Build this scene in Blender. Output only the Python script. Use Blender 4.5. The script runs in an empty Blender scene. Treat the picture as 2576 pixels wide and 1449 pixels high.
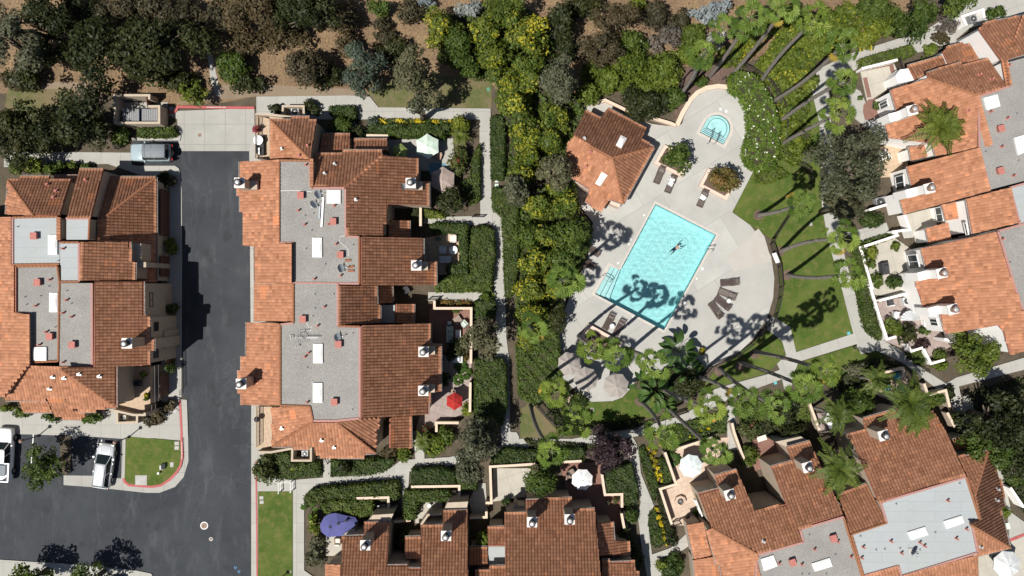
import bpy, bmesh, math, random
import numpy as np
from mathutils import Vector, Matrix, noise as mnoise

# ---------------------------------------------------------------- camera, sky, sun, exposure
scene = bpy.context.scene
col = scene.collection
CAM_H = 85.0          # flying height of the drone, metres
PX = 23.42            # ground pixels per metre in a 2576 px wide frame
cam_data = bpy.data.cameras.new('camera')
cam_data.sensor_width = 36.0
cam_data.angle = 2 * math.atan(1288 / PX / CAM_H)
cam_data.clip_end = 2000.0
cam = bpy.data.objects.new('camera', cam_data)
cam.location = (0, 0, CAM_H)
col.objects.link(cam)
scene.camera = cam

SUN_EL = math.radians(63.0)
SUN_AZ = math.atan2(-0.777, -0.629)          # compass angle the light comes from
world = bpy.data.worlds.new('World')
scene.world = world
world.use_nodes = True
wn = world.node_tree
sky = wn.nodes.new('ShaderNodeTexSky')
sky.sky_type = 'NISHITA'
sky.sun_disc = False
sky.sun_elevation = SUN_EL
sky.sun_rotation = SUN_AZ
bg = wn.nodes['Background']
bg.inputs[1].default_value = 0.05
wn.links.new(sky.outputs[0], bg.inputs[0])
sl = bpy.data.lights.new('sun', 'SUN')
sl.energy = 5.0
sl.angle = math.radians(0.53)
sl.color = (1.0, 0.955, 0.88)
sun = bpy.data.objects.new('sun', sl)
dvec = Vector((0.777 * math.cos(SUN_EL), 0.629 * math.cos(SUN_EL), -math.sin(SUN_EL)))
sun.rotation_euler = dvec.to_track_quat('-Z', 'Y').to_euler()
sun.location = (-30, -30, 60)
col.objects.link(sun)
scene.view_settings.view_transform = 'Standard'
scene.view_settings.look = 'None'
scene.view_settings.exposure = 0.3
scene.view_settings.gamma = 1.0
scene.cycles.max_bounces = 6
scene.cycles.transparent_max_bounces = 8
scene.cycles.caustics_reflective = False

# ---------------------------------------------------------------- helpers
RNG = np.random.default_rng(7)
random.seed(7)


def W(u, v, z=0.0):
    """photo point (2576 wide frame) that lies at height z -> world point"""
    k = (CAM_H - z) / CAM_H
    return Vector(((u - 1288) / PX * k, (724.5 - v) / PX * k, z))


def q(t, *a):
    """points read in one of the 4x4 enlarged tiles of the photo -> full frame"""
    c, r = int(t[0]), int(t[1])
    return [(c * 644 + a[i] / 4, r * 362.25 + a[i + 1] / 4) for i in range(0, len(a), 2)]


def tag(o, label=None, cat=None, group=None, kind=None):
    if label: o['label'] = label
    if cat: o['category'] = cat
    if group: o['group'] = group
    if kind: o['kind'] = kind
    return o


def link(name, me, m=None, parent=None):
    o = bpy.data.objects.new(name, me)
    if m is not None and me is not None and len(me.materials) == 0:
        for mm in (m if isinstance(m, (list, tuple)) else [m]):
            me.materials.append(mm)
    col.objects.link(o)
    if parent is not None:
        o.parent = parent
    return o


def empty(name, loc, label=None, cat=None, group=None, rz=0.0):
    o = bpy.data.objects.new(name, None)
    o.empty_display_size = 0.2
    o.location = loc
    o.rotation_euler = (0, 0, rz)
    col.objects.link(o)
    return tag(o, label, cat, group)


def copy_tree(o, parent=None):
    c = o.copy()
    col.objects.link(c)
    if parent is not None:
        c.parent = parent
    for ch in list(o.children):
        copy_tree(ch, c)
    return c


class MB:
    """collects simple shapes into one mesh"""
    def __init__(self):
        self.v, self.f, self.mi = [], [], []
        self.cur = 0

    def add(self, vs, fs):
        n = len(self.v)
        self.v += [tuple(p) for p in vs]
        self.f += [tuple(i + n for i in f) for f in fs]
        self.mi += [self.cur] * len(fs)
        return self

    def box(self, c, s, rz=0.0, taper=1.0, rot=None):
        hx, hy, hz = s[0] / 2, s[1] / 2, s[2] / 2
        pts = []
        for z, t in ((-hz, 1), (hz, taper)):
            for x, y in ((-hx, -hy), (hx, -hy), (hx, hy), (-hx, hy)):
                pts.append(Vector((x * t, y * t, z)))
        M = rot if rot is not None else Matrix.Rotation(rz, 3, 'Z')
        pts = [M @ p + Vector(c) for p in pts]
        return self.add(pts, [(3, 2, 1, 0), (4, 5, 6, 7), (0, 1, 5, 4), (1, 2, 6, 5), (2, 3, 7, 6), (3, 0, 4, 7)])

    def prism(self, poly, z0, z1, cap=True):
        """poly: xy list; z0/z1 numbers or lists"""
        n = len(poly)
        A = sum(poly[i][0] * poly[(i + 1) % n][1] - poly[(i + 1) % n][0] * poly[i][1] for i in range(n))
        idx = list(range(n)) if A > 0 else list(range(n - 1, -1, -1))
        zz0 = z0 if hasattr(z0, '__len__') else [z0] * n
        zz1 = z1 if hasattr(z1, '__len__') else [z1] * n
        vs = [(poly[i][0], poly[i][1], zz0[i]) for i in idx] + [(poly[i][0], poly[i][1], zz1[i]) for i in idx]
        fs = [(i, (i + 1) % n, n + (i + 1) % n, n + i) for i in range(n)]
        if cap:
            fs += [tuple(range(n, 2 * n)), tuple(range(n - 1, -1, -1))]
        return self.add(vs, fs)

    def tube(self, pts, rad, n=8, cap=True):
        pts = [Vector(p) for p in pts]
        rr = rad if hasattr(rad, '__len__') else [rad] * len(pts)
        rings = []
        for i, p in enumerate(pts):
            d = (pts[min(i + 1, len(pts) - 1)] - pts[max(i - 1, 0)])
            d = d.normalized() if d.length > 1e-9 else Vector((0, 0, 1))
            a = d.cross(Vector((0, 0, 1)))
            if a.length < 1e-3:
                a = d.cross(Vector((1, 0, 0)))
            a.normalize()
            b = d.cross(a)
            rings.append([p + (a * math.cos(2 * math.pi * k / n) + b * math.sin(2 * math.pi * k / n)) * rr[i] for k in range(n)])
        vs = [p for r in rings for p in r]
        fs = []
        for i in range(len(pts) - 1):
            for k in range(n):
                fs.append((i * n + k, i * n + (k + 1) % n, (i + 1) * n + (k + 1) % n, (i + 1) * n + k))
        if cap:
            fs.append(tuple(range(n - 1, -1, -1)))
            fs.append(tuple((len(pts) - 1) * n + k for k in range(n)))
        return self.add(vs, fs)

    def lathe(self, c, prof, n=20):
        """prof: (r,z) list from bottom to top"""
        vs, fs = [], []
        for r, z in prof:
            for k in range(n):
                a = 2 * math.pi * k / n
                vs.append((c[0] + r * math.cos(a), c[1] + r * math.sin(a), c[2] + z))
        for i in range(len(prof) - 1):
            for k in range(n):
                fs.append((i * n + k, i * n + (k + 1) % n, (i + 1) * n + (k + 1) % n, (i + 1) * n + k))
        if prof[0][0] > 1e-4: fs.append(tuple(range(n - 1, -1, -1)))
        if prof[-1][0] > 1e-4: fs.append(tuple((len(prof) - 1) * n + k for k in range(n)))
        return self.add(vs, fs)

    def mesh(self, name, mats=(), smooth=False):
        me = bpy.data.meshes.new(name)
        me.from_pydata(self.v, [], self.f)
        for m in mats:
            me.materials.append(m)
        if len(mats) > 1:
            me.polygons.foreach_set('material_index', self.mi)
        if smooth:
            me.polygons.foreach_set('use_smooth', [True] * len(me.polygons))
        me.validate()
        me.update()
        return me

    def build(self, name, m, parent=None, smooth=False):
        ms = m if isinstance(m, (list, tuple)) else [m]
        return link(name, self.mesh(name, ms, smooth), None, parent)


def np_mesh(name, V, F, uv=None, smooth=False, fattr=None):
    """fast mesh of equal-sized faces from numpy arrays"""
    me = bpy.data.meshes.new(name)
    k = F.shape[1]
    me.vertices.add(len(V))
    me.vertices.foreach_set('co', V.astype(np.float32).ravel())
    me.loops.add(F.size)
    me.loops.foreach_set('vertex_index', F.astype(np.int32).ravel())
    me.polygons.add(len(F))
    me.polygons.foreach_set('loop_start', (np.arange(len(F)) * k).astype(np.int32))
    me.polygons.foreach_set('loop_total', np.full(len(F), k, np.int32))
    if uv is not None:
        l = me.uv_layers.new(name='uv')
        l.data.foreach_set('uv', uv.astype(np.float32).ravel())
    if fattr is not None:
        a = me.attributes.new('tone', 'FLOAT', 'FACE')
        a.data.foreach_set('value', fattr.astype(np.float32))
    if smooth:
        me.polygons.foreach_set('use_smooth', np.ones(len(F), dtype=bool))
    me.update(calc_edges=True)
    return me


# ---------------------------------------------------------------- materials
MATS = {}


def new_mat(name):
    m = bpy.data.materials.new(name)
    m.use_nodes = True
    nt = m.node_tree
    return m, nt, nt.nodes['Principled BSDF']


def nd(nt, t, **kw):
    n = nt.nodes.new(t)
    for k, v in kw.items():
        setattr(n, k, v)
    return n


def c4(c):
    return (c[0], c[1], c[2], 1)


def mixc(nt, fac, a, b, blend='MIX'):
    n = nd(nt, 'ShaderNodeMix', data_type='RGBA', blend_type=blend)
    for s, v in ((n.inputs[0], fac), (n.inputs[6], a), (n.inputs[7], b)):
        if isinstance(v, bpy.types.NodeSocket):
            nt.links.new(v, s)
        elif hasattr(v, '__len__'):
            s.default_value = c4(v)
        else:
            s.default_value = v
    return n.outputs[2]


def noise(nt, scale, detail=4, rough=0.6, vec=None, dist=0.0):
    n = nd(nt, 'ShaderNodeTexNoise')
    n.inputs['Scale'].default_value = scale
    n.inputs['Detail'].default_value = detail
    n.inputs['Roughness'].default_value = rough
    n.inputs['Distortion'].default_value = dist
    if vec is None:
        tc = nd(nt, 'ShaderNodeTexCoord')
        vec = tc.outputs['Object']
    nt.links.new(vec, n.inputs['Vector'])
    return n.outputs['Fac']


def ramp(nt, fac, stops):
    r = nd(nt, 'ShaderNodeValToRGB')
    e = r.color_ramp.elements
    while len(e) < len(stops):
        e.new(0.5)
    for i, (p, c) in enumerate(stops):
        e[i].position = p
        e[i].color = c4(c) if hasattr(c, '__len__') else (c, c, c, 1)
    nt.links.new(fac, r.inputs[0])
    return r.outputs[0]


def bump(nt, b, h, strength=0.3, dist=0.05):
    n = nd(nt, 'ShaderNodeBump')
    n.inputs['Strength'].default_value = strength
    n.inputs['Distance'].default_value = dist
    nt.links.new(h, n.inputs['Height'])
    nt.links.new(n.outputs[0], b.inputs['Normal'])


def mk(name, c, rough=0.8, c2=None, s=2.0, c3=None, s3=30.0, a3=0.5, bs=0.0, metal=0.0, lo=0.35, hi=0.65):
    """base colour c, blotches of c2 at scale s, fine grain of c3 at scale s3"""
    m, nt, b = new_mat(name)
    b.inputs['Roughness'].default_value = rough
    b.inputs['Metallic'].default_value = metal
    b.inputs['Specular IOR Level'].default_value = 0.3
    out = c
    if c2 is not None:
        f = ramp(nt, noise(nt, s, 5), [(lo, 0.0), (hi, 1.0)])
        out = mixc(nt, f, c, c2)
    if c3 is not None:
        g = noise(nt, s3, 3, 0.7)
        f = ramp(nt, g, [(0.42, 0.0), (0.62, a3)])
        out = mixc(nt, f, out, c3)
        if bs:
            bump(nt, b, g, bs, 0.03)
    if isinstance(out, bpy.types.NodeSocket):
        nt.links.new(out, b.inputs['Base Color'])
    else:
        b.inputs['Base Color'].default_value = c4(out)
    MATS[name] = m
    return m


def pav(name, c, joint, cw, ch, rz=0.0, mortar=0.02, off=0.0, c2=None, var=None, rough=0.85, s=1.0, c3=None):
    m, nt, b = new_mat(name)
    b.inputs['Roughness'].default_value = rough
    b.inputs['Specular IOR Level'].default_value = 0.25
    tc = nd(nt, 'ShaderNodeTexCoord')
    mp = nd(nt, 'ShaderNodeMapping')
    mp.inputs['Rotation'].default_value = (0, 0, rz)
    nt.links.new(tc.outputs['Object'], mp.inputs['Vector'])
    br = nd(nt, 'ShaderNodeTexBrick')
    br.offset = off
    br.inputs['Scale'].default_value = 1.0
    br.inputs['Brick Width'].default_value = cw
    br.inputs['Row Height'].default_value = ch
    br.inputs['Mortar Size'].default_value = mortar
    br.inputs['Mortar Smooth'].default_value = 0.3
    br.inputs['Color1'].default_value = c4(c)
    br.inputs['Color2'].default_value = c4(var or c)
    br.inputs['Mortar'].default_value = c4(joint)
    nt.links.new(mp.outputs[0], br.inputs['Vector'])
    out = br.outputs['Color']
    if c2 is not None:
        f = ramp(nt, noise(nt, s, 6, 0.65), [(0.38, 0.0), (0.7, 0.75)])
        out = mixc(nt, f, out, c2)
    g = noise(nt, 14, 4, 0.7)
    out = mixc(nt, ramp(nt, g, [(0.35, 0.0), (0.75, 0.35)]), out, c3 or tuple(x * 0.75 for x in c))
    nt.links.new(out, b.inputs['Base Color'])
    bump(nt, b, g, 0.12, 0.02)
    MATS[name] = m
    return m


# ground covers
mk('soil', (0.075, 0.06, 0.042), 0.95, (0.12, 0.094, 0.068), 0.5, (0.04, 0.036, 0.022), 9, 0.7, 0.5)
mk('dry_grass', (0.26, 0.18, 0.10), 0.95, (0.165, 0.11, 0.068), 0.35, (0.085, 0.055, 0.035), 4.5, 0.75, 0.9)
mk('dirt', (0.24, 0.185, 0.13), 0.95, (0.2, 0.155, 0.11), 0.6, (0.16, 0.12, 0.09), 8, 0.5, 0.4)
mk('mulch', (0.12, 0.08, 0.062), 0.95, (0.17, 0.115, 0.09), 0.8, (0.05, 0.035, 0.03), 10, 0.7, 0.5)
mk('kerb_red', (0.40, 0.09, 0.09), 0.7, (0.32, 0.08, 0.08), 3)
mk('marking', (0.8, 0.8, 0.78), 0.7, (0.6, 0.6, 0.58), 6)
mk('blue_paint', (0.1, 0.3, 0.6), 0.7)


def lawn_mat(name, c1, c2, c3):
    m, nt, b = new_mat(name)
    b.inputs['Roughness'].default_value = 0.9
    b.inputs['Specular IOR Level'].default_value = 0.15
    o = mixc(nt, ramp(nt, noise(nt, 0.35, 5, 0.65), [(0.4, 0.0), (0.62, 1.0)]), c1, c2)
    o = mixc(nt, ramp(nt, noise(nt, 1.3, 5, 0.7), [(0.48, 0.0), (0.68, 0.85)]), o, c3)
    g = noise(nt, 18, 3, 0.8)
    o = mixc(nt, ramp(nt, g, [(0.3, 0.55), (0.6, 0.0)]), o, tuple(x * 0.3 for x in c1))
    nt.links.new(o, b.inputs['Base Color'])
    bump(nt, b, g, 0.7, 0.06)
    MATS[name] = m


lawn_mat('lawn', (0.062, 0.105, 0.018), (0.105, 0.14, 0.03), (0.165, 0.15, 0.055))
lawn_mat('lawn_dry', (0.1, 0.12, 0.04), (0.19, 0.15, 0.085), (0.2, 0.15, 0.1))


def asphalt():
    m, nt, b = new_mat('asphalt')
    b.inputs['Roughness'].default_value = 0.9
    b.inputs['Specular IOR Level'].default_value = 0.2
    tc = nd(nt, 'ShaderNodeTexCoord')
    o = mixc(nt, ramp(nt, noise(nt, 0.16, 6, 0.7), [(0.36, 0.0), (0.7, 1.0)]), (0.023, 0.0265, 0.033), (0.045, 0.05, 0.058))
    # pale scuffs, strung out along the driving direction
    mp = nd(nt, 'ShaderNodeMapping')
    mp.inputs['Scale'].default_value = (1.2, 0.28, 1)
    nt.links.new(tc.outputs['Object'], mp.inputs['Vector'])
    o = mixc(nt, ramp(nt, noise(nt, 0.7, 6, 0.7, mp.outputs[0]), [(0.52, 0.0), (0.8, 0.5)]), o, (0.115, 0.12, 0.125))
    o = mixc(nt, ramp(nt, noise(nt, 0.45, 3, 0.5), [(0.62, 0.0), (0.68, 0.7)]), o, (0.022, 0.024, 0.027))
    o = mixc(nt, ramp(nt, noise(nt, 1.7, 2, 0.5), [(0.7, 0.0), (0.74, 0.65)]), o, (0.018, 0.019, 0.021))
    # cracks
    v = nd(nt, 'ShaderNodeTexVoronoi', feature='DISTANCE_TO_EDGE')
    v.inputs['Scale'].default_value = 0.09
    d = nd(nt, 'ShaderNodeVectorMath', operation='ADD')
    nn = nd(nt, 'ShaderNodeTexNoise')
    nn.inputs['Scale'].default_value = 0.8
    nn.inputs['Detail'].default_value = 5
    nt.links.new(tc.outputs['Object'], nn.inputs['Vector'])
    nt.links.new(tc.outputs['Object'], d.inputs[0])
    nt.links.new(nn.outputs['Color'], d.inputs[1])
    nt.links.new(d.outputs[0], v.inputs['Vector'])
    f = ramp(nt, v.outputs['Distance'], [(0.0, 0.1), (0.005, 0.0)])
    o = mixc(nt, f, o, (0.17, 0.175, 0.18))
    g = noise(nt, 26, 3, 0.8)
    o = mixc(nt, ramp(nt, g, [(0.4, 0.0), (0.75, 0.45)]), o, (0.10, 0.105, 0.11))
    nt.links.new(o, b.inputs['Base Color'])
    bump(nt, b, g, 0.2, 0.02)
    MATS['asphalt'] = m


asphalt()
pav('concrete_drive', (0.35, 0.345, 0.32), (0.14, 0.135, 0.125), 2.2, 2.2, 0, 0.022, 0.0, (0.265, 0.262, 0.245), None, 0.85, 0.5)
pav('concrete_path', (0.385, 0.375, 0.345), (0.2, 0.19, 0.175), 2.1, 2.1, 0, 0.02, 0.0, (0.30, 0.295, 0.275), (0.345, 0.34, 0.31), 0.85, 0.7)
pav('concrete_path_slant', (0.385, 0.375, 0.345), (0.2, 0.19, 0.175), 2.1, 6.0, math.radians(-18), 0.02, 0.0, (0.30, 0.295, 0.275), (0.345, 0.34, 0.31), 0.85, 0.7)
pav('pool_concrete', (0.425, 0.42, 0.395), (0.22, 0.215, 0.2), 6.3, 5.4, math.radians(-32), 0.022, 0.35, (0.30, 0.298, 0.285), (0.365, 0.355, 0.33), 0.85, 0.3)
pav('patio_concrete', (0.43, 0.405, 0.35), (0.24, 0.22, 0.2), 1.6, 1.6, math.radians(-17), 0.02, 0.0, (0.33, 0.31, 0.27), None, 0.85, 0.8)
pav('patio_brick', (0.215, 0.105, 0.082), (0.15, 0.115, 0.095), 0.42, 0.2, 0.4, 0.02, 0.5, (0.17, 0.09, 0.075), (0.25, 0.135, 0.105), 0.85, 1.2)
pav('patio_flag', (0.5, 0.39, 0.31), (0.3, 0.23, 0.19), 0.85, 0.6, math.radians(-20), 0.02, 0.5, (0.42, 0.31, 0.24), (0.56, 0.45, 0.36), 0.85, 1.0)
pav('patio_pink', (0.31, 0.25, 0.23), (0.19, 0.15, 0.14), 1.0, 0.8, 0.3, 0.03, 0.5, (0.25, 0.2, 0.18), (0.35, 0.285, 0.265), 0.85, 1.0)
pav('deck_tile', (0.46, 0.35, 0.25), (0.28, 0.2, 0.14), 0.5, 0.5, math.radians(-17), 0.02, 0.0, (0.4, 0.3, 0.21), None, 0.8, 1.0)

# walls and roofs
mk('stucco', (0.45, 0.38, 0.30), 0.9, (0.4, 0.33, 0.255), 1.5, (0.34, 0.28, 0.215), 25, 0.3, 0.15)
mk('stucco_white', (0.89, 0.875, 0.855), 0.9, (0.85, 0.83, 0.81), 1.5, (0.78, 0.76, 0.73), 25, 0.2, 0.15)
mk('stucco_peach', (0.64, 0.50, 0.42), 0.9, (0.59, 0.45, 0.37), 1.5, (0.53, 0.4, 0.33), 25, 0.2, 0.1)
mk('chimney_cap_white', (0.74, 0.69, 0.66), 0.7, (0.66, 0.6, 0.57), 6, (0.4, 0.36, 0.34), 14, 0.35)
mk('gravel_roof', (0.315, 0.305, 0.285), 0.95, (0.265, 0.255, 0.238), 0.45, (0.13, 0.125, 0.12), 16, 0.75, 0.5)
mk('pink_metal', (0.37, 0.185, 0.16), 0.7, (0.31, 0.155, 0.135), 5, (0.42, 0.28, 0.26), 9, 0.4)
mk('red_vent', (0.42, 0.17, 0.14), 0.75, (0.34, 0.12, 0.1), 6)
mk('gutter_metal', (0.3, 0.27, 0.245), 0.6, (0.14, 0.125, 0.115), 4)
mk('white_metal', (0.72, 0.72, 0.71), 0.45)
mk('skylight_acrylic', (0.80, 0.79, 0.78), 0.35, (0.7, 0.69, 0.68), 4)
mk('dark_metal', (0.035, 0.033, 0.034), 0.5)
mk('grey_metal', (0.28, 0.29, 0.3), 0.45, None, metal=0.3)
mk('galvanised', (0.5, 0.5, 0.49), 0.4, None, metal=0.4)
mk('dish_grey', (0.36, 0.40, 0.43), 0.5)
mk('wood_gate', (0.19, 0.1, 0.065), 0.7, (0.13, 0.07, 0.05), 4)
mk('terracotta_trim', (0.36, 0.14, 0.085), 0.8, (0.25, 0.095, 0.06), 4)


def roof_sheet():
    m, nt, b = new_mat('membrane_roof')
    b.inputs['Roughness'].default_value = 0.75
    b.inputs['Specular IOR Level'].default_value = 0.25
    tc = nd(nt, 'ShaderNodeTexCoord')
    br = nd(nt, 'ShaderNodeTexBrick')
    br.offset = 0.5
    for k, v in (('Scale', 1.0), ('Brick Width', 5.2), ('Row Height', 1.0), ('Mortar Size', 0.02)):
        br.inputs[k].default_value = v
    br.inputs['Color1'].default_value = (0.315, 0.34, 0.352, 1)
    br.inputs['Color2'].default_value = (0.33, 0.355, 0.365, 1)
    br.inputs['Mortar'].default_value = (0.25, 0.275, 0.295, 1)
    nt.links.new(tc.outputs['Object'], br.inputs['Vector'])
    o = mixc(nt, ramp(nt, noise(nt, 0.5, 6, 0.7), [(0.4, 0.0), (0.75, 0.6)]), br.outputs['Color'], (0.31, 0.325, 0.30))
    o = mixc(nt, ramp(nt, noise(nt, 3, 6, 0.7), [(0.5, 0.0), (0.8, 0.5)]), o, (0.38, 0.41, 0.425))
    nt.links.new(o, b.inputs['Base Color'])
    MATS['membrane_roof'] = m


roof_sheet()


def tile_mat():
    m, nt, b = new_mat('clay_tile')
    b.inputs['Roughness'].default_value = 0.85
    b.inputs['Specular IOR Level'].default_value = 0.2
    at = nd(nt, 'ShaderNodeAttribute', attribute_name='tone')
    r = ramp(nt, at.outputs['Fac'], [(0.0, (0.25, 0.108, 0.057)), (0.3, (0.36, 0.168, 0.098)), (0.65, (0.44, 0.21, 0.125)),
                                     (0.94, (0.55, 0.265, 0.15)), (0.96, (0.58, 0.23, 0.11)), (1.0, (0.60, 0.25, 0.13))])
    o = mixc(nt, ramp(nt, noise(nt, 0.35, 6, 0.7), [(0.38, 0.0), (0.7, 0.5)]), r, (0.36, 0.168, 0.09))
    o = mixc(nt, ramp(nt, noise(nt, 1.6, 5, 0.7), [(0.55, 0.0), (0.75, 0.4)]), o, (0.2, 0.1, 0.06))
    o = mixc(nt, ramp(nt, noise(nt, 11, 4, 0.7), [(0.45, 0.0), (0.75, 0.4)]), o, (0.17, 0.085, 0.05))
    nt.links.new(o, b.inputs['Base Color'])
    MATS['clay_tile'] = m


tile_mat()
M = MATS
# ---------------------------------------------------------------- the setting: ground, roads, paths, lawns, pool
from mathutils.geometry import tessellate_polygon, delaunay_2d_cdt


def slab(name, pts, z, m, kind='structure', z0=-0.3, holes=(), at=None):
    """flat sheet with an edge down to z0; pts in photo pixels"""
    loops = [[W(u, v, z) for u, v in pts]] + [[W(u, v, z) for u, v in h] for h in holes]
    flat = [p for l in loops for p in l]
    tris = tessellate_polygon(loops)
    vs = [tuple(p) for p in flat]
    fs = []
    for t in tris:
        a, b, c = (flat[i] for i in t)
        if (b - a).cross(c - a).z < 0: t = (t[0], t[2], t[1])
        fs.append(tuple(t))
    n = len(vs)
    vs += [(p.x, p.y, z0) for p in flat]
    s = 0
    for l in loops:
        k = len(l)
        for i in range(k):
            a, b = s + i, s + (i + 1) % k
            fs.append((a, b, b + n, a + n))
        s += k
    me = bpy.data.meshes.new(name)
    me.from_pydata(vs, [], fs)
    bm = bmesh.new(); bm.from_mesh(me)
    bmesh.ops.recalc_face_normals(bm, faces=bm.faces[:])
    for f in bm.faces:
        if abs(f.normal.z) > 0.9 and f.normal.z < 0: f.normal_flip()
    bm.to_mesh(me); bm.free()
    o = link(name, me, m)
    tag(o, kind=kind)
    return o


POOL_OUT = [(1648, 505), (1809, 588), (1672, 838), (1488, 741), (1531, 659), (1558, 675)]
POOL_IN = [(1649, 513), (1801.5, 591), (1670.5, 831), (1497, 739.5), (1536, 670), (1560.5, 679)]
E1, E2 = Vector((0.887, 0.462)), Vector((-0.462, 0.887))
SPA_C = Vector((1803.8, 322.6))


def spa_outline(r, s):
    pts = []
    for i in range(21):
        a = math.pi + math.pi * i / 20
        p = SPA_C + E1 * (r * math.cos(a)) + E2 * (r * math.sin(a))
        pts.append((p.x, p.y))
    p = SPA_C + E1 * r + E2 * s; pts.append((p.x, p.y))
    p = SPA_C - E1 * r + E2 * s; pts.append((p.x, p.y))
    return pts


SPA_OUT, SPA_IN = spa_outline(41, 36), spa_outline(33.5, 29)
GX = 6500
slab('ground', [(-GX, -GX), (2576 + GX, -GX), (2576 + GX, 1449 + GX), (-GX, 1449 + GX)], -0.02, M['soil'], holes=[POOL_OUT, SPA_OUT], z0=-0.2)
slab('dry_hillside', [(-900, -700), (2500, -700), (2330, 20), (2100, 130), (1900, 150), (1500, 245), (1260, 240), (1240, 215), (1000, 235), (640, 243), (560, 258), (440, 266), (290, 240), (0, 235), (-900, 235)], 0.0, M['dry_grass'])
slab('bare_dirt_strip', [(0, 208), (140, 206), (232, 208), (240, 240), (180, 225), (20, 222)], 0.006, M['dirt'])
slab('bare_dirt_verge', [(440, 262), (560, 215), (640, 212), (760, 218), (905, 225), (905, 240), (640, 243)], 0.006, M['dirt'])
slab('hillside_drain', [(505, 55), (520, 58), (538, 160), (556, 240), (545, 243), (530, 205), (519, 120)], 0.02, M['concrete_path'])
slab('lawn_patch', [(20, 222), (180, 225), (165, 300), (60, 320), (10, 280)], 0.012, M['lawn_dry'])
slab('shaded_lawn', [(925, 232), (960, 195), (1200, 190), (1238, 205), (1236, 272), (954, 270)], 0.02, M['lawn_dry'])

slab('road', [(455, 380), (627, 380), (632, 1000), (632, 1700), (-700, 1700), (-700, 1088), (85, 1089), (310, 1100), (310, 1210), (400, 1240), (470, 1180), (472, 1004), (459, 1000), (458, 800), (456, 470), (453, 425), (440, 417), (333, 415), (333, 351), (452, 351)], 0.0, M['asphalt'])
slab('concrete_driveway', [(440, 270), (447, 279), (640, 272), (640, 380), (456, 380), (448, 352), (446, 300), (425, 290), (425, 268)], 0.014, M['concrete_drive'])
slab('garage_apron', [(405, 432), (452, 432), (457, 480), (458, 640), (456, 1010), (405, 1010)], 0.018, M['concrete_path'])
slab('pavement_strip', [(627, 380), (645, 300), (720, 300), (720, 1600), (632, 1600), (632, 1000)], 0.11, M['concrete_path'])
slab('parking_pavement', [(-300, 1025), (150, 1030), (420, 1040), (452, 1004), (470, 1006), (473, 1100), (310, 1104), (240, 1099), (85, 1093), (-300, 1086)], 0.12, M['concrete_path'])
slab('corner_gutter', [(308, 1090), (473, 1095), (474, 1160), (462, 1200), (440, 1225), (400, 1240), (370, 1240), (240, 1226), (160, 1220), (160, 1196), (240, 1197), (305, 1204)], 0.022, M['concrete_drive'])
slab('corner_lawn', q('03', 1283, 44, 1815, 92, 1825, 130, 1836, 250, 1815, 340, 1770, 410, 1700, 480, 1620, 530, 1530, 545, 1300, 528, 1262, 500, 1250, 470, 1266, 100), 0.13, M['lawn'])
slab('bay_kerb', [(150, 1093), (178, 1096), (178, 1180), (165, 1196), (152, 1190)], 0.12, M['soil'])
slab('north_pavement', [(645, 243), (880, 240), (930, 243), (952, 270), (1234, 273), (1236, 362), (1236, 505), (1264, 535), (1270, 724), (1274, 850), (1281, 905), (1283, 1086), (1300, 1088), (1306, 1100), (1300, 1125), (1280, 1125), (1262, 1120), (1250, 900), (1246, 760), (1244, 740), (1239, 567), (1209, 562), (1208, 510), (1206, 300), (896, 300), (896, 360), (866, 360), (866, 300), (700, 300), (645, 300)], 0.12, M['concrete_path'])
slab('garden_path', [(1066, 547), (1209, 543), (1209, 566), (1066, 563)], 0.125, M['concrete_path'])
slab('garden_path', [(1077, 735), (1245, 733), (1245, 756), (1077, 757)], 0.125, M['concrete_path'])
slab('south_path', [(645, 1205), (740, 1207), (790, 1203), (860, 1197), (935, 1190), (985, 1176), (1010, 1157), (1130, 1150), (1280, 1116), (1306, 1104), (1440, 1104), (1600, 1075), (1700, 1050), (1762, 1021), (1782, 985), (1820, 972), (1932, 941), (1962, 930), (1992, 945), (1840, 1000), (1732, 1062), (1640, 1093), (1598, 1098), (1500, 1118), (1290, 1135), (1200, 1150), (1130, 1172), (1030, 1186), (1028, 1220), (1030, 1300), (1012, 1300), (1008, 1214), (985, 1212), (800, 1222), (765, 1250), (765, 1435), (790, 1452), (790, 1600), (737, 1600), (737, 1236), (645, 1236)], 0.114, M['concrete_path'])
slab('garden_path', [(813, 1150), (832, 1150), (832, 1206), (813, 1206)], 0.126, M['concrete_path'])
slab('garden_path', [(1040, 1085), (1066, 1085), (1068, 1160), (1045, 1160)], 0.126, M['concrete_path'])
slab('courtyard_path', [(1200, 1215), (1222, 1215), (1226, 1300), (1190, 1300), (1180, 1260)], 0.122, M['concrete_path'])
slab('east_path', [(2037, 207), (2062, 172), (2140, 135), (2330, 75), (2400, 30), (2480, -20), (2700, -120), (2700, 20), (2560, 40), (2440, 70), (2380, 120), (2290, 135), (2165, 168), (2085, 215), (2090, 300), (2100, 420), (2110, 540), (2124, 640), (2147, 724), (2177, 830), (2287, 894), (2310, 920), (2380, 965), (2405, 950), (2576, 900), (2700, 860), (2700, 895), (2576, 930), (2412, 972), (2430, 1050), (2470, 1090), (2520, 1180), (2545, 1290), (2600, 1330), (2600, 1362), (2540, 1360), (2535, 1290), (2497, 1180), (2440, 1140), (2415, 1060), (2390, 1005), (2360, 980), (2275, 915), (2205, 882), (2167, 891), (2153, 866), (2009, 910), (1995, 945), (1990, 985), (1975, 985), (1962, 930), (1955, 915), (1978, 893), (1968, 858), (1932, 830), (1925, 805), (1945, 797), (1988, 822), (2003, 886), (2147, 839), (2117, 724), (2084, 607), (2068, 520), (2066, 420), (2062, 310)], 0.118, M['concrete_path_slant'])
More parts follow.
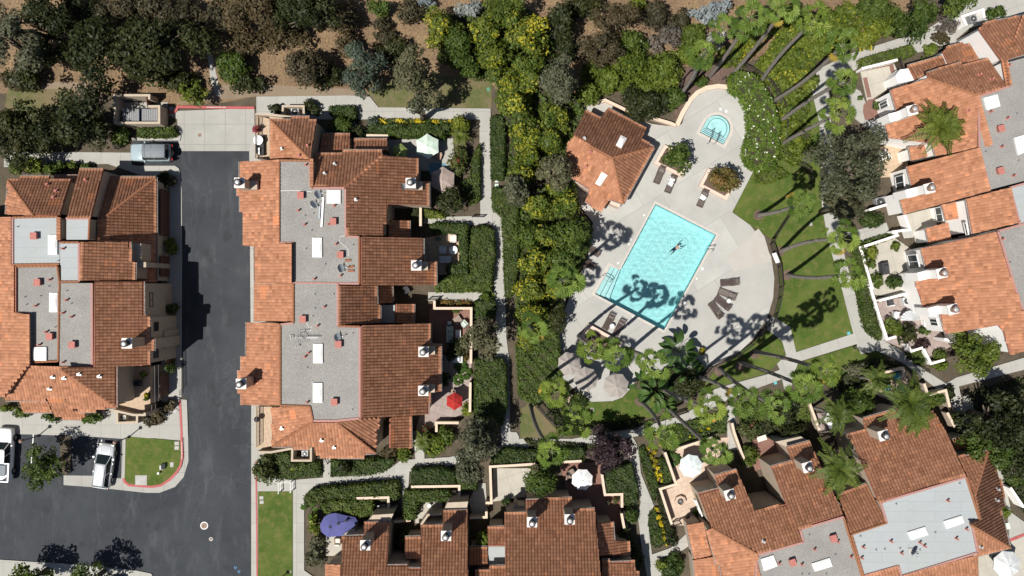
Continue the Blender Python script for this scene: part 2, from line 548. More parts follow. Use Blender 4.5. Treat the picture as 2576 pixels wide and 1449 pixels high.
slab('garden_path', [(2130, 585), (2230, 560), (2240, 590), (2160, 615)], 0.125, M['concrete_path_slant'])
slab('garden_path', [(2385, 105), (2405, 98), (2418, 140), (2350, 165), (2345, 152), (2398, 138)], 0.125, M['concrete_path_slant'])
slab('side_path', [(1592, 1100), (1606, 1125), (1612, 1190), (1645, 1272), (1630, 1310), (1640, 1395), (1688, 1378), (1735, 1335), (1738, 1370), (1690, 1402), (1662, 1449), (1655, 1650), (1620, 1650), (1628, 1449), (1616, 1390), (1605, 1300), (1612, 1262), (1585, 1180), (1575, 1110)], 0.121, M['concrete_path'])
slab('garden_path', [(1824, 1025), (1845, 1015), (1858, 1132), (1833, 1132)], 0.126, M['concrete_path'])
slab('street_pavement', [(-700, 1395), (0, 1408), (180, 1420), (345, 1436), (380, 1443), (395, 1470), (395, 1700), (-700, 1700)], 0.12, M['concrete_path'])
slab('roadside_lawn', [(649, 1236), (736, 1236), (736, 1600), (649, 1600)], 0.128, M['lawn'])
# big lawns round the pool enclosure
slab('pool_lawn', [(1898, 425), (1925, 400), (1990, 400), (2062, 400), (2072, 540), (2084, 607), (2117, 724), (2147, 838), (2003, 885), (1987, 820), (1945, 798), (1962, 740), (1962, 660), (1940, 600), (1890, 568), (1843, 534), (1870, 480)], 0.05, M['lawn'])
slab('slope_lawn', [(2030, 207), (2040, 207), (2066, 310), (2070, 400), (2040, 400)], 0.06, M['lawn'])
slab('lower_lawn', [(1750, 1020), (1765, 975), (1800, 930), (1900, 855), (1932, 832), (1966, 858), (1976, 893), (1955, 915), (1932, 938), (1820, 970), (1780, 984)], 0.05, M['lawn'])
slab('triangle_lawn', [(1992, 948), (2009, 912), (2153, 868), (2167, 892), (2205, 884), (2230, 900), (2210, 930), (2120, 945), (2010, 1000)], 0.05, M['lawn'])
slab('umbrella_lawn', [(1440, 1060), (1470, 1005), (1490, 1012), (1540, 1010), (1565, 1002), (1590, 975), (1640, 985), (1660, 1020), (1640, 1050), (1560, 1062), (1500, 1072)], 0.05, M['lawn'])
slab('worn_lawn', [(1309, 1030), (1335, 1010), (1400, 1080), (1400, 1104), (1309, 1104)], 0.04, M['lawn_dry'])
slab('poolside_planting_bed', [(1700, 170), (1845, 160), (1900, 190), (1880, 260), (1700, 310), (1690, 260)], 0.02, M['mulch'])

DECK = [(1480, 262), (1520, 253), (1575, 290), (1640, 312), (1690, 318), (1716, 312), (1724, 280), (1745, 248), (1778, 226), (1815, 219), (1852, 228), (1880, 252), (1896, 288), (1898, 330), (1890, 370), (1885, 412), (1898, 425), (1842, 534), (1888, 567), (1923, 612), (1940, 645), (1948, 700), (1945, 750), (1930, 800), (1895, 852), (1855, 890), (1790, 922), (1745, 945), (1660, 960), (1610, 940), (1588, 975), (1565, 1000), (1540, 1009), (1488, 1011), (1470, 998), (1440, 975), (1413, 950), (1408, 890), (1402, 830), (1432, 750), (1452, 715), (1480, 640), (1492, 560), (1430, 480), (1418, 430), (1450, 290)]
slab('pool_deck', DECK, 0.12, M['pool_concrete'], holes=[POOL_OUT, SPA_OUT])
slab('pale_deck_patch', q('21', 2140, 1150, 2480, 850, 2540, 930, 2570, 1030, 2610, 1180, 2225, 1285, 2190, 1210), 0.124, mk('sandy_concrete', (0.385, 0.36, 0.325), 0.85, (0.41, 0.39, 0.36), 0.7, (0.32, 0.3, 0.27), 20, 0.3), z0=0.1)

mk('coping', (0.5, 0.47, 0.43), 0.8, (0.43, 0.4, 0.365), 3, (0.42, 0.37, 0.33), 12, 0.5)
mk('pool_plaster', (0.52, 0.87, 0.89), 0.8, (0.56, 0.9, 0.91), 0.8)
mk('step_line', (0.06, 0.1, 0.2), 0.6)


def ring(name, out, inn, z, m, z0=-0.3):
    o = slab(name, out, z, m, holes=[inn], z0=z0)
    return o


ring('pool_coping', POOL_OUT, POOL_IN, 0.15, M['coping'])
ring('spa_coping', SPA_OUT, SPA_IN, 0.15, M['coping'])


def basin(name, outline, zt, zb, m):
    b = MB()
    n = len(outline)
    top = [W(u, v, 0.15) for u, v in outline]
    vs = [(p.x, p.y, zt) for p in top] + [(p.x, p.y, zb) for p in top]
    fs = [((i + 1) % n, i, n + i, n + (i + 1) % n) for i in range(n)] + [tuple(range(n, 2 * n))]
    b.add(vs, fs)
    o = b.build(name, m)
    bm = bmesh.new(); bm.from_mesh(o.data)
    bmesh.ops.recalc_face_normals(bm, faces=bm.faces[:])
    bm.to_mesh(o.data); bm.free()
    tag(o, kind='structure')
    return o


basin('pool_basin', POOL_IN, 0.1, -1.05, M['pool_plaster'])
basin('spa_basin', SPA_IN, 0.1, -0.75, mk('spa_plaster', (0.68, 0.9, 0.9), 0.8))


def lerp(a, b, t):
    return (a[0] + (b[0] - a[0]) * t, a[1] + (b[1] - a[1]) * t)


# wide entry steps along the shallow bay, a dark line on each nosing
A_, B_, C_, D_ = POOL_IN[4], POOL_IN[3], POOL_IN[5], POOL_IN[2]
for k, zt in ((0, -0.2), (1, -0.42), (2, -0.64)):
    t0, t1 = 0.085 * k, 0.085 * (k + 1)
    s = [lerp(A_, C_, 0.42 * k), lerp(B_, (B_[0] + 27, B_[1] + 14), 0.42 * k), lerp(B_, (B_[0] + 27, B_[1] + 14), 0.42 * (k + 1)), lerp(A_, C_, min(1.0, 0.42 * (k + 1)))]
    slab('pool_step', s, zt, M['spa_plaster'], z0=-1.04)
    e0, e1 = s[3], s[2]
    d = Vector((0.45, 0.24))
    slab('pool_step_line', [e0, e1, (e1[0] - 2 * d.x, e1[1] - 2 * d.y), (e0[0] - 2 * d.x, e0[1] - 2 * d.y)], zt + 0.006, M['step_line'], z0=zt - 0.03)
ring('spa_bench', spa_outline(33.3, 28.8), spa_outline(24, 12), -0.35, M['spa_plaster'], z0=-0.74)
ring('spa_bench_line', spa_outline(24.9, 12.9), spa_outline(24.1, 12.1), -0.344, M['step_line'], z0=-0.36)
for k in range(3):
    a = SPA_C + E2 * (16 + 4.2 * k)
    p0, p1 = a - E1 * 30, a + E1 * 30
    slab('spa_step_line', [(p0.x, p0.y), (p1.x, p1.y), (p1.x - E2.x, p1.y - E2.y), (p0.x - E2.x, p0.y - E2.y)], -0.33 + 0.02 * k, M['step_line'], z0=-0.36)


def water_mat():
    m = bpy.data.materials.new('pool_water')
    m.use_nodes = True
    nt = m.node_tree
    for n in list(nt.nodes): nt.nodes.remove(n)
    out = nd(nt, 'ShaderNodeOutputMaterial')
    gl = nd(nt, 'ShaderNodeBsdfGlass')
    gl.inputs['IOR'].default_value = 1.33
    gl.inputs['Roughness'].default_value = 0.0
    gl.inputs['Color'].default_value = (0.86, 0.985, 0.99, 1)
    nt.links.new(gl.outputs[0], out.inputs[0])
    MATS['pool_water'] = m


water_mat()


def water(name, outline, z, res, amp, seed, swim=None):
    """rippled surface, real wave geometry"""
    P = [W(u, v, 0.15) for u, v in outline]
    x0, x1 = min(p.x for p in P), max(p.x for p in P)
    y0, y1 = min(p.y for p in P), max(p.y for p in P)
    nx, ny = int((x1 - x0) / res) + 2, int((y1 - y0) / res) + 2
    X, Y = np.meshgrid(x0 - res / 2 + np.arange(nx) * res, y0 - res / 2 + np.arange(ny) * res)
    rng = np.random.default_rng(seed)
    Z = np.zeros_like(X)
    for k in range(46):
        lam = rng.uniform(0.28, 1.1)
        th = rng.uniform(0, 2 * math.pi)
        a = amp * lam / 0.8 * rng.uniform(0.5, 1)
        Z += a * np.sin(2 * math.pi / lam * (X * math.cos(th) + Y * math.sin(th)) + rng.uniform(0, 6.28))
    if swim is not None:
        R = np.hypot(X - swim.x, Y - swim.y)
        Z += 0.0022 * np.exp(-((R - 0.9) / 0.5) ** 2) * np.sin(2 * math.pi * R / 0.3) * (0.5 + 0.5 * np.sin(np.arctan2(Y - swim.y, X - swim.x) * 2 + 0.8))
    # keep what lies inside the outline (a hair outside it, under the coping)
    px = np.array([p.x for p in P]); py = np.array([p.y for p in P])
    cx, cy = X[:-1, :-1] + res / 2, Y[:-1, :-1] + res / 2
    ins = inside(cx.ravel(), cy.ravel(), px, py, res * 1.1)
    I = np.arange(nx * ny).reshape(ny, nx)
    F = np.stack([I[:-1, :-1].ravel(), I[:-1, 1:].ravel(), I[1:, 1:].ravel(), I[1:, :-1].ravel()], 1)[ins]
    V = np.stack([X.ravel(), Y.ravel(), (Z + z).ravel()], 1)
    used = np.unique(F)
    mp = np.full(len(V), -1); mp[used] = np.arange(len(used))
    o = link(name, np_mesh(name, V[used], mp[F], smooth=True), M['pool_water'])
    tag(o, kind='structure')
    o.cycles.is_caustics_caster = True
    return o


def inside(x, y, px, py, grow=0.0):
    n = len(px)
    c = np.zeros(len(x), dtype=bool)
    near = np.zeros(len(x), dtype=bool)
    for i in range(n):
        j = (i + 1) % n
        cond = ((py[i] > y) != (py[j] > y))
        with np.errstate(divide='ignore', invalid='ignore'):
            xi = (px[j] - px[i]) * (y - py[i]) / (py[j] - py[i]) + px[i]
        c ^= cond & (x < xi)
        if grow > 0:
            dx, dy = px[j] - px[i], py[j] - py[i]
            L2 = dx * dx + dy * dy + 1e-12
            t = np.clip(((x - px[i]) * dx + (y - py[i]) * dy) / L2, 0, 1)
            near |= np.hypot(x - px[i] - t * dx, y - py[i] - t * dy) < grow
    return c | near if grow > 0 else c


SWIM = W(1702, 620, 0.0)
water('pool_water', POOL_IN, 0.0, 0.07, 0.0010, 3, SWIM)
water('spa_water', SPA_IN, 0.02, 0.06, 0.0012, 4)
sl.cycles.is_caustics_light = True
for n_ in ('pool_basin', 'spa_basin'):
    bpy.data.objects[n_].cycles.is_caustics_receiver = True
for o_ in list(scene.objects):
    if o_.name.startswith(('pool_step', 'spa_bench', 'spa_step')):
        o_.cycles.is_caustics_receiver = True


# kerbs and painted lines
def strip(name, pts, w, z0, z1, m, kind='structure', closed=False):
    """a low bar of width w following a line of world points"""
    b = MB()
    P = [Vector((p[0], p[1])) for p in pts]
    n = len(P)
    L, R = [], []
    for i in range(n):
        a = P[i - 1] if i > 0 else (P[-1] if closed else None)
        c = P[i + 1] if i < n - 1 else (P[0] if closed else None)
        d1 = (P[i] - a).normalized() if a is not None else None
        d2 = (c - P[i]).normalized() if c is not None else None
        if d1 is None: d1 = d2
        if d2 is None: d2 = d1
        t = d1 + d2
        t = t.normalized() if t.length > 1e-6 else d1
        nn = Vector((-t.y, t.x))
        k = 1.0 / max(0.5, nn.dot(Vector((-d1.y, d1.x))))
        L.append(P[i] + nn * (w / 2 * k)); R.append(P[i] - nn * (w / 2 * k))
    rng_ = range(n if closed else n - 1)
    vs = []
    for i in range(n):
        vs += [(R[i].x, R[i].y, z0), (L[i].x, L[i].y, z0), (L[i].x, L[i].y, z1), (R[i].x, R[i].y, z1)]
    fs = []
    for i in rng_:
        j = (i + 1) % n
        for k in range(4):
            k2 = (k + 1) % 4
            fs.append((i * 4 + k, i * 4 + k2, j * 4 + k2, j * 4 + k))
    if not closed:
        fs += [(0, 3, 2, 1), tuple((n - 1) * 4 + k for k in range(4))]
    b.add(vs, fs)
    if name is None:
        return b
    o = b.build(name, m)
    bm = bmesh.new(); bm.from_mesh(o.data); bmesh.ops.recalc_face_normals(bm, faces=bm.faces[:]); bm.to_mesh(o.data); bm.free()
    return tag(o, kind=kind)


def gp(pts, z=0.1):
    return [W(u, v, z) for u, v in pts]


strip('red_kerb', gp(q('00', 1690, 1130, 1750, 1130, 1775, 1110, 1790, 1075, 2100, 1080, 2560, 1085)), 0.26, -0.1, 0.15, M['kerb_red'])
strip('red_kerb', gp(q('02', 1812, 1130, 1828, 1449) + q('03', 1828, 100, 1835, 250, 1815, 345, 1770, 415, 1700, 485, 1620, 537, 1530, 552, 1300, 535, 1258, 505, 1243, 465)), 0.24, -0.1, 0.15, M['kerb_red'])
strip('road_kerb', gp([(644, 1160), (646, 1300), (648, 1600)]), 0.16, -0.1, 0.14, M['kerb_red'])
strip('red_kerb', gp(q('33', 2430, 1090, 2576, 1030)), 0.3, -0.1, 0.16, M['kerb_red'])
strip('kerb', gp([(331, 350), (450, 350), (452, 340)]), 0.3, -0.1, 0.13, M['concrete_path'])
slab('path_by_parking', [(10, 384), (110, 382), (331, 384), (331, 415), (345, 417), (440, 417), (450, 424), (453, 440), (352, 440), (270, 412), (10, 420)], 0.12, M['concrete_path'])
strip('kerb', gp([(314, 1101), (311, 1205)]), 0.22, -0.1, 0.14, M['concrete_path'])
for u0, v0, u1, v1 in ((84, 1092, 79, 1165), (247, 1105, 239, 1196), (256, 1106, 253, 1120)):
    strip('parking_line', gp([(u0, v0), (u1, v1)], 0.0), 0.1, -0.02, 0.006, M['marking'])


def kerb_text(txt, u, v, rz, size, z):
    cu = bpy.data.curves.new('kerb_lettering', 'FONT')
    cu.body = txt
    cu.size = size
    cu.extrude = 0.002
    cu.align_x, cu.align_y = 'CENTER', 'CENTER'
    tmp = bpy.data.objects.new('tmp', cu)
    col.objects.link(tmp)
    dg = bpy.context.evaluated_depsgraph_get()
    me = bpy.data.meshes.new_from_object(tmp.evaluated_get(dg))
    bpy.data.objects.remove(tmp)
    me.name = 'kerb_lettering'
    me.materials.clear()
    o = link('kerb_lettering', me, M['marking'])
    o.location = W(u, v, z)
    o.rotation_euler = (0, 0, rz)
    tag(o, kind='structure')


kerb_text('NO PARKING FIRE LANE', 456.8, 1133, -math.pi / 2, 0.17, 0.154)
kerb_text('NO PARKING FIRE LANE', 544, 270, 0, 0.19, 0.154)
for (u, v, a) in ((592, 1428, 0.3), (601, 1438, 0.55)):
    c = W(u, v, 0)
    strip('utility_mark', [(c.x + 0.16 * math.cos(a + k * 2.094), c.y + 0.16 * math.sin(a + k * 2.094)) for k in range(3)], 0.035, -0.02, 0.007, M['blue_paint'], closed=True)
# ---------------------------------------------------------------- houses
def wlink(name, me, mats, parent):
    """child whose mesh is in world coordinates"""
    o = link(name, me, mats, parent)
    if parent is not None:
        loc = Vector(parent.location)
        if parent.parent is not None:
            loc = Vector((0, 0, 0))
        o.matrix_parent_inverse = Matrix.Translation(-world_loc(parent))
    return o


def world_loc(o):
    return Vector(o.location) if o.type == 'EMPTY' else Vector((0, 0, 0))


class House:
    def __init__(self, name, label, base, wallmat, cat='house'):
        self.root = empty(name, base, label, cat)
        self.wall = MB()
        self.wm = wallmat

    def child(self, name, mb, m, smooth=False, parent=None):
        me = mb.mesh(name, m if isinstance(m, (list, tuple)) else [m], smooth)
        return wlink(name, me, None, parent or self.root)

    def done(self):
        self.child('wall', self.wall, self.wm)


def solve_plane(refs):
    P = [W(*r) for r in refs]
    n = (P[1] - P[0]).cross(P[2] - P[0])
    a, b = -n.x / n.z, -n.y / n.z
    return a, b, P[0].z - a * P[0].x - b * P[0].y


def on_plane(pl, u, v):
    px, py = (u - 1288) / PX, (724.5 - v) / PX
    s = pl[0] * px + pl[1] * py
    z = (s + pl[2]) / (1 + s / CAM_H)
    return W(u, v, z)


def inset(poly, d):
    n = len(poly)
    A = sum(poly[i].x * poly[(i + 1) % n].y - poly[(i + 1) % n].x * poly[i].y for i in range(n))
    sg = 1 if A > 0 else -1
    out = []
    for i in range(n):
        p0, p1, p2 = poly[i - 1], poly[i], poly[(i + 1) % n]
        d1 = (p1 - p0).normalized(); d2 = (p2 - p1).normalized()
        n1 = Vector((-d1.y, d1.x)) * sg; n2 = Vector((-d2.y, d2.x)) * sg
        m = n1 + n2
        if m.length < 1e-4:
            out.append(p1 + n1 * d); continue
        m.normalize()
        out.append(p1 + m * (d / max(0.4, m.dot(n1))))
    return out


TW, CL = 0.31, 0.36


def tile(h, pts, refs, wall=True, overhang=0.16, gutter=True, seed=None):
    """a sloping roof face: corrugated clay tiles in lapped courses over a deck, with the wall under it"""
    pl = solve_plane(refs)
    P = [on_plane(pl, u, v) for u, v in pts]
    g = Vector((-pl[0], -pl[1]))
    slope = g.length
    dn = g.normalized() if slope > 1e-4 else Vector((0, -1))
    ax = Vector((-dn.y, dn.x))
    lf = math.sqrt(1 + slope * slope)
    uu = [p.x * ax.x + p.y * ax.y for p in P]
    vv = [p.x * dn.x + p.y * dn.y for p in P]
    u0, u1, v0, v1 = min(uu), max(uu), min(vv), max(vv)
    nt_ = int(math.ceil((u1 - u0) / TW)) + 1
    course = CL / lf
    ncr = int(math.ceil((v1 - v0) / course)) + 1
    ph = np.array([0.0, 0.12, 0.3, 0.5, 0.7, 0.88])
    hh = np.array([0.0, 0.052, 0.076, 0.082, 0.076, 0.052])
    cols = (np.arange(nt_)[:, None] + ph[None, :]).ravel() * TW
    ch = np.tile(hh, nt_)
    cols = np.append(cols, nt_ * TW); ch = np.append(ch, 0.0)
    # rows: for each course a top and a bottom line
    rows_v, rows_h = [], []
    for i in range(ncr):
        a = v1 + 0.02 - (ncr - i) * course
        rows_v += [a, a + course]
        rows_h += [0.0, 0.05]
    rows_v, rows_h = np.array(rows_v), np.array(rows_h)
    U, Vv = np.meshgrid(u0 - 0.05 + cols, rows_v)
    Hh = ch[None, :] + rows_h[:, None]
    rs = np.random.default_rng(seed if seed is not None else int(abs(P[0].x * 977 + P[0].y * 131)) % 99991)
    # every tile sits a touch differently
    tid = np.floor((np.arange(len(cols) - 1)) / 6).astype(int)
    X = U * ax.x + Vv * dn.x
    Y = U * ax.y + Vv * dn.y
    Z = pl[0] * X + pl[1] * Y + pl[2] + Hh * lf
    nr, nc = X.shape
    I = np.arange(nr * nc).reshape(nr, nc)
    F = np.stack([I[:-1, :-1], I[:-1, 1:], I[1:, 1:], I[1:, :-1]], -1)
    cx = (X[:-1, :-1] + X[1:, 1:]) / 2; cy = (Y[:-1, :-1] + Y[1:, 1:]) / 2
    ok = inside(cx.ravel(), cy.ravel(), np.array([p.x for p in P]), np.array([p.y for p in P]))
    tone_t = np.clip(rs.beta(1.5, 1.7, (ncr, nt_ + 1)) * 0.85 + 0.08 + 0.07 * np.sin(np.arange(ncr) * 0.9 + rs.random() * 6)[:, None] * np.sin(np.arange(nt_ + 1) * 0.7 + rs.random() * 6)[None, :], 0, 0.94)
    tone_t[rs.random((ncr, nt_ + 1)) < 0.012] = 1.0
    # a patch of newer tiles here and there
    for _ in range(1 + int(nt_ * ncr > 900)):
        if rs.random() < 0.6:
            a_, b_ = rs.integers(0, max(1, ncr - 2)), rs.integers(0, max(1, nt_ - 5))
            tone_t[a_:a_ + rs.integers(1, 3), b_:b_ + rs.integers(2, 6)] = 0.97
    rowc = np.arange(nr - 1) // 2
    tone = tone_t[np.clip(rowc, 0, ncr - 1)][:, np.clip(tid, 0, nt_)]
    F = F.reshape(-1, 4)[ok]; tone = tone.reshape(-1)[ok]
    V = np.stack([X.ravel(), Y.ravel(), Z.ravel()], 1)
    # orient up
    if len(F):
        a, b, c = V[F[0, 0]], V[F[0, 1]], V[F[0, 2]]
        if np.cross(b - a, c - a)[2] < 0: F = F[:, ::-1]
        used = np.unique(F); mp = np.full(len(V), -1); mp[used] = np.arange(len(used))
        me = np_mesh('tiled_roof', V[used], mp[F], fattr=tone)
        wlink('tiled_roof', me, M['clay_tile'], h.root)
    # roof deck
    dk = MB()
    n = len(P)
    dk.prism([(p.x, p.y) for p in P], [p.z - 0.16 for p in P], [p.z - 0.015 for p in P])
    h.child('roof_deck', dk, M['terracotta_trim'])
    if wall:
        Q = inset([Vector((p.x, p.y)) for p in P], overhang)
        h.wall.prism([(p.x, p.y) for p in Q], -0.1, [pl[0] * p.x + pl[1] * p.y + pl[2] - 0.1 for p in Q], cap=False)
    if gutter:
        for i in range(n):
            a, b = P[i], P[(i + 1) % n]
            d = (b - a); L = Vector((d.x, d.y)).length
            if L < 0.8: continue
            t = Vector((d.x, d.y)) / L
            mid = (a + b) / 2
            if abs(t.dot(dn)) < 0.2 and (mid.x * dn.x + mid.y * dn.y) > (v0 + v1) / 2:
                # downhill edge, and the roof lies uphill of it
                off = Vector((dn.x, dn.y, 0)) * 0.07
                gt = MB(); gt.tube([a + off + Vector((0, 0, -0.03)), b + off + Vector((0, 0, -0.03))], 0.06, 5)
                h.child('gutter', gt, M['gutter_metal'])
    return pl


def hip(h, pl, p0, p1, r=0.13, name='ridge_cap'):
    """a run of lapped half-round ridge tiles along a hip or ridge line"""
    a, b = on_plane(pl, *p0), on_plane(pl, *p1)
    L = (b - a).length
    n = max(1, int(L / 0.4))
    mb = MB()
    for i in range(n):
        s, e = a.lerp(b, i / n), a.lerp(b, (i + 1.08) / n)
        mb.tube([s + Vector((0, 0, 0.05)), e + Vector((0, 0, 0.05))], [r * 0.82, r * 1.05], 8)
    h.child(name, mb, M['clay_tile'])
    return a, b


def flat(h, pts, z, m='gravel_roof', edges=None, wall=True):
    """flat roof; edges: one letter a side, p = pink metal flashing, c = clay ridge tiles, n = none"""
    P = [W(u, v, z) for u, v in pts]
    n = len(P)
    mb = MB()
    mb.prism([(p.x, p.y) for p in P], z - 0.2, z)
    h.child('flat_roof', mb, M[m])
    if wall:
        Q = inset([Vector((p.x, p.y)) for p in P], 0.05)
        h.wall.prism([(p.x, p.y) for p in Q], -0.1, z - 0.15, cap=False)
    edges = edges or 'p' * n
    for i in range(n):
        fl, ca = MB(), MB()
        a, b = P[i], P[(i + 1) % n]
        d = b - a
        if d.length < 0.1 or edges[i] == 'n': continue
        if edges[i] == 'p':
            fl.box((a + b) / 2 + Vector((0, 0, 0.04)), (d.length, 0.2, 0.14), math.atan2(d.y, d.x))
        else:
            k = max(1, int(d.length / 0.4))
            for j in range(k):
                s, e = a.lerp(b, j / k), a.lerp(b, min(1.0, (j + 1.06) / k))
                ca.tube([s + Vector((0, 0, 0.06)), e + Vector((0, 0, 0.06))], [0.1, 0.13], 7)
        if fl.v: h.child('roof_flashing', fl, M['pink_metal'])
        if ca.v: h.child('ridge_cap', ca, M['clay_tile'])


ROT_M = {}


def chimney(h, t, x, y, rz=0.0, ztop=7.3, w=1.0, z0=2.0, flue='f', shoulder=None):
    (u, v), = q(t, x, y)
    c = W(u, v, ztop)
    b = MB()
    b.box((c.x, c.y, (ztop - 0.1 + z0) / 2), (w * 0.86, w * 0.86, ztop - 0.1 - z0), rz)
    if shoulder:
        dx, dy, ln, zz = shoulder
        b.box((c.x + dx * (ln / 2 + 0.43 * w), c.y + dy * (ln / 2 + 0.43 * w), (zz + z0) / 2), (ln if abs(dx) > abs(dy) else w * 0.84, w * 0.84 if abs(dx) > abs(dy) else ln, zz - z0), rz)
    ch = h.child('chimney', b, h.wm)
    cp = MB()
    cp.box((c.x, c.y, ztop - 0.05), (w, w, 0.1), rz)
    wlink('chimney_cap', cp.mesh('chimney_cap', [M['chimney_cap_white']]), None, ch).matrix_parent_inverse = Matrix.Identity(4)
    f = MB()
    f.lathe((c.x, c.y, ztop), [(0.3, 0), (0.31, 0.34), (0.24, 0.36), (0.24, 0.42), (0.34, 0.44), (0.34, 0.6), (0.28, 0.62)], 18)
    lk = wlink('flue', f.mesh('flue', [M['dark_metal'] if flue == 'f' else M['rust_metal']], True), None, ch)
    lk.matrix_parent_inverse = Matrix.Identity(4)
    l = MB()
    l.lathe((c.x, c.y, ztop + 0.615), [(0.22, 0), (0.22, 0.03), (0.12, 0.06), (0.0001, 0.07)], 14)
    wlink('flue_lid', l.mesh('flue_lid', [M['galvanised']], True), None, ch).matrix_parent_inverse = Matrix.Identity(4)
    return ch


mk('rust_metal', (0.16, 0.1, 0.08), 0.7, (0.28, 0.2, 0.16), 5)


def vents(h, t, z, boxes=(), pipes=(), rz=0.0, small=()):
    for i in range(0, len(boxes), 2):
        (u, v), = q(t, boxes[i], boxes[i + 1])
        c = W(u, v, z + 0.4)
        b = MB()
        b.box((c.x, c.y, z + 0.2), (0.5, 0.55, 0.4), rz)
        b.box((c.x, c.y, z + 0.43), (0.62, 0.68, 0.07), rz)
        h.child('roof_vent', b, M['red_vent'])
    for i in range(0, len(pipes), 2):
        (u, v), = q(t, pipes[i], pipes[i + 1])
        c = W(u, v, z + 0.4)
        b = MB()
        b.lathe((c.x, c.y, z), [(0.14, 0), (0.07, 0.08), (0.065, 0.36), (0.10, 0.38), (0.10, 0.5)], 10)
        h.child('vent_pipe', b, M['red_vent'])
    for i in range(0, len(small), 2):
        (u, v), = q(t, small[i], small[i + 1])
        c = W(u, v, z + 0.2)
        b = MB()
        b.lathe((c.x, c.y, z), [(0.09, 0), (0.035, 0.05), (0.032, 0.34)], 8)
        h.child('vent_pipe', b, M['grey_metal'])


def tile_vent(h, t, pl, *xy, m='galvanised'):
    for i in range(0, len(xy), 2):
        (u, v), = q(t, xy[i], xy[i + 1])
        p = on_plane(pl, u, v)
        b = MB()
        b.box((p.x, p.y, p.z + 0.12), (0.32, 0.32, 0.05))
        b.lathe((p.x, p.y, p.z + 0.1), [(0.07, 0), (0.07, 0.3), (0.12, 0.32), (0.12, 0.4)], 10)
        h.child('vent_pipe', b, M[m])


def skylight(h, pts, z, pl=None):
    P = [(on_plane(pl, u, v) if pl else W(u, v, z + 0.2)) for u, v in pts]
    up = Vector((-pl[0], -pl[1], 1)).normalized() if pl else Vector((0, 0, 1))
    lift = 0.2 if pl else 0.0
    P = [p + up * lift for p in P]
    c = sum(P, Vector()) / 4
    b = MB()
    A = (P[1] - P[0]).cross(P[2] - P[0]).z
    if A < 0: P.reverse()
    lo = [p - up * 0.25 for p in P]
    b.add(P + lo, [(3, 2, 1, 0)[::-1], (0, 4, 5, 1), (1, 5, 6, 2), (2, 6, 7, 3), (3, 7, 4, 0)])
    fr = h.child('skylight', b, M['white_metal'])
    d = MB()
    n = 7
    vs, fs = [], []
    for i in range(n):
        for j in range(n):
            s, t_ = i / (n - 1), j / (n - 1)
            p = (P[0] * (1 - s) + P[1] * s) * (1 - t_) + (P[3] * (1 - s) + P[2] * s) * t_
            p = c + (p - c) * 0.9
            k = (1 - (2 * s - 1) ** 4) * (1 - (2 * t_ - 1) ** 4)
            vs.append(p + up * (0.012 + 0.16 * k))
    for i in range(n - 1):
        for j in range(n - 1):
            fs.append((i * n + j, (i + 1) * n + j, (i + 1) * n + j + 1, i * n + j + 1))
    d.add(vs, fs)
    lk = wlink('dome', d.mesh('dome', [M['skylight_acrylic']], True), None, fr)
    lk.matrix_parent_inverse = Matrix.Identity(4)


mk('window_glass', (0.035, 0.045, 0.05), 0.08)


def window(h, t, x0, y0, x1, y1, zb, zt, panes=2, frame='white_metal', out=None):
    """window in a wall; (x0,y0)-(x1,y1) its sill line in the photo at height zb"""
    (a, b) = q(t, x0, y0, x1, y1)
    A, B = W(*a, zb), W(*b, zb)
    d = (B - A); L = d.length; d.normalize()
    nrm = Vector((-d.y, d.x, 0))
    if nrm.dot(Vector((A.x, A.y, 0))) > 0: nrm = -nrm      # faces the middle of the picture
    if out is not None: nrm = Vector(out)
    ang = math.atan2(d.y, d.x)
    c = (A + B) / 2
    hgt = zt - zb
    fr = MB()
    mid = Vector((c.x, c.y, (zb + zt) / 2))
    for s in (-1, 1):
        fr.box(mid + Vector((0, 0, s * (hgt / 2 - 0.04))) + nrm * 0.07, (L, 0.12, 0.08), ang)
        fr.box(mid + d * (s * (L / 2 - 0.04)) + nrm * 0.07, (0.08, 0.12, hgt - 0.16), ang)
    for k in range(1, panes):
        fr.box(mid + d * (L * (k / panes - 0.5)) + nrm * 0.07, (0.06, 0.12, hgt - 0.16), ang)
    w_ = h.child('window', fr, M[frame])
    g = MB()
    g.box(mid + nrm * 0.06, (L - 0.16, 0.04, hgt - 0.16), ang)
    lk = wlink('pane', g.mesh('pane', [M['window_glass']]), None, w_)
    lk.matrix_parent_inverse = Matrix.Identity(4)


def block(h, pts, z, m=None, name=None, cap=True):
    """a plain stucco volume with a visible top (porch, parapet, bay)"""
    P = [W(u, v, z) for u, v in pts]
    if name is None:
        h.wall.prism([(p.x, p.y) for p in P], -0.1, z, cap)
    else:
        b = MB(); b.prism([(p.x, p.y) for p in P], -0.1, z)
        h.child(name, b, m)


Z2, ZE = 7.1, 5.2
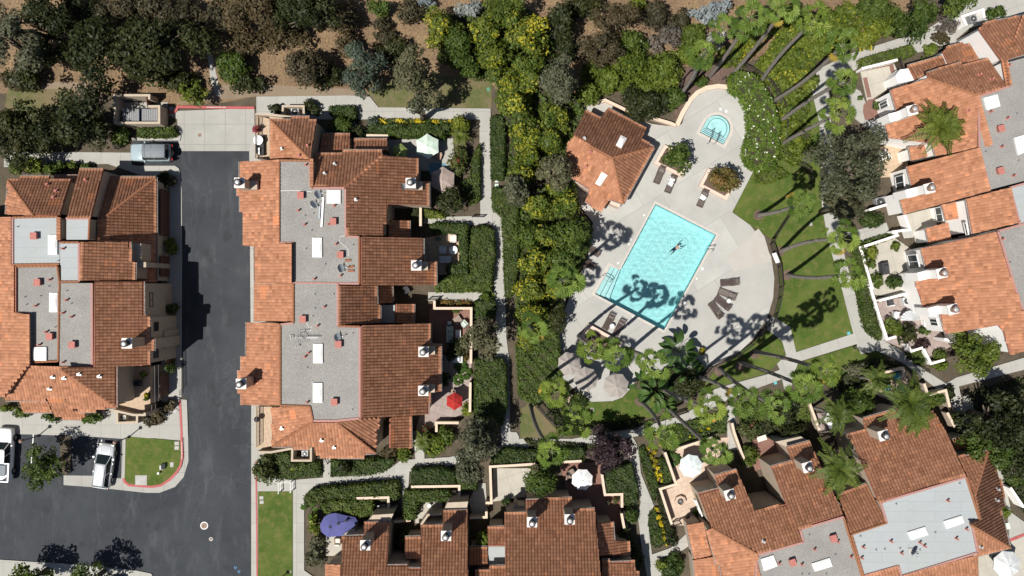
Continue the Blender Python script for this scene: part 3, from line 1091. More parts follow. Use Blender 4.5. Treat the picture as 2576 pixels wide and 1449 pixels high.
# ================= centre house =================
H2 = House('terraced_house', 'long terraced house with two grey gravel roofs and orange tiles beside the asphalt road', W(850, 740, 0), M['stucco'])
h = H2
R = [(145, -244, ZE), (145, 145, ZE), (540, 150, 7.2)]
r_ = lambda t, L: [(*q(t, a, b)[0], z) for a, b, z in L]
pw = tile(h, q('11', 145, -244, 540, 150, 150, 147), r_('11', R))
pn = tile(h, q('11', 145, -244, 355, -244, 355, -275, 540, -275, 540, -244, 610, -244, 545, 150, 540, 150), r_('11', [(145, -244, ZE), (610, -244, ZE), (540, 150, 7.2)]))
hip(h, pn, *q('11', 145, -244, 540, 150))
tile_vent(h, '11', pw, 265, 50)
tile_vent(h, '11', pn, 525, 20, m='red_vent')
tile_vent(h, '11', pw, 440, 120, m='red_vent')
tile(h, q('11', 668, -104, 945, -100, 945, 92, 640, 92), r_('11', [(770, -104, 2.7), (945, -104, 2.7), (800, 92, 3.6)]))
tile(h, q('11', 990, -50, 1320, -50, 1320, 62, 990, 62), r_('11', [(990, -50, 2.6), (1320, -50, 2.6), (1000, 62, 3.2)]))
pn = tile(h, q('11', 600, 97, 875, 97, 875, 62, 1270, 65, 1277, 112, 895, 440, 575, 418), r_('11', [(600, 97, 5.5), (1270, 97, 5.5), (895, 440, Z2 + 0.1)]))
pe = tile(h, q('11', 1277, 114, 1620, 145, 1620, 378, 1740, 378, 1740, 620, 1325, 605, 1315, 800, 1285, 810, 1285, 920, 910, 918, 908, 440, 895, 440), r_('11', [(908, 440, Z2 + 0.1), (908, 915, Z2 + 0.1), (1740, 500, 4.6)]))
hip(h, pn, *q('11', 1272, 112, 895, 440))
tile_vent(h, '11', pn, 795, 203, 695, 298)
tile_vent(h, '11', pe, 1008, 560)
tile(h, q('11', 549, 150, 577, 150, 577, 420, 552, 420), r_('11', [(549, 150, 7.4), (549, 420, 7.4), (577, 300, 7.25)]), gutter=False)
flat(h, q('11', 235, 165, 543, 168, 549, 422, 575, 445, 900, 445, 905, 932, 1040, 937, 1040, 1405, 357, 1400, 360, 1017, 383, 995, 235, 995), Z2, 'gravel_roof', 'cpcpppcpccpccp'.replace(' ', '')[:12])
flat(h, q('12', 378, -40, 822, -40, 824, 382, 1045, 388, 1045, 1310, 805, 1335, 575, 1335, 545, 1190, 245, 1180, 245, 368, 378, 352), Z2 + 0.12, 'gravel_roof', 'npcpppcccpcp')
# roofs falling to the road
tile(h, [(603, 407), (700, 402), (702, 612), (733, 613), (733, 713), (641, 713), (640, 620), (614, 618), (614, 534), (604, 533), (604, 495), (597, 493), (597, 470), (603, 452)], [(702, 407, Z2 + 0.1), (702, 612, Z2 + 0.1), (603, 407, 5.6)])
tile(h, [(641, 714), (737, 714), (737, 808), (640, 808)], [(737, 714, Z2 + 0.1), (737, 808, Z2 + 0.1), (641, 714, 5.7)])
tile(h, [(620, 811), (704, 813), (704, 1020), (607, 1018), (607, 990), (600, 990), (599, 931), (607, 931), (607, 896), (619, 896)], [(704, 813, Z2 + 0.15), (704, 1020, Z2 + 0.15), (607, 900, 5.6)])
pw = tile(h, q('12', 160, 1200, 545, 1192, 575, 1340, 165, 1592), r_('12', [(545, 1192, 7.2), (575, 1340, 7.2), (160, 1300, 5.5)]))
ps = tile(h, q('13', 575, -109, 805, -109, 1205, 212, 1100, 220, 1090, 262, 820, 260, 820, 250, 650, 250, 650, 220, 600, 220, 590, 153, 545, 150, 540, 170, 375, 170, 370, 150, 165, 147), r_('13', [(575, -109, 7.2), (805, -109, 7.2), (600, 220, 5.5)]))
hip(h, ps, *q('13', 575, -105, 168, 146)); hip(h, ps, *q('13', 805, -105, 1200, 210))
tile_vent(h, '13', ps, 665, 80, 790, 150)
pe2 = tile(h, q('12', 805, 1335, 1050, 1312, 1240, 1312, 1238, 1420, 1210, 1425, 1208, 1655), r_('12', [(805, 1335, 7.2), (1050, 1312, 6.5), (1210, 1640, 5.2)]))
tile_vent(h, '12', pw, 265, 1410)
pe = tile(h, q('11', 1055, 935, 1685, 950, 1685, 1180, 1812, 1182, 1815, 1420, 1055, 1420), r_('11', [(1055, 935, Z2 + 0.15), (1055, 1420, Z2 + 0.15), (1812, 1200, 4.6)]))
tile(h, q('12', 834, -22, 1215, -22, 1220, 165, 1250, 180, 1250, 350, 834, 370), r_('12', [(834, 0, Z2 + 0.15), (834, 370, Z2 + 0.15), (1250, 200, 5.2)]))
pe = tile(h, q('12', 1060, 378, 1745, 357, 1745, 570, 1860, 575, 1860, 1040, 1745, 1050, 1735, 1270, 1060, 1305), r_('12', [(1060, 375, Z2 + 0.2), (1060, 1300, Z2 + 0.2), (1860, 800, 4.6)]))
for pts in (('11', 1330, 770, 1545, 770, 1545, 935, 1330, 935), ('12', 1405, 162, 1592, 162, 1588, 352, 1405, 352), ('12', 1240, -22, 1372, -22, 1372, 150, 1240, 150), ('12', 1340, 1290, 1560, 1290, 1565, 1610, 1340, 1610)):
    p = q(*pts)
    tile(h, p, [(p[0][0], p[0][1], 3.3), (p[3][0], p[3][1], 3.3), (p[1][0], p[1][1], 2.7)])
flat(h, q('12', 1255, 172, 1398, 172, 1398, 352, 1255, 352), 3.0, 'membrane_roof', 'nnnn')
for a in (('11', 1556, 392), ('11', 1612, 1222), ('12', 1685, 643), ('12', 1683, 1035)):
    chimney(h, *a, ztop=7.4, z0=3.0, shoulder=(1, 0, 0.5, 5.4))
chimney(h, '01', 2408, 390, z0=3.0, ztop=8.8, shoulder=(1, 0, 0.7, 7.0))
chimney(h, '02', 2425, 965, z0=3.0, ztop=8.8)
vents(h, '11', Z2, (448, 516, 775, 780, 848, 1115), (420, 665, 483, 808, 725, 803, 780, 618, 800, 1005, 845, 1325, 580, 1358, 495, 205), small=(488, 718, 572, 696, 555, 868, 500, 1053, 690, 1210, 972, 1013))
vents(h, '12', Z2 + 0.12, (470, 315, 828, 567, 787, 1148), (680, 190, 612, 382, 522, 655, 485, 695, 508, 1155), small=(585, 62, 775, 62, 587, 205, 567, 285, 970, 457, 510, 803, 963, 1228))
skylight(h, q('11', 711, 463, 850, 463, 850, 598, 711, 598), Z2)
skylight(h, q('11', 567, 943, 663, 943, 663, 1140, 567, 1140), Z2)
skylight(h, q('12', 575, 562, 670, 562, 670, 757, 575, 757), Z2 + 0.12)
skylight(h, q('12', 572, 957, 667, 957, 667, 1153, 572, 1153), Z2 + 0.12)
for z_, pts in ((7.12, q('11', 235, 470, 400, 466, 560, 480)), (7.12, q('11', 912, 915, 850, 930, 840, 980, 930, 1060, 930, 1130)), (7.24, q('12', 510, 350, 530, 395, 560, 385, 545, 440))):
    b = MB(); b.tube([W(u, v, z_) for u, v in pts], 0.025, 5); h.child('cable', b, M['white_metal'])
# terraces over the garages at the road
flat(h, q('10', -10, 1155, 150, 1200, 150, 1590, -12, 1590), 3.0, 'deck_tile', 'nnnn')
flat(h, q('12', -5, 1195, 160, 1195, 160, 1590, -5, 1620), 3.0, 'deck_tile', 'nnnn')
flat(h, q('10', 110, 1145, 360, 1185, 355, 1210, 150, 1205), 3.02, 'deck_tile', 'nnnn')


def parapet(h, pts, zt, w=0.22, z0=0.0, m=None):
    b = strip(None, [W(u, v, zt) for u, v in pts], w, z0, zt, None)
    o = h.child('parapet', b, m or h.wm)
    bm = bmesh.new(); bm.from_mesh(o.data); bmesh.ops.recalc_face_normals(bm, faces=bm.faces[:]); bm.to_mesh(o.data); bm.free()


def railing(h, pts, z0, hgt=1.0, m=None, gap=0.13, name='railing'):
    b = MB()
    P = [W(u, v, z0 + hgt) for u, v in pts]
    for i in range(len(P) - 1):
        a, c = P[i], P[i + 1]
        d = c - a; L = d.length; ang = math.atan2(d.y, d.x)
        for zz in (z0 + hgt - 0.03, z0 + 0.1):
            b.box(((a.x + c.x) / 2, (a.y + c.y) / 2, zz), (L, 0.05, 0.05), ang)
        n = int(L / gap)
        for k in range(n + 1):
            p = a.lerp(c, k / max(1, n))
            b.box((p.x, p.y, z0 + hgt / 2), (0.025, 0.025, hgt - 0.05), ang)
    return h.child(name, b, m or M['dark_metal'])


parapet(h, q('10', -8, 1150, 112, 1150, 360, 1178), 3.6)
railing(h, q('10', -4, 1160, -6, 1585), 3.0)
railing(h, q('12', 5, 1200, 5, 1600), 3.0)
parapet(h, q('13', 15, 203, 145, 205, 370, 165), 3.6)
# air-conditioner yards on the gable ends
parapet(h, q('10', 265, 1180, 270, 1068, 478, 1068, 480, 1170), 1.5)
parapet(h, q('13', 365, 160, 362, 288, 552, 288, 552, 155), 1.5)
h.done()

# ================= house at the road's other side =================
H1 = House('terraced_house', 'terraced house with pale membrane and gravel roofs behind the parked cars and dark garage doors', W(215, 740, 0), M['stucco'])
h = H1
pn = tile(h, q('01', 85, 366, 200, 366, 205, 325, 500, 325, 500, 366, 712, 366, 602, 715, 345, 725), r_('01', [(85, 366, 5.2), (712, 366, 5.2), (600, 715, 7.2)]))
pw = tile(h, q('01', 83, 368, 342, 722, 58, 712), r_('01', [(83, 368, 5.2), (58, 712, 5.5), (342, 722, 7.2)]))
hip(h, pn, *q('01', 85, 368, 342, 722))
tile_vent(h, '01', pn, 490, 410, 580, 475, 553, 540, m='red_vent')
pn = tile(h, q('01', 780, 332, 802, 250, 1042, 252, 915, 738, 682, 738), r_('01', [(802, 250, 4.7), (1042, 250, 4.7), (800, 738, 7.0)]))
tile_vent(h, '01', pn, 875, 363, m='red_vent')
tile(h, q('01', 545, 318, 790, 318, 785, 470, 545, 470), r_('01', [(600, 318, 3.2), (780, 318, 3.2), (600, 470, 3.6)]))
pn = tile(h, q('01', 1085, 332, 1572, 332, 1057, 735, 985, 770, 985, 700), r_('01', [(1085, 332, 3.0), (1572, 332, 3.0), (1057, 735, 5.2)]))
pe = tile(h, q('01', 1574, 336, 1577, 1390, 1000, 1390, 985, 960, 985, 770, 1057, 735), r_('01', [(1574, 336, 3.0), (1577, 1390, 3.0), (1057, 735, 5.2)]))
hip(h, pe, *q('01', 1570, 340, 1057, 735))
tile(h, q('01', 590, 740, 612, 740, 612, 965, 585, 965), r_('01', [(590, 740, 7.35), (590, 960, 7.35), (612, 800, 7.25)]), gutter=False)
flat(h, q('01', 130, 740, 583, 732, 583, 975, 600, 990, 600, 1208, 130, 1215), 7.1, 'membrane_roof', 'ccnncp')
flat(h, q('01', 668, 750, 905, 750, 895, 962, 668, 962), 6.9, 'membrane_roof', 'pcnn')
flat(h, q('01', 605, 990, 798, 990, 798, 1385, 615, 1385, 615, 1230, 603, 1208), 7.1, 'membrane_roof', 'cpcnnn')
flat(h, q('01', 165, 1232, 580, 1228, 602, 1400) + q('02', 590, 735, 300, 745, 290, 262, 160, 245), 7.05, 'gravel_roof', 'ccccppp')
flat(h, q('01', 602, 1400, 928, 1400) + q('02', 930, 800, 598, 795), 7.1, 'gravel_roof', 'npcn')
pe = tile(h, q('01', 820, 985, 1312, 985, 1315, 1190, 1365, 1190, 1360, 1368, 808, 1372), r_('01', [(820, 985, 7.5), (808, 1372, 7.5), (1360, 1200, 6.4)]))
pe = tile(h, q('01', 950, 1385, 1447, 1385) + q('02', 1450, 270, 1508, 290, 1508, 500, 1552, 500, 1552, 632, 1508, 632, 1505, 775, 1172, 790, 1172, 1203, 615, 820, 600, 798, 940, 798), r_('02', [(950, -60, 7.6), (950, 780, 7.6), (1505, 400, 6.6)]))
tile_vent(h, '02', pe, 808, 865, 1012, 887)
tile(h, q('01', -560, 735, 118, 735, 130, 1213, 160, 1232, 160, 1449) + q('02', 160, 248, 290, 265, 295, 770, 45, 1095, -560, 1095), r_('01', [(130, 735, 7.2), (130, 1213, 7.2), (-560, 900, 5.2)]))
ps = tile(h, q('02', 302, 780, 600, 795, 617, 822, 1172, 1205, 970, 1212, 968, 1245, 800, 1245, 780, 1215, 705, 1212, 655, 1102, 460, 1100, 470, 1132, 55, 1132, 50, 1092), r_('02', [(302, 780, 7.2), (590, 790, 7.2), (600, 1215, 5.5)]))
hip(h, ps, *q('02', 298, 782, 52, 1094)); hip(h, ps, *q('02', 615, 822, 1170, 1203))
tile_vent(h, '02', ps, 545, 893, 512, 1010, 658, 905)
tile(h, q('02', 200, 1140, 480, 1136, 530, 1250, 238, 1250), r_('02', [(240, 1250, 2.8), (530, 1250, 2.8), (300, 1140, 3.4)]))
tile(h, q('02', 478, 1108, 656, 1106, 705, 1215, 790, 1240, 860, 1252, 858, 1297, 800, 1322, 628, 1322, 625, 1294, 560, 1294), r_('02', [(560, 1294, 2.8), (858, 1294, 2.8), (560, 1108, 3.9)]))
chimney(h, '02', 1275, 557, z0=3.5, ztop=9.6)
vents(h, '01', 7.1, (336, 925,), (620, 1052,), small=(172, 830, 580, 1172))
vents(h, '01', 7.05, (372, 1393,), (487, 1365,), small=(485, 1430,))
vents(h, '02', 7.05, (495, 490,), (345, 178, 450, 443, 380, 573), small=(260, 165, 400, 80, 245, 90, 548, 393))
vents(h, '02', 7.1, (722, 573,), (655, 122, 618, 252, 708, 290, 620, 750), small=(665, 28, 712, 155))
skylight(h, q('01', 483, 920, 573, 918, 573, 1113, 483, 1113), 7.1)
skylight(h, q('02', 495, 48, 578, 48, 578, 243, 495, 243), 7.05)
skylight(h, q('02', 330, 596, 465, 596, 465, 731, 330, 731), 7.05)
# roof terrace above the end garage
flat(h, q('02', 1178, 800, 1510, 790, 1512, 1165, 1455, 1175, 1455, 1265, 1330, 1272, 1180, 1215), 3.0, 'deck_tile', 'nnnnnnn')
railing(h, q('02', 1555, 780, 1558, 1150), 3.0)
railing(h, q('02', 1525, 1180, 1525, 1230), 3.0)
parapet(h, q('02', 1100, 1222, 1340, 1278, 1455, 1278, 1455, 1255), 3.9)
parapet(h, q('02', 1180, 1140, 1290, 1130), 3.9)
block(h, q('02', 1515, 500, 1545, 500, 1545, 640, 1515, 640), 4.6)
# bay on the upper wall and wall lamps
block(h, q('02', 1552, 430, 1655, 428, 1655, 605, 1552, 610), 3.3)
mk('garage_brown', (0.12, 0.062, 0.043), 0.7, (0.1, 0.05, 0.035), 3)
for (t, y0, y1, x) in (('01', 470, 935, 1706), ('01', 1128, 1340, 1706), ('02', 300, 760, 1760), ('02', 845, 1080, 1700)):
    a, b = q(t, x, y0, x, y1)
    A, B = W(*a, 0.02), W(*b, 0.02)
    d = MB()
    n = 4
    for k in range(n):
        d.box((A.x - 0.02, (A.y + B.y) / 2, 0.28 + 0.55 * k), (0.06, abs(A.y - B.y) - 0.1, 0.53))
    h.child('garage_door', d, M['garage_brown'])
block(h, q('01', 1380, 1180, 1470, 1190, 1470, 1240, 1380, 1240), 5.6)
block(h, q('01', 1322, 1000, 1420, 1000, 1420, 1180, 1322, 1180), 5.5)
window(h, '02', 1530, 45, 1530, 190, 4.4, 5.2, 2, 'dark_metal', out=(1, 0, 0))
window(h, '02', 1585, 340, 1585, 430, 4.4, 5.4, 2, 'dark_metal', out=(1, 0, 0))
window(h, '02', 1585, 615, 1585, 700, 4.4, 5.4, 2, 'dark_metal', out=(1, 0, 0))
parapet(h, q('02', 1178, 1230, 1178, 1358, 1378, 1350, 1378, 1285), 1.4)
h.done()

# ================= bottom centre house =================
H3 = House('terraced_house', 'tiled terraced house with four white capped chimneys below the white umbrella', W(1220, 1480, 0), M['stucco'])
h = H3
tile(h, q('13', 865, 1050, 1085, 1040, 1088, 910, 1342, 903, 1322, 1342, 1522, 1338, 1537, 1370, 1655, 1370, 1650, 2200, 865, 2200), r_('13', [(865, 1045, 4.4), (1342, 1045, 4.4), (1100, 2200, 8.4)]))
tile(h, q('13', 708, 1330, 850, 1336, 862, 1760, 700, 1760), r_('13', [(855, 1336, 3.8), (855, 1760, 3.8), (705, 1336, 3.2)]))
tile(h, q('13', 1500, 1055, 1655, 1052, 1652, 1275, 1500, 1275), r_('13', [(1500, 1055, 3.0), (1655, 1052, 3.0), (1500, 1275, 3.7)]))
tile(h, q('13', 1660, 945, 1880, 935, 1884, 793, 2125, 785, 2142, 2200, 1660, 2200), r_('13', [(1660, 940, 4.4), (2125, 940, 4.4), (1700, 2200, 8.7)]))
p3 = tile(h, q('23', -76, 815, 140, 808, 138, 685, 602, 658, 607, 783, 832, 768, 892, 1449, 910, 2200, -60, 2200), r_('23', [(-76, 812, 4.5), (832, 812, 4.5), (0, 2200, 9.1)]))
tile(h, q('13', 2330, 957, 2498, 950, 2515, 1148, 2335, 1150), r_('13', [(2330, 955, 3.4), (2500, 955, 3.4), (2335, 1150, 4.0)]))
flat(h, q('13', 2338, 1152, 2515, 1152, 2518, 1340, 2338, 1340), 2.9, 'membrane_roof', 'nnnn')
tile(h, q('13', 2205, 1398, 2350, 1390, 2350, 1350, 2522, 1345, 2522, 1900, 2205, 1900), r_('13', [(2205, 1395, 4.2), (2520, 1395, 4.2), (2205, 1900, 5.4)]))
tile(h, q('13', 2145, 1155, 2330, 1155, 2330, 1335, 2145, 1335), r_('13', [(2145, 1155, 2.7), (2330, 1155, 2.7), (2145, 1335, 3.3)]))
pe = tile(h, q('23', 855, 918, 1015, 902, 1030, 1092, 1175, 1098, 1187, 1235, 870, 1240), r_('23', [(860, 920, 3.7), (870, 1235, 3.7), (1180, 1100, 2.7)]))
tile(h, q('23', 905, 1290, 985, 1285, 987, 1310, 1235, 1300, 1245, 1402, 1280, 1410, 1285, 2000, 910, 2000), r_('23', [(905, 1300, 4.2), (1235, 1300, 4.2), (910, 2000, 5.7)]))
for a, f in ((('13', 1098, 1140), 0), (('13', 1912, 1046), 0), (('23', 202, 908), 0), (('23', 580, 880), 0)):
    chimney(h, *a, z0=3.5)
block(h, q('13', 1115, 905, 1175, 835, 1385, 822, 1342, 903), 3.6)
block(h, q('13', 1890, 790, 1930, 710, 2135, 700, 2118, 785), 3.6)
block(h, q('23', 30, 700, 60, 740, 130, 745, 130, 800, 0, 805), 2.4)
window(h, '13', 1395, 1310, 1505, 1310, 3.3, 4.2, 2, 'dark_metal', out=(0, 1, 0))
window(h, '13', 1755, 905, 1850, 900, 1.0, 3.0, 2, 'dark_metal', out=(0, 1, 0))
window(h, '23', 5, 785, 120, 780, 1.0, 3.0, 2, 'dark_metal', out=(0, 1, 0))
parapet(h, q('13', 895, 1035, 950, 1000, 990, 1000), 2.6)
parapet(h, q('13', 1660, 935, 1730, 835, 1870, 830), 2.6)
h.done()

# ================= bottom right house =================
H4 = House('terraced_house', 'slanted tiled house with pale membrane and gravel roofs below the feather palms', W(2180, 1330, 0), M['stucco'])
h = H4
pn = tile(h, q('23', 1870, 618, 2075, 570, 2040, 435, 2257, 377, 2435, 785, 2576, 752, 2757, 728, 2925, 1105, 2480, 1222, 2010, 965), r_('23', [(1870, 618, 4.9), (2435, 455, 4.9), (2480, 1222, 7.2)]))
pw = tile(h, q('23', 2010, 968, 2455, 1225, 2560, 1700, 2180, 1720, 2108, 1449, 2095, 1330, 2060, 1340, 1960, 985), r_('23', [(1960, 985, 5.5), (2108, 1449, 5.5), (2455, 1225, 7.2)]))
hip(h, pn, *q('23', 2005, 965, 2460, 1222))
tile_vent(h, '23', pn, 2525, 1095)
tile(h, q('23', 1755, 932, 1915, 907, 2012, 1237, 1830, 1282), r_('23', [(1755, 932, 3.0), (1830, 1282, 3.0), (1915, 907, 3.6)]))
tile(h, q('23', 1825, 1287, 2022, 1257, 2092, 1337, 2105, 1720, 1870, 1720), r_('23', [(1825, 1287, 3.2), (1860, 1600, 3.2), (2022, 1257, 3.8)]))
pn = tile(h, q('33', 30, 347, 240, 290, 188, 152, 415, 90, 757, 832, 290, 972, 180, 725), r_('33', [(30, 347, 4.9), (440, 240, 4.9), (757, 832, 7.2)]))
tile(h, q('33', 705, 640, 815, 590, 985, 517, 1195, 908, 835, 1028), r_('33', [(705, 640, 5.5), (985, 540, 5.5), (835, 1028, 7.1)]))
pn = tile(h, q('33', 960, -139, 1330, -244, 1480, -215, 1660, -214, 1790, 0, 1985, 432, 1110, 705, 870, 140, 795, 35, 975, -20), r_('33', [(795, 35, 4.8), (1700, -214, 4.8), (1110, 705, 7.25)]))
tile(h, q('33', 1850, 80, 2020, 25, 2067, 140, 1895, 190), r_('33', [(1850, 80, 2.8), (2020, 25, 2.8), (1895, 190, 3.4)]))
pn = tile(h, q('33', 1910, 240, 1975, 220, 1985, 242, 2212, 187, 2080, 625, 2000, 440), r_('33', [(1910, 240, 5.5), (2212, 160, 5.5), (2080, 625, 7.2)]))
pe = tile(h, q('33', 2216, 188, 2350, 520, 2385, 745, 2340, 780, 2437, 1160, 2030, 928, 2130, 880, 2080, 628), r_('33', [(2216, 188, 5.5), (2437, 1160, 5.5), (2080, 628, 7.2)]))
ps = tile(h, q('33', 2040, 948, 2432, 1165, 2110, 1247), r_('33', [(2432, 1165, 5.5), (2110, 1247, 5.5), (2040, 948, 7.2)]))
hip(h, pe, *q('33', 2213, 190, 2082, 625)); hip(h, pe, *q('33', 2035, 930, 2435, 1162))
tile_vent(h, '33', pe, 2290, 680, 2300, 570); tile_vent(h, '33', ps, 2130, 1150)
flat(h, q('33', 320, 978, 757, 852, 800, 1000, 945, 1449, 1040, 1760, -150, 1760, -112, 1240, 10, 1202, 355, 1107), 7.05, 'gravel_roof', 'pccnnpppp')
flat(h, q('33', 1130, 708, 1990, 452, 2125, 880, 2030, 908, 2052, 952, 2107, 1212, 1340, 1449, 1310, 1345, 960, 1445, 838, 1028, 1192, 912), 7.15, 'membrane_roof', 'pcncppppccp'[:11])
tile(h, q('33', 1340, 1452, 2110, 1245, 2125, 1800, 1420, 1800), r_('33', [(1340, 1452, 7.2), (2110, 1245, 7.2), (2125, 1800, 5.6)]))
tile(h, q('33', 970, 1450, 1305, 1352, 1345, 1560, 1380, 1800, 1060, 1800), r_('33', [(970, 1450, 7.2), (1305, 1352, 7.2), (1350, 1700, 7.0)]))
for a, sh in ((('23', 2192, 632), 0), (('33', 400, 355), 0), (('33', 1165, 35), 0), (('32', 1110, 1449), 0)):
    if a[0] != '32': chimney(h, *a, rz=math.radians(15), z0=3.5, ztop=7.5)
vents(h, '33', 7.05, (662, 1072, 250, 1315), (712, 1112, 350, 1342, 478, 1190, 122, 1330, 848, 1265), math.radians(17), small=(418, 1040, 682, 1238, 345, 1435, 415, 1435, 590, 1432))
vents(h, '33', 7.15, (), (970, 1167, 1250, 1108, 1542, 1122, 1588, 1155, 1357, 1228, 1823, 698, 1910, 1080, 955, 1275, 2012, 985), small=(935, 1053, 1297, 727, 1935, 520, 1690, 1015, 1093, 1190, 1180, 1183, 1335, 1175, 1535, 1190))
skylight(h, q('33', 1408, 1010, 1580, 955, 1615, 1035, 1440, 1090), 7.15)
skylight(h, q('33', 1772, 898, 1950, 842, 1978, 915, 1800, 975), 7.15)
skylight(h, q('33', 442, 1325, 620, 1268, 650, 1352, 472, 1405), 7.05)
skylight(h, q('33', -70, 1280, 55, 1240, 97, 1350, -40, 1400), 7.05)
block(h, q('33', 70, 100, 190, 152, 415, 88, 330, 45), 3.6)
window(h, '33', 60, 465, 100, 550, 2.6, 3.6, 2, 'white_metal')
window(h, '33', 905, 380, 960, 480, 2.6, 3.8, 2, 'white_metal')
window(h, '23', 1880, 590, 2040, 545, 0.6, 2.6, 2, 'dark_metal')
window(h, '23', 1832, 660, 1900, 820, 2.4, 3.4, 2, 'white_metal')
h.done()

# ================= right hand house =================
H5 = House('terraced_house', 'slanted tiled house with bright white garden walls and gravel roofs beyond the tall palms', W(2430, 500, 0), M['stucco_white'])
h = H5
pn = tile(h, q('30', 2120, 292, 2188, 227, 2562, 158, 2388, 605, 2345, 605), r_('30', [(2120, 292, 5.5), (2562, 145, 5.5), (2388, 605, 7.2)]))
pr = tile(h, q('30', 2564, 160, 2900, 60, 2900, 450, 2576, 548, 2390, 607), r_('30', [(2564, 160, 6.1), (2390, 607, 7.2), (2900, 450, 7.2)]))
hip(h, pn, *q('30', 2560, 160, 2390, 603))
tile(h, q('30', 2355, 610, 2405, 600, 2440, 860, 2400, 870), r_('30', [(2355, 610, 7.25), (2400, 870, 7.25), (2440, 860, 7.15)]), gutter=False)
tile(h, q('30', 1760, 520, 1812, 467, 1955, 437, 2030, 447, 2122, 602, 1822, 652), r_('30', [(1760, 520, 3.5), (2040, 440, 3.5), (1822, 652, 4.1)]))
tile(h, q('30', 1403, 660, 1750, 562, 1822, 652, 1600, 740, 1480, 802), r_('30', [(1403, 660, 2.9), (1750, 562, 2.9), (1480, 802, 3.6)]))
pn = tile(h, q('30', 1595, 735, 1932, 627, 1962, 660, 2212, 592, 2395, 866, 2110, 955, 1618, 790), r_('30', [(1595, 735, 5.4), (2212, 575, 5.4), (2110, 955, 7.2)]))
pw = tile(h, q('30', 1233, 905, 1612, 787, 2108, 962, 2230, 1400, 2240, 1470, 2105, 1490, 1690, 1570, 1650, 1440, 1215, 1387, 1155, 1162, 1292, 1110), r_('30', [(1233, 905, 4.2), (1355, 1350, 4.2), (2108, 962, 7.2)]))
hip(h, pn, *q('30', 1615, 790, 2108, 960))
tile_vent(h, '30', pn, 2118, 755, 2240, 800, m='red_vent'); tile_vent(h, '30', pw, 2010, 1120, m='red_vent')
tile(h, q('31', 1418, 32, 1645, 0, 1682, 108, 1442, 168), r_('31', [(1418, 32, 3.0), (1442, 168, 3.0), (1645, 0, 3.5)]))
pw2 = tile(h, q('31', 1398, 228, 2112, 40, 2228, 470, 1370, 707, 1308, 482, 1452, 442), r_('31', [(1398, 228, 4.2), (1452, 442, 4.2), (2112, 40, 7.2)]))
tile(h, q('31', 1995, 552, 2425, 440, 2530, 790, 2055, 905), r_('31', [(1995, 552, 5.5), (2055, 905, 5.5), (2425, 440, 7.1)]))
tile(h, q('31', 1748, 612, 1895, 580, 1930, 750, 1790, 772), r_('31', [(1748, 612, 2.9), (1790, 772, 2.9), (1895, 580, 3.3)]))
tile(h, q('31', 1588, 852, 1790, 790, 1838, 958, 1618, 1002), r_('31', [(1588, 852, 2.9), (1618, 1002, 2.9), (1790, 790, 3.4)]))
pw4 = tile(h, q('31', 1543, 1052, 2310, 877, 2480, 1449) + q('32', 2500, 60, 2640, 480, 2640, 620, 2440, 672, 2375, 440, 2312, 372, 2200, 395, 1920, 442, 1787, 462, 1732, 262, 1592, 276, 1500, -5, 1475, -159, 1592, -190), r_('32', [(1543, -397, 4.2), (1592, 270, 4.2), (2500, 60, 7.2)]))
flat(h, q('31', 2385, -815, 2960, -970, 2960, 270, 2228, 462, 2122, 40, 2115, -475, 2428, -580), 7.05, 'gravel_roof', 'nnnpppc')
flat(h, q('31', 2432, 440, 2960, 290, 2960, 690, 2532, 812), 7.05, 'membrane_roof', 'pnnp')
flat(h, q('31', 2312, 878, 2532, 815, 2960, 695, 2960, 1800, 2640, 1900, 2485, 1449), 7.1, 'gravel_roof', 'ppnnpp')
for a in (('30', 1452, 1108), ('31', 1625, 445), ('31', 1750, 1300), ('32', 1862, 215)):
    chimney(h, *a, rz=math.radians(14), ztop=7.6, z0=3.0, flue='r', shoulder=(-0.97, -0.26, 0.9, 5.6))
vents(h, '30', 7.05, (2350, 1292,), (2255, 1118, 2425, 1182, 2440, 650), math.radians(15), small=(2510, 1140,))
vents(h, '31', 7.05, (2345, 268,), (2368, 22, 2487, 315), math.radians(15), small=(2195, 75, 2528, 165))
skylight(h, q('30', 2170, 985, 2310, 948, 2340, 1068, 2205, 1108), 7.05)
skylight(h, q('30', 2480, 1385, 2620, 1345, 2660, 1500, 2520, 1560), 7.05)
vents(h, '31', 7.1, (), (2370, 955,), small=(2440, 1190,))
# garden doors in the white walls
window(h, '31', 1405, 1115, 1440, 1255, 1.9, 3.9, 2)
window(h, '31', 1284, 330, 1302, 472, 1.9, 3.7, 2)
window(h, '30', 1122, 1040, 1140, 1108, 1.9, 3.7, 2)
window(h, '31', 1682, 640, 1710, 785, 1.3, 2.6, 2)
window(h, '31', 1973, 790, 2000, 915, 4.8, 5.3, 2)
window(h, '32', 1622, 300, 1645, 375, 2.0, 3.6, 2)
block(h, q('30', 1285, 760, 1330, 700, 1410, 690, 1480, 802, 1310, 838), 2.9)
h.done()

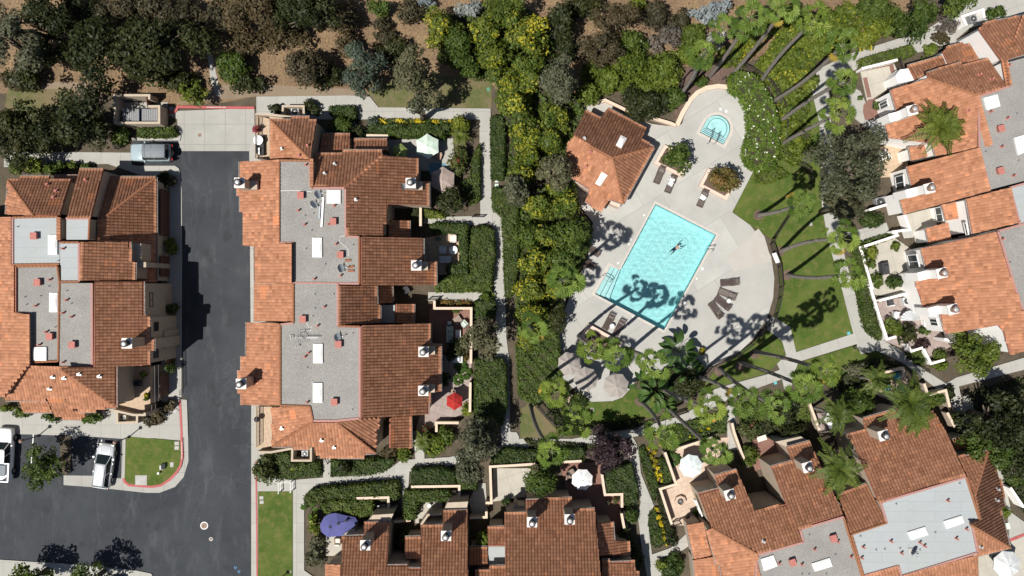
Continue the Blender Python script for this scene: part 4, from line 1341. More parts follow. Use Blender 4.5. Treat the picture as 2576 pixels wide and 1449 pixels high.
# ================= pool house =================
HP = House('pool_house', 'small hipped clay tile pool house with two skylights beside the swimming pool', W(1535, 400, 0), M['stucco_peach'], 'pool house')
h = HP
pn = tile(h, q('21', 738, -332, 890, -265, 965, -362, 1350, -157, 1302, -45, 1430, 32, 1010, 142, 620, -70, 625, -110), r_('21', [(740, -332, 2.8), (1390, 5, 2.8), (1010, 142, 4.0)]))
pe = tile(h, q('21', 1430, 35, 1122, 602, 1012, 150), r_('21', [(1430, 35, 2.8), (1122, 602, 2.8), (1012, 150, 4.0)]))
ps = tile(h, q('21', 1010, 148, 1120, 605, 985, 557, 895, 685, 735, 575, 790, 462, 590, 335, 528, 300, 560, -10, 618, -72), r_('21', [(1120, 605, 2.8), (640, 360, 2.8), (1010, 148, 4.0)]))
hip(h, pn, *q('21', 1428, 33, 1010, 142)); hip(h, pe, *q('21', 1012, 150, 1120, 600)); hip(h, pn, *q('21', 1010, 142, 618, -72))
skylight(h, q('21', 1090, -80, 1150, -48, 1095, 50, 1040, 20), 0, pn)
skylight(h, q('21', 905, 278, 962, 312, 890, 420, 838, 395), 0, ps)
tile_vent(h, '21', ps, 785, 85, 740, 228, m='red_vent'); tile_vent(h, '21', pn, 728, -55)
block(h, q('21', 525, 322, 780, 470, 790, 455, 540, 305), 2.4)
block(h, q('21', 1000, 565, 1095, 605, 1080, 640, 985, 600), 2.0)
h.done()

# ================= refuse enclosure =================
E = House('refuse_enclosure', 'roofless stucco refuse enclosure with blue bins beside the concrete driveway', W(355, 285, 0), M['stucco'], 'refuse enclosure')
h = E
parapet(h, q('00', 1500, 1000, 1500, 958, 1152, 958, 1152, 1235, 1600, 1235, 1600, 1070, 1490, 1070), 2.0, w=0.24)
b = MB(); b.prism([(p.x, p.y) for p in gp(q('00', 1240, 1030, 1690, 1030, 1690, 1285, 1240, 1285), 0)], -0.05, 0.05)
h.child('floor_slab', b, M['concrete_path'])
b = MB()
a, c = [W(*p, 1.0) for p in q('00', 1500, 1000, 1590, 1015)]
b.box(((a.x + c.x) / 2 - 0.4, a.y - 0.35, 0.9), (0.06, 1.5, 1.7), 0.15)
h.child('gate', b, M['wood_gate'])
E.done()
# ---------------------------------------------------------------- vegetation
def leaf_mat(name, dark, mid, light, bloom=(0.45, 0.36, 0.03), trans=0.22):
    m, nt, b = new_mat(name)
    b.inputs['Roughness'].default_value = 0.55
    b.inputs['Specular IOR Level'].default_value = 0.25
    at = nd(nt, 'ShaderNodeAttribute', attribute_name='tone')
    c = ramp(nt, at.outputs['Fac'], [(0.0, dark), (0.5, mid), (1.0, light)])
    gt = nd(nt, 'ShaderNodeMath', operation='GREATER_THAN')
    gt.inputs[1].default_value = 1.5
    nt.links.new(at.outputs['Fac'], gt.inputs[0])
    c = mixc(nt, gt.outputs[0], c, bloom)
    oi = nd(nt, 'ShaderNodeObjectInfo')
    c = mixc(nt, 1.0, c, ramp(nt, oi.outputs['Random'], [(0.0, (0.72, 0.76, 0.7)), (0.5, (1, 1, 1)), (1.0, (1.2, 1.08, 0.9))]), 'MULTIPLY')
    nt.links.new(c, b.inputs['Base Color'])
    tr = nd(nt, 'ShaderNodeBsdfTranslucent')
    nt.links.new(c, tr.inputs[0])
    mx = nd(nt, 'ShaderNodeMixShader')
    mx.inputs[0].default_value = trans
    nt.links.new(b.outputs[0], mx.inputs[1]); nt.links.new(tr.outputs[0], mx.inputs[2])
    nt.links.new(mx.outputs[0], nt.nodes['Material Output'].inputs[0])
    MATS[name] = m


leaf_mat('lf_oak', (0.0134, 0.0207, 0.00608), (0.0274, 0.0365, 0.0104), (0.0517, 0.0578, 0.017))
leaf_mat('lf_olive', (0.052, 0.058, 0.032), (0.088, 0.094, 0.054), (0.14, 0.14, 0.085))
leaf_mat('lf_blue', (0.042, 0.058, 0.04), (0.07, 0.094, 0.066), (0.105, 0.135, 0.098))
leaf_mat('lf_silver', (0.145, 0.17, 0.178), (0.23, 0.272, 0.289), (0.323, 0.365, 0.383))
leaf_mat('lf_gold', (0.036, 0.068, 0.011), (0.085, 0.122, 0.018), (0.18, 0.205, 0.03), (0.31, 0.305, 0.03))
leaf_mat('lf_lime', (0.0507, 0.0819, 0.0109), (0.101, 0.14, 0.0172), (0.172, 0.203, 0.0312), (0.33, 0.31, 0.03))
leaf_mat('lf_green', (0.0312, 0.0585, 0.00936), (0.0624, 0.0975, 0.0156), (0.101, 0.14, 0.025), (0.75, 0.73, 0.66))
leaf_mat('lf_flower', (0.039, 0.078, 0.00936), (0.0858, 0.14, 0.0156), (0.133, 0.187, 0.0273), (0.8, 0.78, 0.7))
leaf_mat('lf_purple', (0.0172, 0.0109, 0.014), (0.0328, 0.0203, 0.025), (0.0585, 0.0359, 0.039))
leaf_mat('lf_autumn', (0.0546, 0.0663, 0.0156), (0.121, 0.101, 0.0273), (0.211, 0.117, 0.0351), (0.3, 0.12, 0.03))
leaf_mat('lf_scrub', (0.0395, 0.0353, 0.0183), (0.0639, 0.0548, 0.0292), (0.0975, 0.0788, 0.0456))
leaf_mat('lf_hedge', (0.0203, 0.0406, 0.00858), (0.0429, 0.0718, 0.014), (0.0741, 0.105, 0.0234), (0.5, 0.4, 0.02))
leaf_mat('lf_yellow', (0.102, 0.111, 0.017), (0.255, 0.221, 0.017), (0.468, 0.374, 0.017), (0.62, 0.5, 0.02))
leaf_mat('lf_red', (0.039, 0.0624, 0.0156), (0.0624, 0.078, 0.0234), (0.0936, 0.101, 0.0312), (0.42, 0.03, 0.07))
leaf_mat('lf_twig', (0.085, 0.0723, 0.0595), (0.136, 0.115, 0.0978), (0.204, 0.17, 0.145))
leaf_mat('palm_leaf', (0.036, 0.074, 0.011), (0.098, 0.158, 0.025), (0.22, 0.30, 0.062), (0.36, 0.27, 0.05), 0.3)
leaf_mat('palm_feather', (0.0425, 0.0723, 0.0119), (0.0935, 0.132, 0.0213), (0.178, 0.212, 0.0425), (0.3, 0.22, 0.06), 0.3)
leaf_mat('banana_leaf', (0.0234, 0.0585, 0.0117), (0.0468, 0.101, 0.0195), (0.0858, 0.148, 0.0312), (0.2, 0.2, 0.05), 0.3)
mk('bark', (0.115, 0.09, 0.07), 0.95, (0.17, 0.14, 0.115), 4, (0.06, 0.048, 0.04), 14, 0.5, 0.4)
mk('pale_bark', (0.36, 0.3, 0.24), 0.9, (0.25, 0.2, 0.16), 3)
mk('palm_bark', (0.19, 0.17, 0.15), 0.95, (0.25, 0.225, 0.2), 3, (0.09, 0.08, 0.07), 7, 0.5, 0.4)


def leaves(C, N, L, Wd, rng, tone, up=0.0):
    """rhombic leaf sprays at C facing N"""
    n = len(C)
    N = N + rng.normal(0, 0.45, (n, 3)); N[:, 2] += up
    N /= np.linalg.norm(N, axis=1, keepdims=True) + 1e-9
    T = rng.normal(0, 1, (n, 3))
    T -= N * (T * N).sum(1, keepdims=True)
    T /= np.linalg.norm(T, axis=1, keepdims=True) + 1e-9
    B = np.cross(N, T)
    s = rng.uniform(0.65, 1.35, (n, 1))
    V = np.stack([C - T * L * s, C + B * Wd * s + N * 0.02, C + T * L * s, C - B * Wd * s + N * 0.02], 1).reshape(-1, 3)
    F = np.arange(4 * n).reshape(n, 4)
    return V, F


def sphere_pts(n, rng):
    v = rng.normal(0, 1, (n, 3))
    return v / np.linalg.norm(v, axis=1, keepdims=True)


def crown_mesh(name, rx, ry, h, seed, lobe=0.85, leaf=0.17, cover=1.25, bloom=0.0, bscale=0.5, flat_=0.0, gaps=0.0):
    """crown from z=0 (its underside) to h; leaf clumps through the outer part of the volume"""
    rng = np.random.default_rng(seed)
    lobe = min(lobe, 0.45 * min(rx, ry) + 0.1)
    nl = int(1.9 * rx * ry / (lobe * lobe)) + 7
    d = sphere_pts(nl * 3, rng)
    d = d[d[:, 2] > -0.45][:nl]
    wob = 1 + 0.13 * np.sin(3 * np.arctan2(d[:, 1], d[:, 0]) + seed) + 0.09 * np.sin(5 * np.arctan2(d[:, 1], d[:, 0]) + 2 * seed)
    rad = rng.uniform(0.06, 1.0, len(d)) ** 0.5 * wob
    C = np.stack([d[:, 0] * (rx - lobe * 0.75) * rad, d[:, 1] * (ry - lobe * 0.75) * rad, h * (0.42 + 0.5 * d[:, 2] * (0.55 + 0.45 * rad))], 1)
    if gaps > 0:
        C = C[rng.random(len(C)) > gaps]
    Vs, Fs, Ts = [], [], []
    k = 0
    la = 2 * leaf * leaf * 0.55
    for c in C:
        r = lobe * rng.uniform(0.65, 1.25)
        n = int(cover * 3.1 * r * r * 2 / la * 0.62)
        p = sphere_pts(n, rng)
        p[:, 2] = np.where(p[:, 2] < -0.35, -p[:, 2], p[:, 2])
        rr = rng.uniform(0.55, 1.05, (n, 1))
        P = c + p * r * rr * np.array([1, 1, 0.8])
        P[:, 2] = np.maximum(P[:, 2], 0.03)
        base = np.clip(0.5 + rng.normal(0, 0.16), 0.1, 0.9)
        t = np.clip(base + rng.normal(0, 0.17, n), 0, 1)
        if bloom > 0:
            # flowering sprays gather on some of the clumps
            on = math.sin(c[0] / bscale * 1.3 + seed) * math.sin(c[1] / bscale * 1.7 + 2.1 * seed) + rng.normal(0, 0.35)
            pr = min(0.92, bloom * 1.8) if on > 0.42 - bloom else bloom * 0.12
            t = np.where((rng.random(n) < pr) & (p[:, 2] > -0.1), 2.0, t)
        V, F = leaves(P, p.copy(), leaf, leaf * 0.55, rng, t, 0.25)
        Vs.append(V); Fs.append(F + k); Ts.append(t); k += len(V)
    return np_mesh(name, np.concatenate(Vs), np.concatenate(Fs), fattr=np.concatenate(Ts))


SEED = [100]


def trunk_mb(top, r, limbs, seed, lean=(0, 0)):
    rng = random.Random(seed)
    b = MB()
    b.tube([(0, 0, -0.1), (lean[0] * 0.3, lean[1] * 0.3, top * 0.3), (lean[0] * 0.7, lean[1] * 0.7, top * 0.62), (lean[0], lean[1], top)], [r * 1.25, r, r * 0.8, r * 0.35], 9)
    for k in range(len(limbs)):
        x, y, z = limbs[k]
        s = Vector((lean[0] * 0.5, lean[1] * 0.5, top * rng.uniform(0.4, 0.62)))
        e = Vector((x, y, z))
        m = s.lerp(e, 0.5) + Vector((rng.uniform(-.2, .2), rng.uniform(-.2, .2), 0.25))
        b.tube([s, m, e], [r * 0.55, r * 0.36, r * 0.12], 6)
    return b


def tree(name, label, u, v, rx, ry, h, m, zc0=None, cat='tree', group=None, bark='bark', stems=True, **kw):
    """crown centred on photo point (u,v), radii in photo pixels, top at h metres"""
    SEED[0] += 1
    z0 = h * 0.3 if zc0 is None else zc0
    zc = z0 + (h - z0) * 0.55
    c = W(u, v, zc)
    s = (CAM_H - zc) / CAM_H / PX
    root = empty(name, (c.x, c.y, 0), label, cat, group)
    a, b_ = rx * s, ry * s
    me = crown_mesh('crown', a, b_, h - z0, SEED[0], **kw)
    o = link('crown', me, M[m], root)
    o.location = (0, 0, z0)
    rng = random.Random(SEED[0])
    limbs = [(a * 0.6 * math.cos(k * 2.1 + SEED[0]), b_ * 0.6 * math.sin(k * 2.1 + SEED[0]), z0 + (h - z0) * rng.uniform(0.35, 0.7)) for k in range(5 if h > 2.5 else 3)]
    trunk_mb(z0 + (h - z0) * 0.6, max(0.03, 0.03 * h + 0.02 * a), limbs, SEED[0]).build('trunk' if h > 2.2 else 'stem', M[bark], root, True)
    return root


T_ = [
 # name, label, u, v, rx, ry, h, material, extra
 ('oak_tree', 'broad dark green oak above the roofless refuse enclosure', 390, 120, 140, 105, 7.5, 'lf_oak', dict(zc0=1.2, lobe=1.3, leaf=0.2, cover=1.35)),
 ('oak_tree', 'dark oak filling the corner of dry slope between grey tree and big oak', 250, 120, 95, 105, 7, 'lf_oak', dict(zc0=1.2, lobe=1.2, leaf=0.2)),
 ('eucalyptus_tree', 'grey leaved tree with long bare leaning trunk at the upper corner', 30, 110, 78, 120, 9, 'lf_olive', dict(lobe=1.0, gaps=0.25)),
 ('oak_tree', 'dark green tree below the leaning bare trunk on the dry slope', 120, 50, 80, 72, 7, 'lf_oak', dict(zc0=1.0, lobe=1.1)),
 ('oak_tree', 'small dark tree under the leaning bare trunk', 118, 128, 80, 48, 5, 'lf_oak', dict(zc0=0.8)),
 ('oak_tree', 'very dark broad tree beside the refuse enclosure wall', 195, 298, 86, 98, 7, 'lf_oak', dict(zc0=1.0, lobe=1.2, leaf=0.2)),
 ('oak_tree', 'dark tree spreading over the path end near the hedge bushes', 40, 330, 98, 95, 7, 'lf_oak', dict(zc0=1.2, lobe=1.1)),
 ('oak_tree', 'dark tree between grass patch and concrete path', 125, 345, 60, 48, 5.5, 'lf_oak', dict(zc0=1.0)),
 ('scrub_bush', 'brown olive scrub on the dry slope above the big oak', 320, 28, 100, 50, 3.2, 'lf_scrub', dict(zc0=0.1)),
 ('scrub_bush', 'olive brown scrub beside the concrete drain', 458, 45, 78, 70, 3, 'lf_scrub', dict(zc0=0.1)),
 ('scrub_bush', 'loose scrub uphill of the concrete drain', 565, 45, 62, 52, 3, 'lf_scrub', dict(zc0=0.1, gaps=0.2)),
 ('scrub_bush', 'low dark scrub at the foot of the big oak', 440, 205, 70, 36, 2.2, 'lf_oak', dict(zc0=0.1)),
 ('small_tree', 'thin yellow green sapling leaning over the red kerb', 480, 235, 45, 38, 3.6, 'lf_gold', dict(gaps=0.35, lobe=0.5, zc0=1.2)),
 ('oak_tree', 'dark tree on the upper frame edge above the dry straw', 640, 30, 100, 75, 7, 'lf_scrub', dict(lobe=1.2)),
 ('oak_tree', 'large dark olive tree uphill of the blue green eucalyptus', 775, 32, 120, 68, 7.5, 'lf_oak', dict(lobe=1.2)),
 ('scrub_bush', 'dark scrub in straw coloured grass below the big olive tree', 710, 85, 72, 48, 3, 'lf_scrub', dict(zc0=0.1)),
 ('olive_tree', 'brown olive tree on the slope behind the gable end', 765, 165, 62, 72, 5.5, 'lf_scrub', dict(lobe=0.9)),
 ('shrub', 'green bush between dirt verge and brown olive tree', 815, 195, 50, 36, 2.5, 'lf_oak', dict(zc0=0.1)),
 ('shrub', 'green bush on dirt verge close to the red kerb end', 590, 168, 46, 48, 2.6, 'lf_green', dict(zc0=0.1)),
 ('shrub', 'dark green conifer like bush beside the drain mouth', 625, 207, 56, 30, 2.4, 'lf_oak', dict(zc0=0.1)),
 ('eucalyptus_tree', 'round blue green eucalyptus touching the dark olive tree', 918, 165, 66, 74, 7, 'lf_blue', dict(lobe=0.8, zc0=0.8)),
 ('eucalyptus_tree', 'tall dull olive tree casting a long shadow on the shaded lawn', 1045, 190, 68, 84, 12, 'lf_olive', dict(lobe=0.9, zc0=3.5)),
 ('eucalyptus_tree', 'slim dull olive tree whose crown reaches the pavement', 1050, 265, 32, 26, 9, 'lf_olive', dict(lobe=0.8, zc0=3.5)),
 ('shrub', 'bright green bush on the upper frame edge amid straw grass', 955, 18, 36, 24, 2.5, 'lf_green', dict(zc0=0.1)),
 ('shrub', 'sparse green bush in the straw grass above the eucalyptus', 965, 62, 26, 18, 1.8, 'lf_scrub', dict(zc0=0.1, gaps=0.2)),
 ('shrub', 'straggly bush in the straw grass nearer the eucalyptus', 970, 92, 34, 22, 1.8, 'lf_scrub', dict(zc0=0.1, gaps=0.3)),
 ('acacia_tree', 'green tree with few yellow sprays at the wood edge', 1110, 75, 52, 58, 6, 'lf_gold', dict(bloom=0.15, zc0=0.6)),
 ('silver_shrub', 'silver blue shrub on the upper frame edge of the wood', 1185, 22, 45, 28, 3.5, 'lf_silver', dict(zc0=0.3, gaps=0.25)),
 ('silver_shrub', 'small silver blue shrub in the straw grass', 1070, 8, 30, 14, 2, 'lf_silver', dict(zc0=0.1)),
 ('acacia_tree', 'green crown thick with yellow blossom in the middle of the wood', 1215, 80, 62, 55, 7, 'lf_gold', dict(bloom=0.28, zc0=0.6)),
 ('acacia_tree', 'tree half covered with yellow blossom along the wood edge by straw slope', 1330, 90, 62, 66, 7, 'lf_gold', dict(bloom=0.33, zc0=0.6)),
 ('acacia_tree', 'dark green tree at the top of the wood', 1275, 25, 60, 42, 7, 'lf_green', dict(zc0=0.6)),
 ('acacia_tree', 'yellow blossomed tree above the shaded lawn', 1240, 150, 58, 50, 6, 'lf_gold', dict(bloom=0.26, zc0=0.6)),
 ('oak_tree', 'dark green tree alone on straw slope beside the wood', 1408, 55, 42, 55, 6, 'lf_oak', dict(zc0=0.5)),
 ('acacia_tree', 'green tree above the dirt path end', 1180, 165, 40, 34, 4.5, 'lf_green', dict(zc0=0.4)),
 ('acacia_tree', 'yellow tipped tree next to the tall grey olive tree', 1325, 180, 50, 52, 6, 'lf_gold', dict(bloom=0.24, zc0=0.5)),
 ('acacia_tree', 'green yellow tree below the tall grey olive tree', 1300, 265, 50, 52, 6, 'lf_gold', dict(bloom=0.25, zc0=0.5)),
 ('shrub', 'round clipped dark bush at the dirt path corner', 1265, 247, 26, 32, 2.5, 'lf_green', dict(zc0=0.05)),
 ('acacia_tree', 'yellow flowered tree above the end of the long hedge', 1330, 340, 55, 52, 6, 'lf_gold', dict(bloom=0.33, zc0=0.5)),
 ('acacia_tree', 'mid green tree between pool house roof and the long hedge', 1390, 300, 42, 48, 5, 'lf_gold', dict(bloom=0.2, zc0=0.5)),
 ('acacia_tree', 'small yellow tree behind the pool house courtyard', 1330, 395, 38, 30, 5, 'lf_gold', dict(bloom=0.33, zc0=0.5)),
 ('eucalyptus_tree', 'tall grey olive tree among the yellow acacias', 1412, 205, 52, 68, 11, 'lf_olive', dict(lobe=0.9, zc0=3)),
 ('eucalyptus_tree', 'grey olive tree overhanging the pool house eaves', 1395, 432, 52, 48, 8, 'lf_olive', dict(lobe=0.8, zc0=2.5)),
 ('eucalyptus_tree', 'brownish grey tree beside the long curved hedge', 1298, 480, 36, 46, 7, 'lf_olive', dict(lobe=0.8, zc0=2.0)),
 ('pine_tree', 'brown green conifer on the straw slope', 1548, 50, 72, 52, 6.5, 'lf_scrub', dict(zc0=0.4, leaf=0.13, lobe=0.7, cover=1.1)),
 ('pine_tree', 'brown green conifer nearer the pool house', 1510, 115, 62, 62, 6.5, 'lf_scrub', dict(zc0=0.4, leaf=0.13, lobe=0.7, cover=1.1)),
 ('shrub', 'bright green bush on the frame edge above the conifers', 1610, 8, 30, 18, 2.5, 'lf_lime', dict(zc0=0.1)),
 ('scrub_bush', 'grey twiggy bush between the conifers and palms', 1668, 95, 48, 45, 2.6, 'lf_twig', dict(zc0=0.1, gaps=0.25)),
 ('scrub_bush', 'olive scrub above the grey twiggy bush', 1700, 60, 42, 34, 2.5, 'lf_scrub', dict(zc0=0.1, gaps=0.15)),
 ('silver_shrub', 'large silver blue shrub behind the palm crowns', 1790, 32, 55, 36, 4, 'lf_silver', dict(zc0=0.2, gaps=0.25, lobe=0.5)),
 ('silver_shrub', 'lower silver blue shrub below the palm crowns', 1800, 95, 32, 30, 3, 'lf_silver', dict(zc0=0.2, gaps=0.3, lobe=0.5)),
 ('lime_shrub', 'lime green shrub above the low iron fence', 1530, 200, 45, 38, 3, 'lf_lime', dict(zc0=0.1)),
 ('lime_shrub', 'lime green shrub tinged yellow in the middle of the bank', 1605, 165, 48, 42, 3.2, 'lf_lime', dict(zc0=0.1, bloom=0.12)),
 ('lime_shrub', 'lime green shrub next to the twin palm trunks', 1665, 180, 52, 42, 3.2, 'lf_lime', dict(zc0=0.1)),
 ('lime_shrub', 'light green shrub below the conifer by the fence', 1590, 215, 40, 30, 2.8, 'lf_lime', dict(zc0=0.1)),
 ('lime_shrub', 'lime shrub behind the short palm trunks', 1730, 135, 36, 34, 2.8, 'lf_lime', dict(zc0=0.1)),
 ('lime_shrub', 'dull lime bush left of the pool house chimney pipe', 1478, 235, 40, 34, 3, 'lf_lime', dict(zc0=0.1)),
 ('laurel_tree', 'dark green laurel over the seat wall behind the pool house', 1625, 258, 80, 50, 4.5, 'lf_oak', dict(zc0=0.4)),
 ('laurel_tree', 'small dark laurel beside the curved seat wall', 1695, 255, 38, 36, 3, 'lf_green', dict(zc0=0.2)),
 ('shrub', 'small bush between the palm bases and seat wall', 1765, 205, 22, 16, 1.5, 'lf_green', dict(zc0=0.05)),
 ('ficus_tree', 'round clipped green tree in the square planter by the pool house', 1703, 400, 45, 46, 4.2, 'lf_green', dict(zc0=1.3, lobe=0.6)),
 ('crape_myrtle', 'bronze leaved round tree in the square planter near the lawn', 1822, 452, 48, 44, 4.2, 'lf_autumn', dict(zc0=1.3, lobe=0.55, gaps=0.1)),
 ('eucalyptus_tree', 'huge grey olive tree over the lawn beside the white house', 2138, 425, 112, 126, 9.5, 'lf_olive', dict(lobe=1.0, zc0=2.5, leaf=0.18)),
 ('eucalyptus_tree', 'lower grey olive crown shading the garden path', 2120, 520, 62, 50, 8, 'lf_olive', dict(lobe=0.9, zc0=2.5)),
 ('laurel_tree', 'dense dark green tree at the corner of the white house', 2300, 55, 62, 58, 7, 'lf_green', dict(zc0=0.8, lobe=1.0)),
 ('laurel_tree', 'dense dark green tree above the north path', 2400, 15, 60, 34, 7, 'lf_green', dict(zc0=0.8, lobe=1.0)),
 ('bare_shrub', 'leafless grey shrub beside the white air conditioner yard', 2385, 60, 34, 26, 2.6, 'lf_twig', dict(gaps=0.5, lobe=0.4, zc0=0.2, leaf=0.1)),
 ('bare_shrub', 'sparse brown shrub in the bed below the leafless grey shrub', 2370, 98, 30, 22, 1.6, 'lf_scrub', dict(gaps=0.35, zc0=0.1)),
 ('shrub', 'green succulent bush in the corner of the white walls', 2340, 126, 18, 16, 1.2, 'lf_lime', dict(zc0=0.05)),
 ('shrub', 'dull green bush behind the white air conditioner yard', 2505, 32, 26, 20, 1.8, 'lf_green', dict(zc0=0.05)),
 ('ficus_tree', 'bright green shaggy tree by the pointed gate arch', 2452, 890, 66, 64, 6, 'lf_lime', dict(zc0=1.0)),
 ('pine_tree', 'large dark green tree at the right edge of the picture', 2520, 1060, 92, 92, 9, 'lf_oak', dict(zc0=1.5, lobe=1.0, leaf=0.2)),
 ('pine_tree', 'dark green tree overlapping the path by the slanted house', 2490, 1125, 70, 66, 8, 'lf_green', dict(zc0=1.5, lobe=0.9)),
 ('pine_tree', 'shaggy dark tree below the edge path', 2565, 1160, 50, 62, 8, 'lf_oak', dict(zc0=1.5, lobe=0.9)),
 ('acacia_tree', 'yellow flowered tree under the pool house eaves', 1425, 520, 42, 38, 5, 'lf_gold', dict(bloom=0.28, zc0=0.5)),
 ('acacia_tree', 'yellow green tree at the upper bend of the curved hedge', 1360, 520, 42, 40, 5, 'lf_gold', dict(bloom=0.25, zc0=0.5)),
 ('acacia_tree', 'dark green leafy tree whose shadow falls on the pool deck', 1450, 600, 58, 62, 6.5, 'lf_green', dict(zc0=0.8)),
 ('acacia_tree', 'yellow flowered tree in the middle of the pool side wood', 1375, 590, 48, 46, 5.5, 'lf_gold', dict(bloom=0.26, zc0=0.5)),
 ('acacia_tree', 'yellow flowered tree beside the curved hedge end', 1345, 660, 50, 44, 5, 'lf_gold', dict(bloom=0.3, zc0=0.5)),
 ('acacia_tree', 'green tree next to the shaded loungers', 1415, 650, 46, 42, 5, 'lf_green', dict(zc0=0.5)),
 ('acacia_tree', 'yellow flowered tree beside the lone palm near the deck wall', 1335, 725, 44, 42, 5, 'lf_gold', dict(bloom=0.3, zc0=0.5)),
 ('acacia_tree', 'yellow tipped tree above the palm in the side hedge', 1345, 790, 46, 40, 4.5, 'lf_gold', dict(bloom=0.26, zc0=0.4)),
 ('acacia_tree', 'dark leafy tree shading the deck wall', 1400, 800, 30, 48, 5, 'lf_oak', dict(zc0=0.5)),
 ('plum_tree', 'dark purple plum tree by the white umbrella', 1532, 1128, 66, 66, 6, 'lf_purple', dict(zc0=1.2, lobe=0.7)),
 ('ficus_tree', 'round green tree inside the walled gravel patio', 1362, 1205, 48, 46, 5.5, 'lf_green', dict(zc0=0.8)),
 ('eucalyptus_tree', 'grey olive tree leaning over the sage green sofa set', 1215, 855, 60, 62, 8.5, 'lf_olive', dict(lobe=0.7, zc0=2.5, gaps=0.1, cover=1.0)),
 ('eucalyptus_tree', 'grey olive tree over the path beside the red umbrella patio', 1195, 1110, 66, 62, 9, 'lf_olive', dict(lobe=0.8, zc0=2.5)),
 ('eucalyptus_tree', 'grey olive tree over the hedge below the red umbrella patio', 1180, 1165, 50, 48, 8, 'lf_olive', dict(lobe=0.8, zc0=2.5)),
 ('ficus_tree', 'round dark green tree below the taupe garden umbrella', 1135, 505, 42, 42, 5, 'lf_oak', dict(zc0=0.7)),
 ('bougainvillea', 'grey green bush with pink flowers beside the mint umbrella', 1155, 400, 30, 46, 2.5, 'lf_red', dict(zc0=0.05, bloom=0.03)),
 ('feathery_shrub', 'feathery light green shrub at the path corner', 1157, 312, 28, 26, 3, 'lf_lime', dict(zc0=0.3, leaf=0.12)),
 ('shrub', 'loose green shrub at the gable by the clipped hedge', 860, 312, 40, 32, 2.5, 'lf_green', dict(zc0=0.05, leaf=0.13)),
 ('shrub', 'grey green rosette shrub at the end of the yellow flower row', 940, 310, 18, 18, 1.2, 'lf_blue', dict(zc0=0.05)),
 ('grass_tuft', 'spiky dark shrub on the gable side of the air conditioner yard', 782, 270, 26, 22, 1.5, 'lf_oak', dict(zc0=0.02, leaf=0.2, gaps=0.1)),
 ('grass_tuft', 'spiky dark shrub by the stair rail of the gable', 692, 273, 24, 16, 1.4, 'lf_oak', dict(zc0=0.02, leaf=0.2, gaps=0.1)),
 ('parking_tree', 'green street tree in the parking bay island', 108, 1172, 62, 68, 5.5, 'lf_green', dict(zc0=1.6, lobe=0.6, gaps=0.12, cover=1.05)),
 ('street_tree', 'green street tree below the frame with shadow on the road', 70, 1462, 62, 48, 5.5, 'lf_green', dict(zc0=1.2, lobe=0.6, gaps=0.15)),
 ('street_tree', 'green street tree by the dark blue car', 215, 1470, 78, 52, 6, 'lf_green', dict(zc0=1.2, lobe=0.6, gaps=0.15)),
 ('shrub', 'round green bush on the pavement side of the north gable', 42, 422, 22, 24, 1.8, 'lf_green', dict(zc0=0.03)),
 ('shrub', 'light green bush in the row below the concrete path', 88, 418, 27, 24, 1.8, 'lf_lime', dict(zc0=0.03)),
 ('shrub', 'green bush second from the light green bush in the row', 128, 424, 22, 20, 1.6, 'lf_green', dict(zc0=0.03)),
 ('shrub', 'small green bush before the narrow tiled porch', 152, 416, 14, 12, 1.2, 'lf_green', dict(zc0=0.03)),
 ('shrub', 'small green bush next to the porch gutter', 185, 415, 13, 11, 1.2, 'lf_lime', dict(zc0=0.03)),
 ('shrub', 'small green bush at the end of the porch wall', 218, 420, 14, 12, 1.2, 'lf_green', dict(zc0=0.03)),
 ('shrub', 'green bush in the shade beside the refuse enclosure path', 302, 345, 26, 26, 1.6, 'lf_green', dict(zc0=0.03)),
 ('shrub', 'dry pale bush in the garage corner bed', 430, 455, 14, 18, 1.0, 'lf_scrub', dict(zc0=0.03)),
 ('shrub', 'dark bush next to the dry pale bush', 415, 450, 16, 24, 1.2, 'lf_oak', dict(zc0=0.03)),
 ('clipped_shrub', 'round clipped bright green shrub between garage doors', 430, 618, 17, 24, 1.7, 'lf_lime', dict(zc0=0.05, leaf=0.12)),
 ('clipped_shrub', 'round clipped shrub in shade between the lower garage doors', 434, 775, 17, 17, 1.6, 'lf_hedge', dict(zc0=0.05, leaf=0.12)),
 ('clipped_shrub', 'round clipped shrub below the roof terrace railing', 430, 922, 17, 16, 1.7, 'lf_hedge', dict(zc0=0.05, leaf=0.12)),
 ('shrub', 'yellow green bush below the wall of the low tiled roof', 22, 1028, 26, 10, 1.2, 'lf_lime', dict(zc0=0.03)),
 ('shrub', 'green bush at the foot of the low tiled porch', 55, 1038, 26, 13, 1.2, 'lf_green', dict(zc0=0.03)),
 ('shrub', 'green bush under the stepped tiled porch', 135, 1047, 30, 16, 1.2, 'lf_hedge', dict(zc0=0.03)),
 ('shrub', 'broad green bush between the porch and air conditioner yard', 225, 1052, 38, 18, 1.4, 'lf_green', dict(zc0=0.03)),
 ('shrub', 'dry yellow bush on the corner bed by the red kerb', 385, 1050, 44, 22, 1.2, 'lf_scrub', dict(zc0=0.03, gaps=0.2)),
 ('shrub', 'thin bush by the end garage wall', 428, 1020, 20, 16, 1.0, 'lf_scrub', dict(zc0=0.03, gaps=0.2)),
 ('bougainvillea', 'dark bush with crimson flowers hanging over the road kerb', 668, 1180, 38, 36, 2.4, 'lf_red', dict(zc0=0.05, bloom=0.06, gaps=0.15)),
 ('shrub', 'dark upright bush with spiky shadow on the south path', 868, 1175, 20, 22, 2.2, 'lf_oak', dict(zc0=0.05)),
 ('grass_tuft', 'yellow green tufts in the bed below the air conditioner yard', 752, 1178, 32, 14, 0.8, 'lf_lime', dict(zc0=0.02, leaf=0.2, gaps=0.15)),
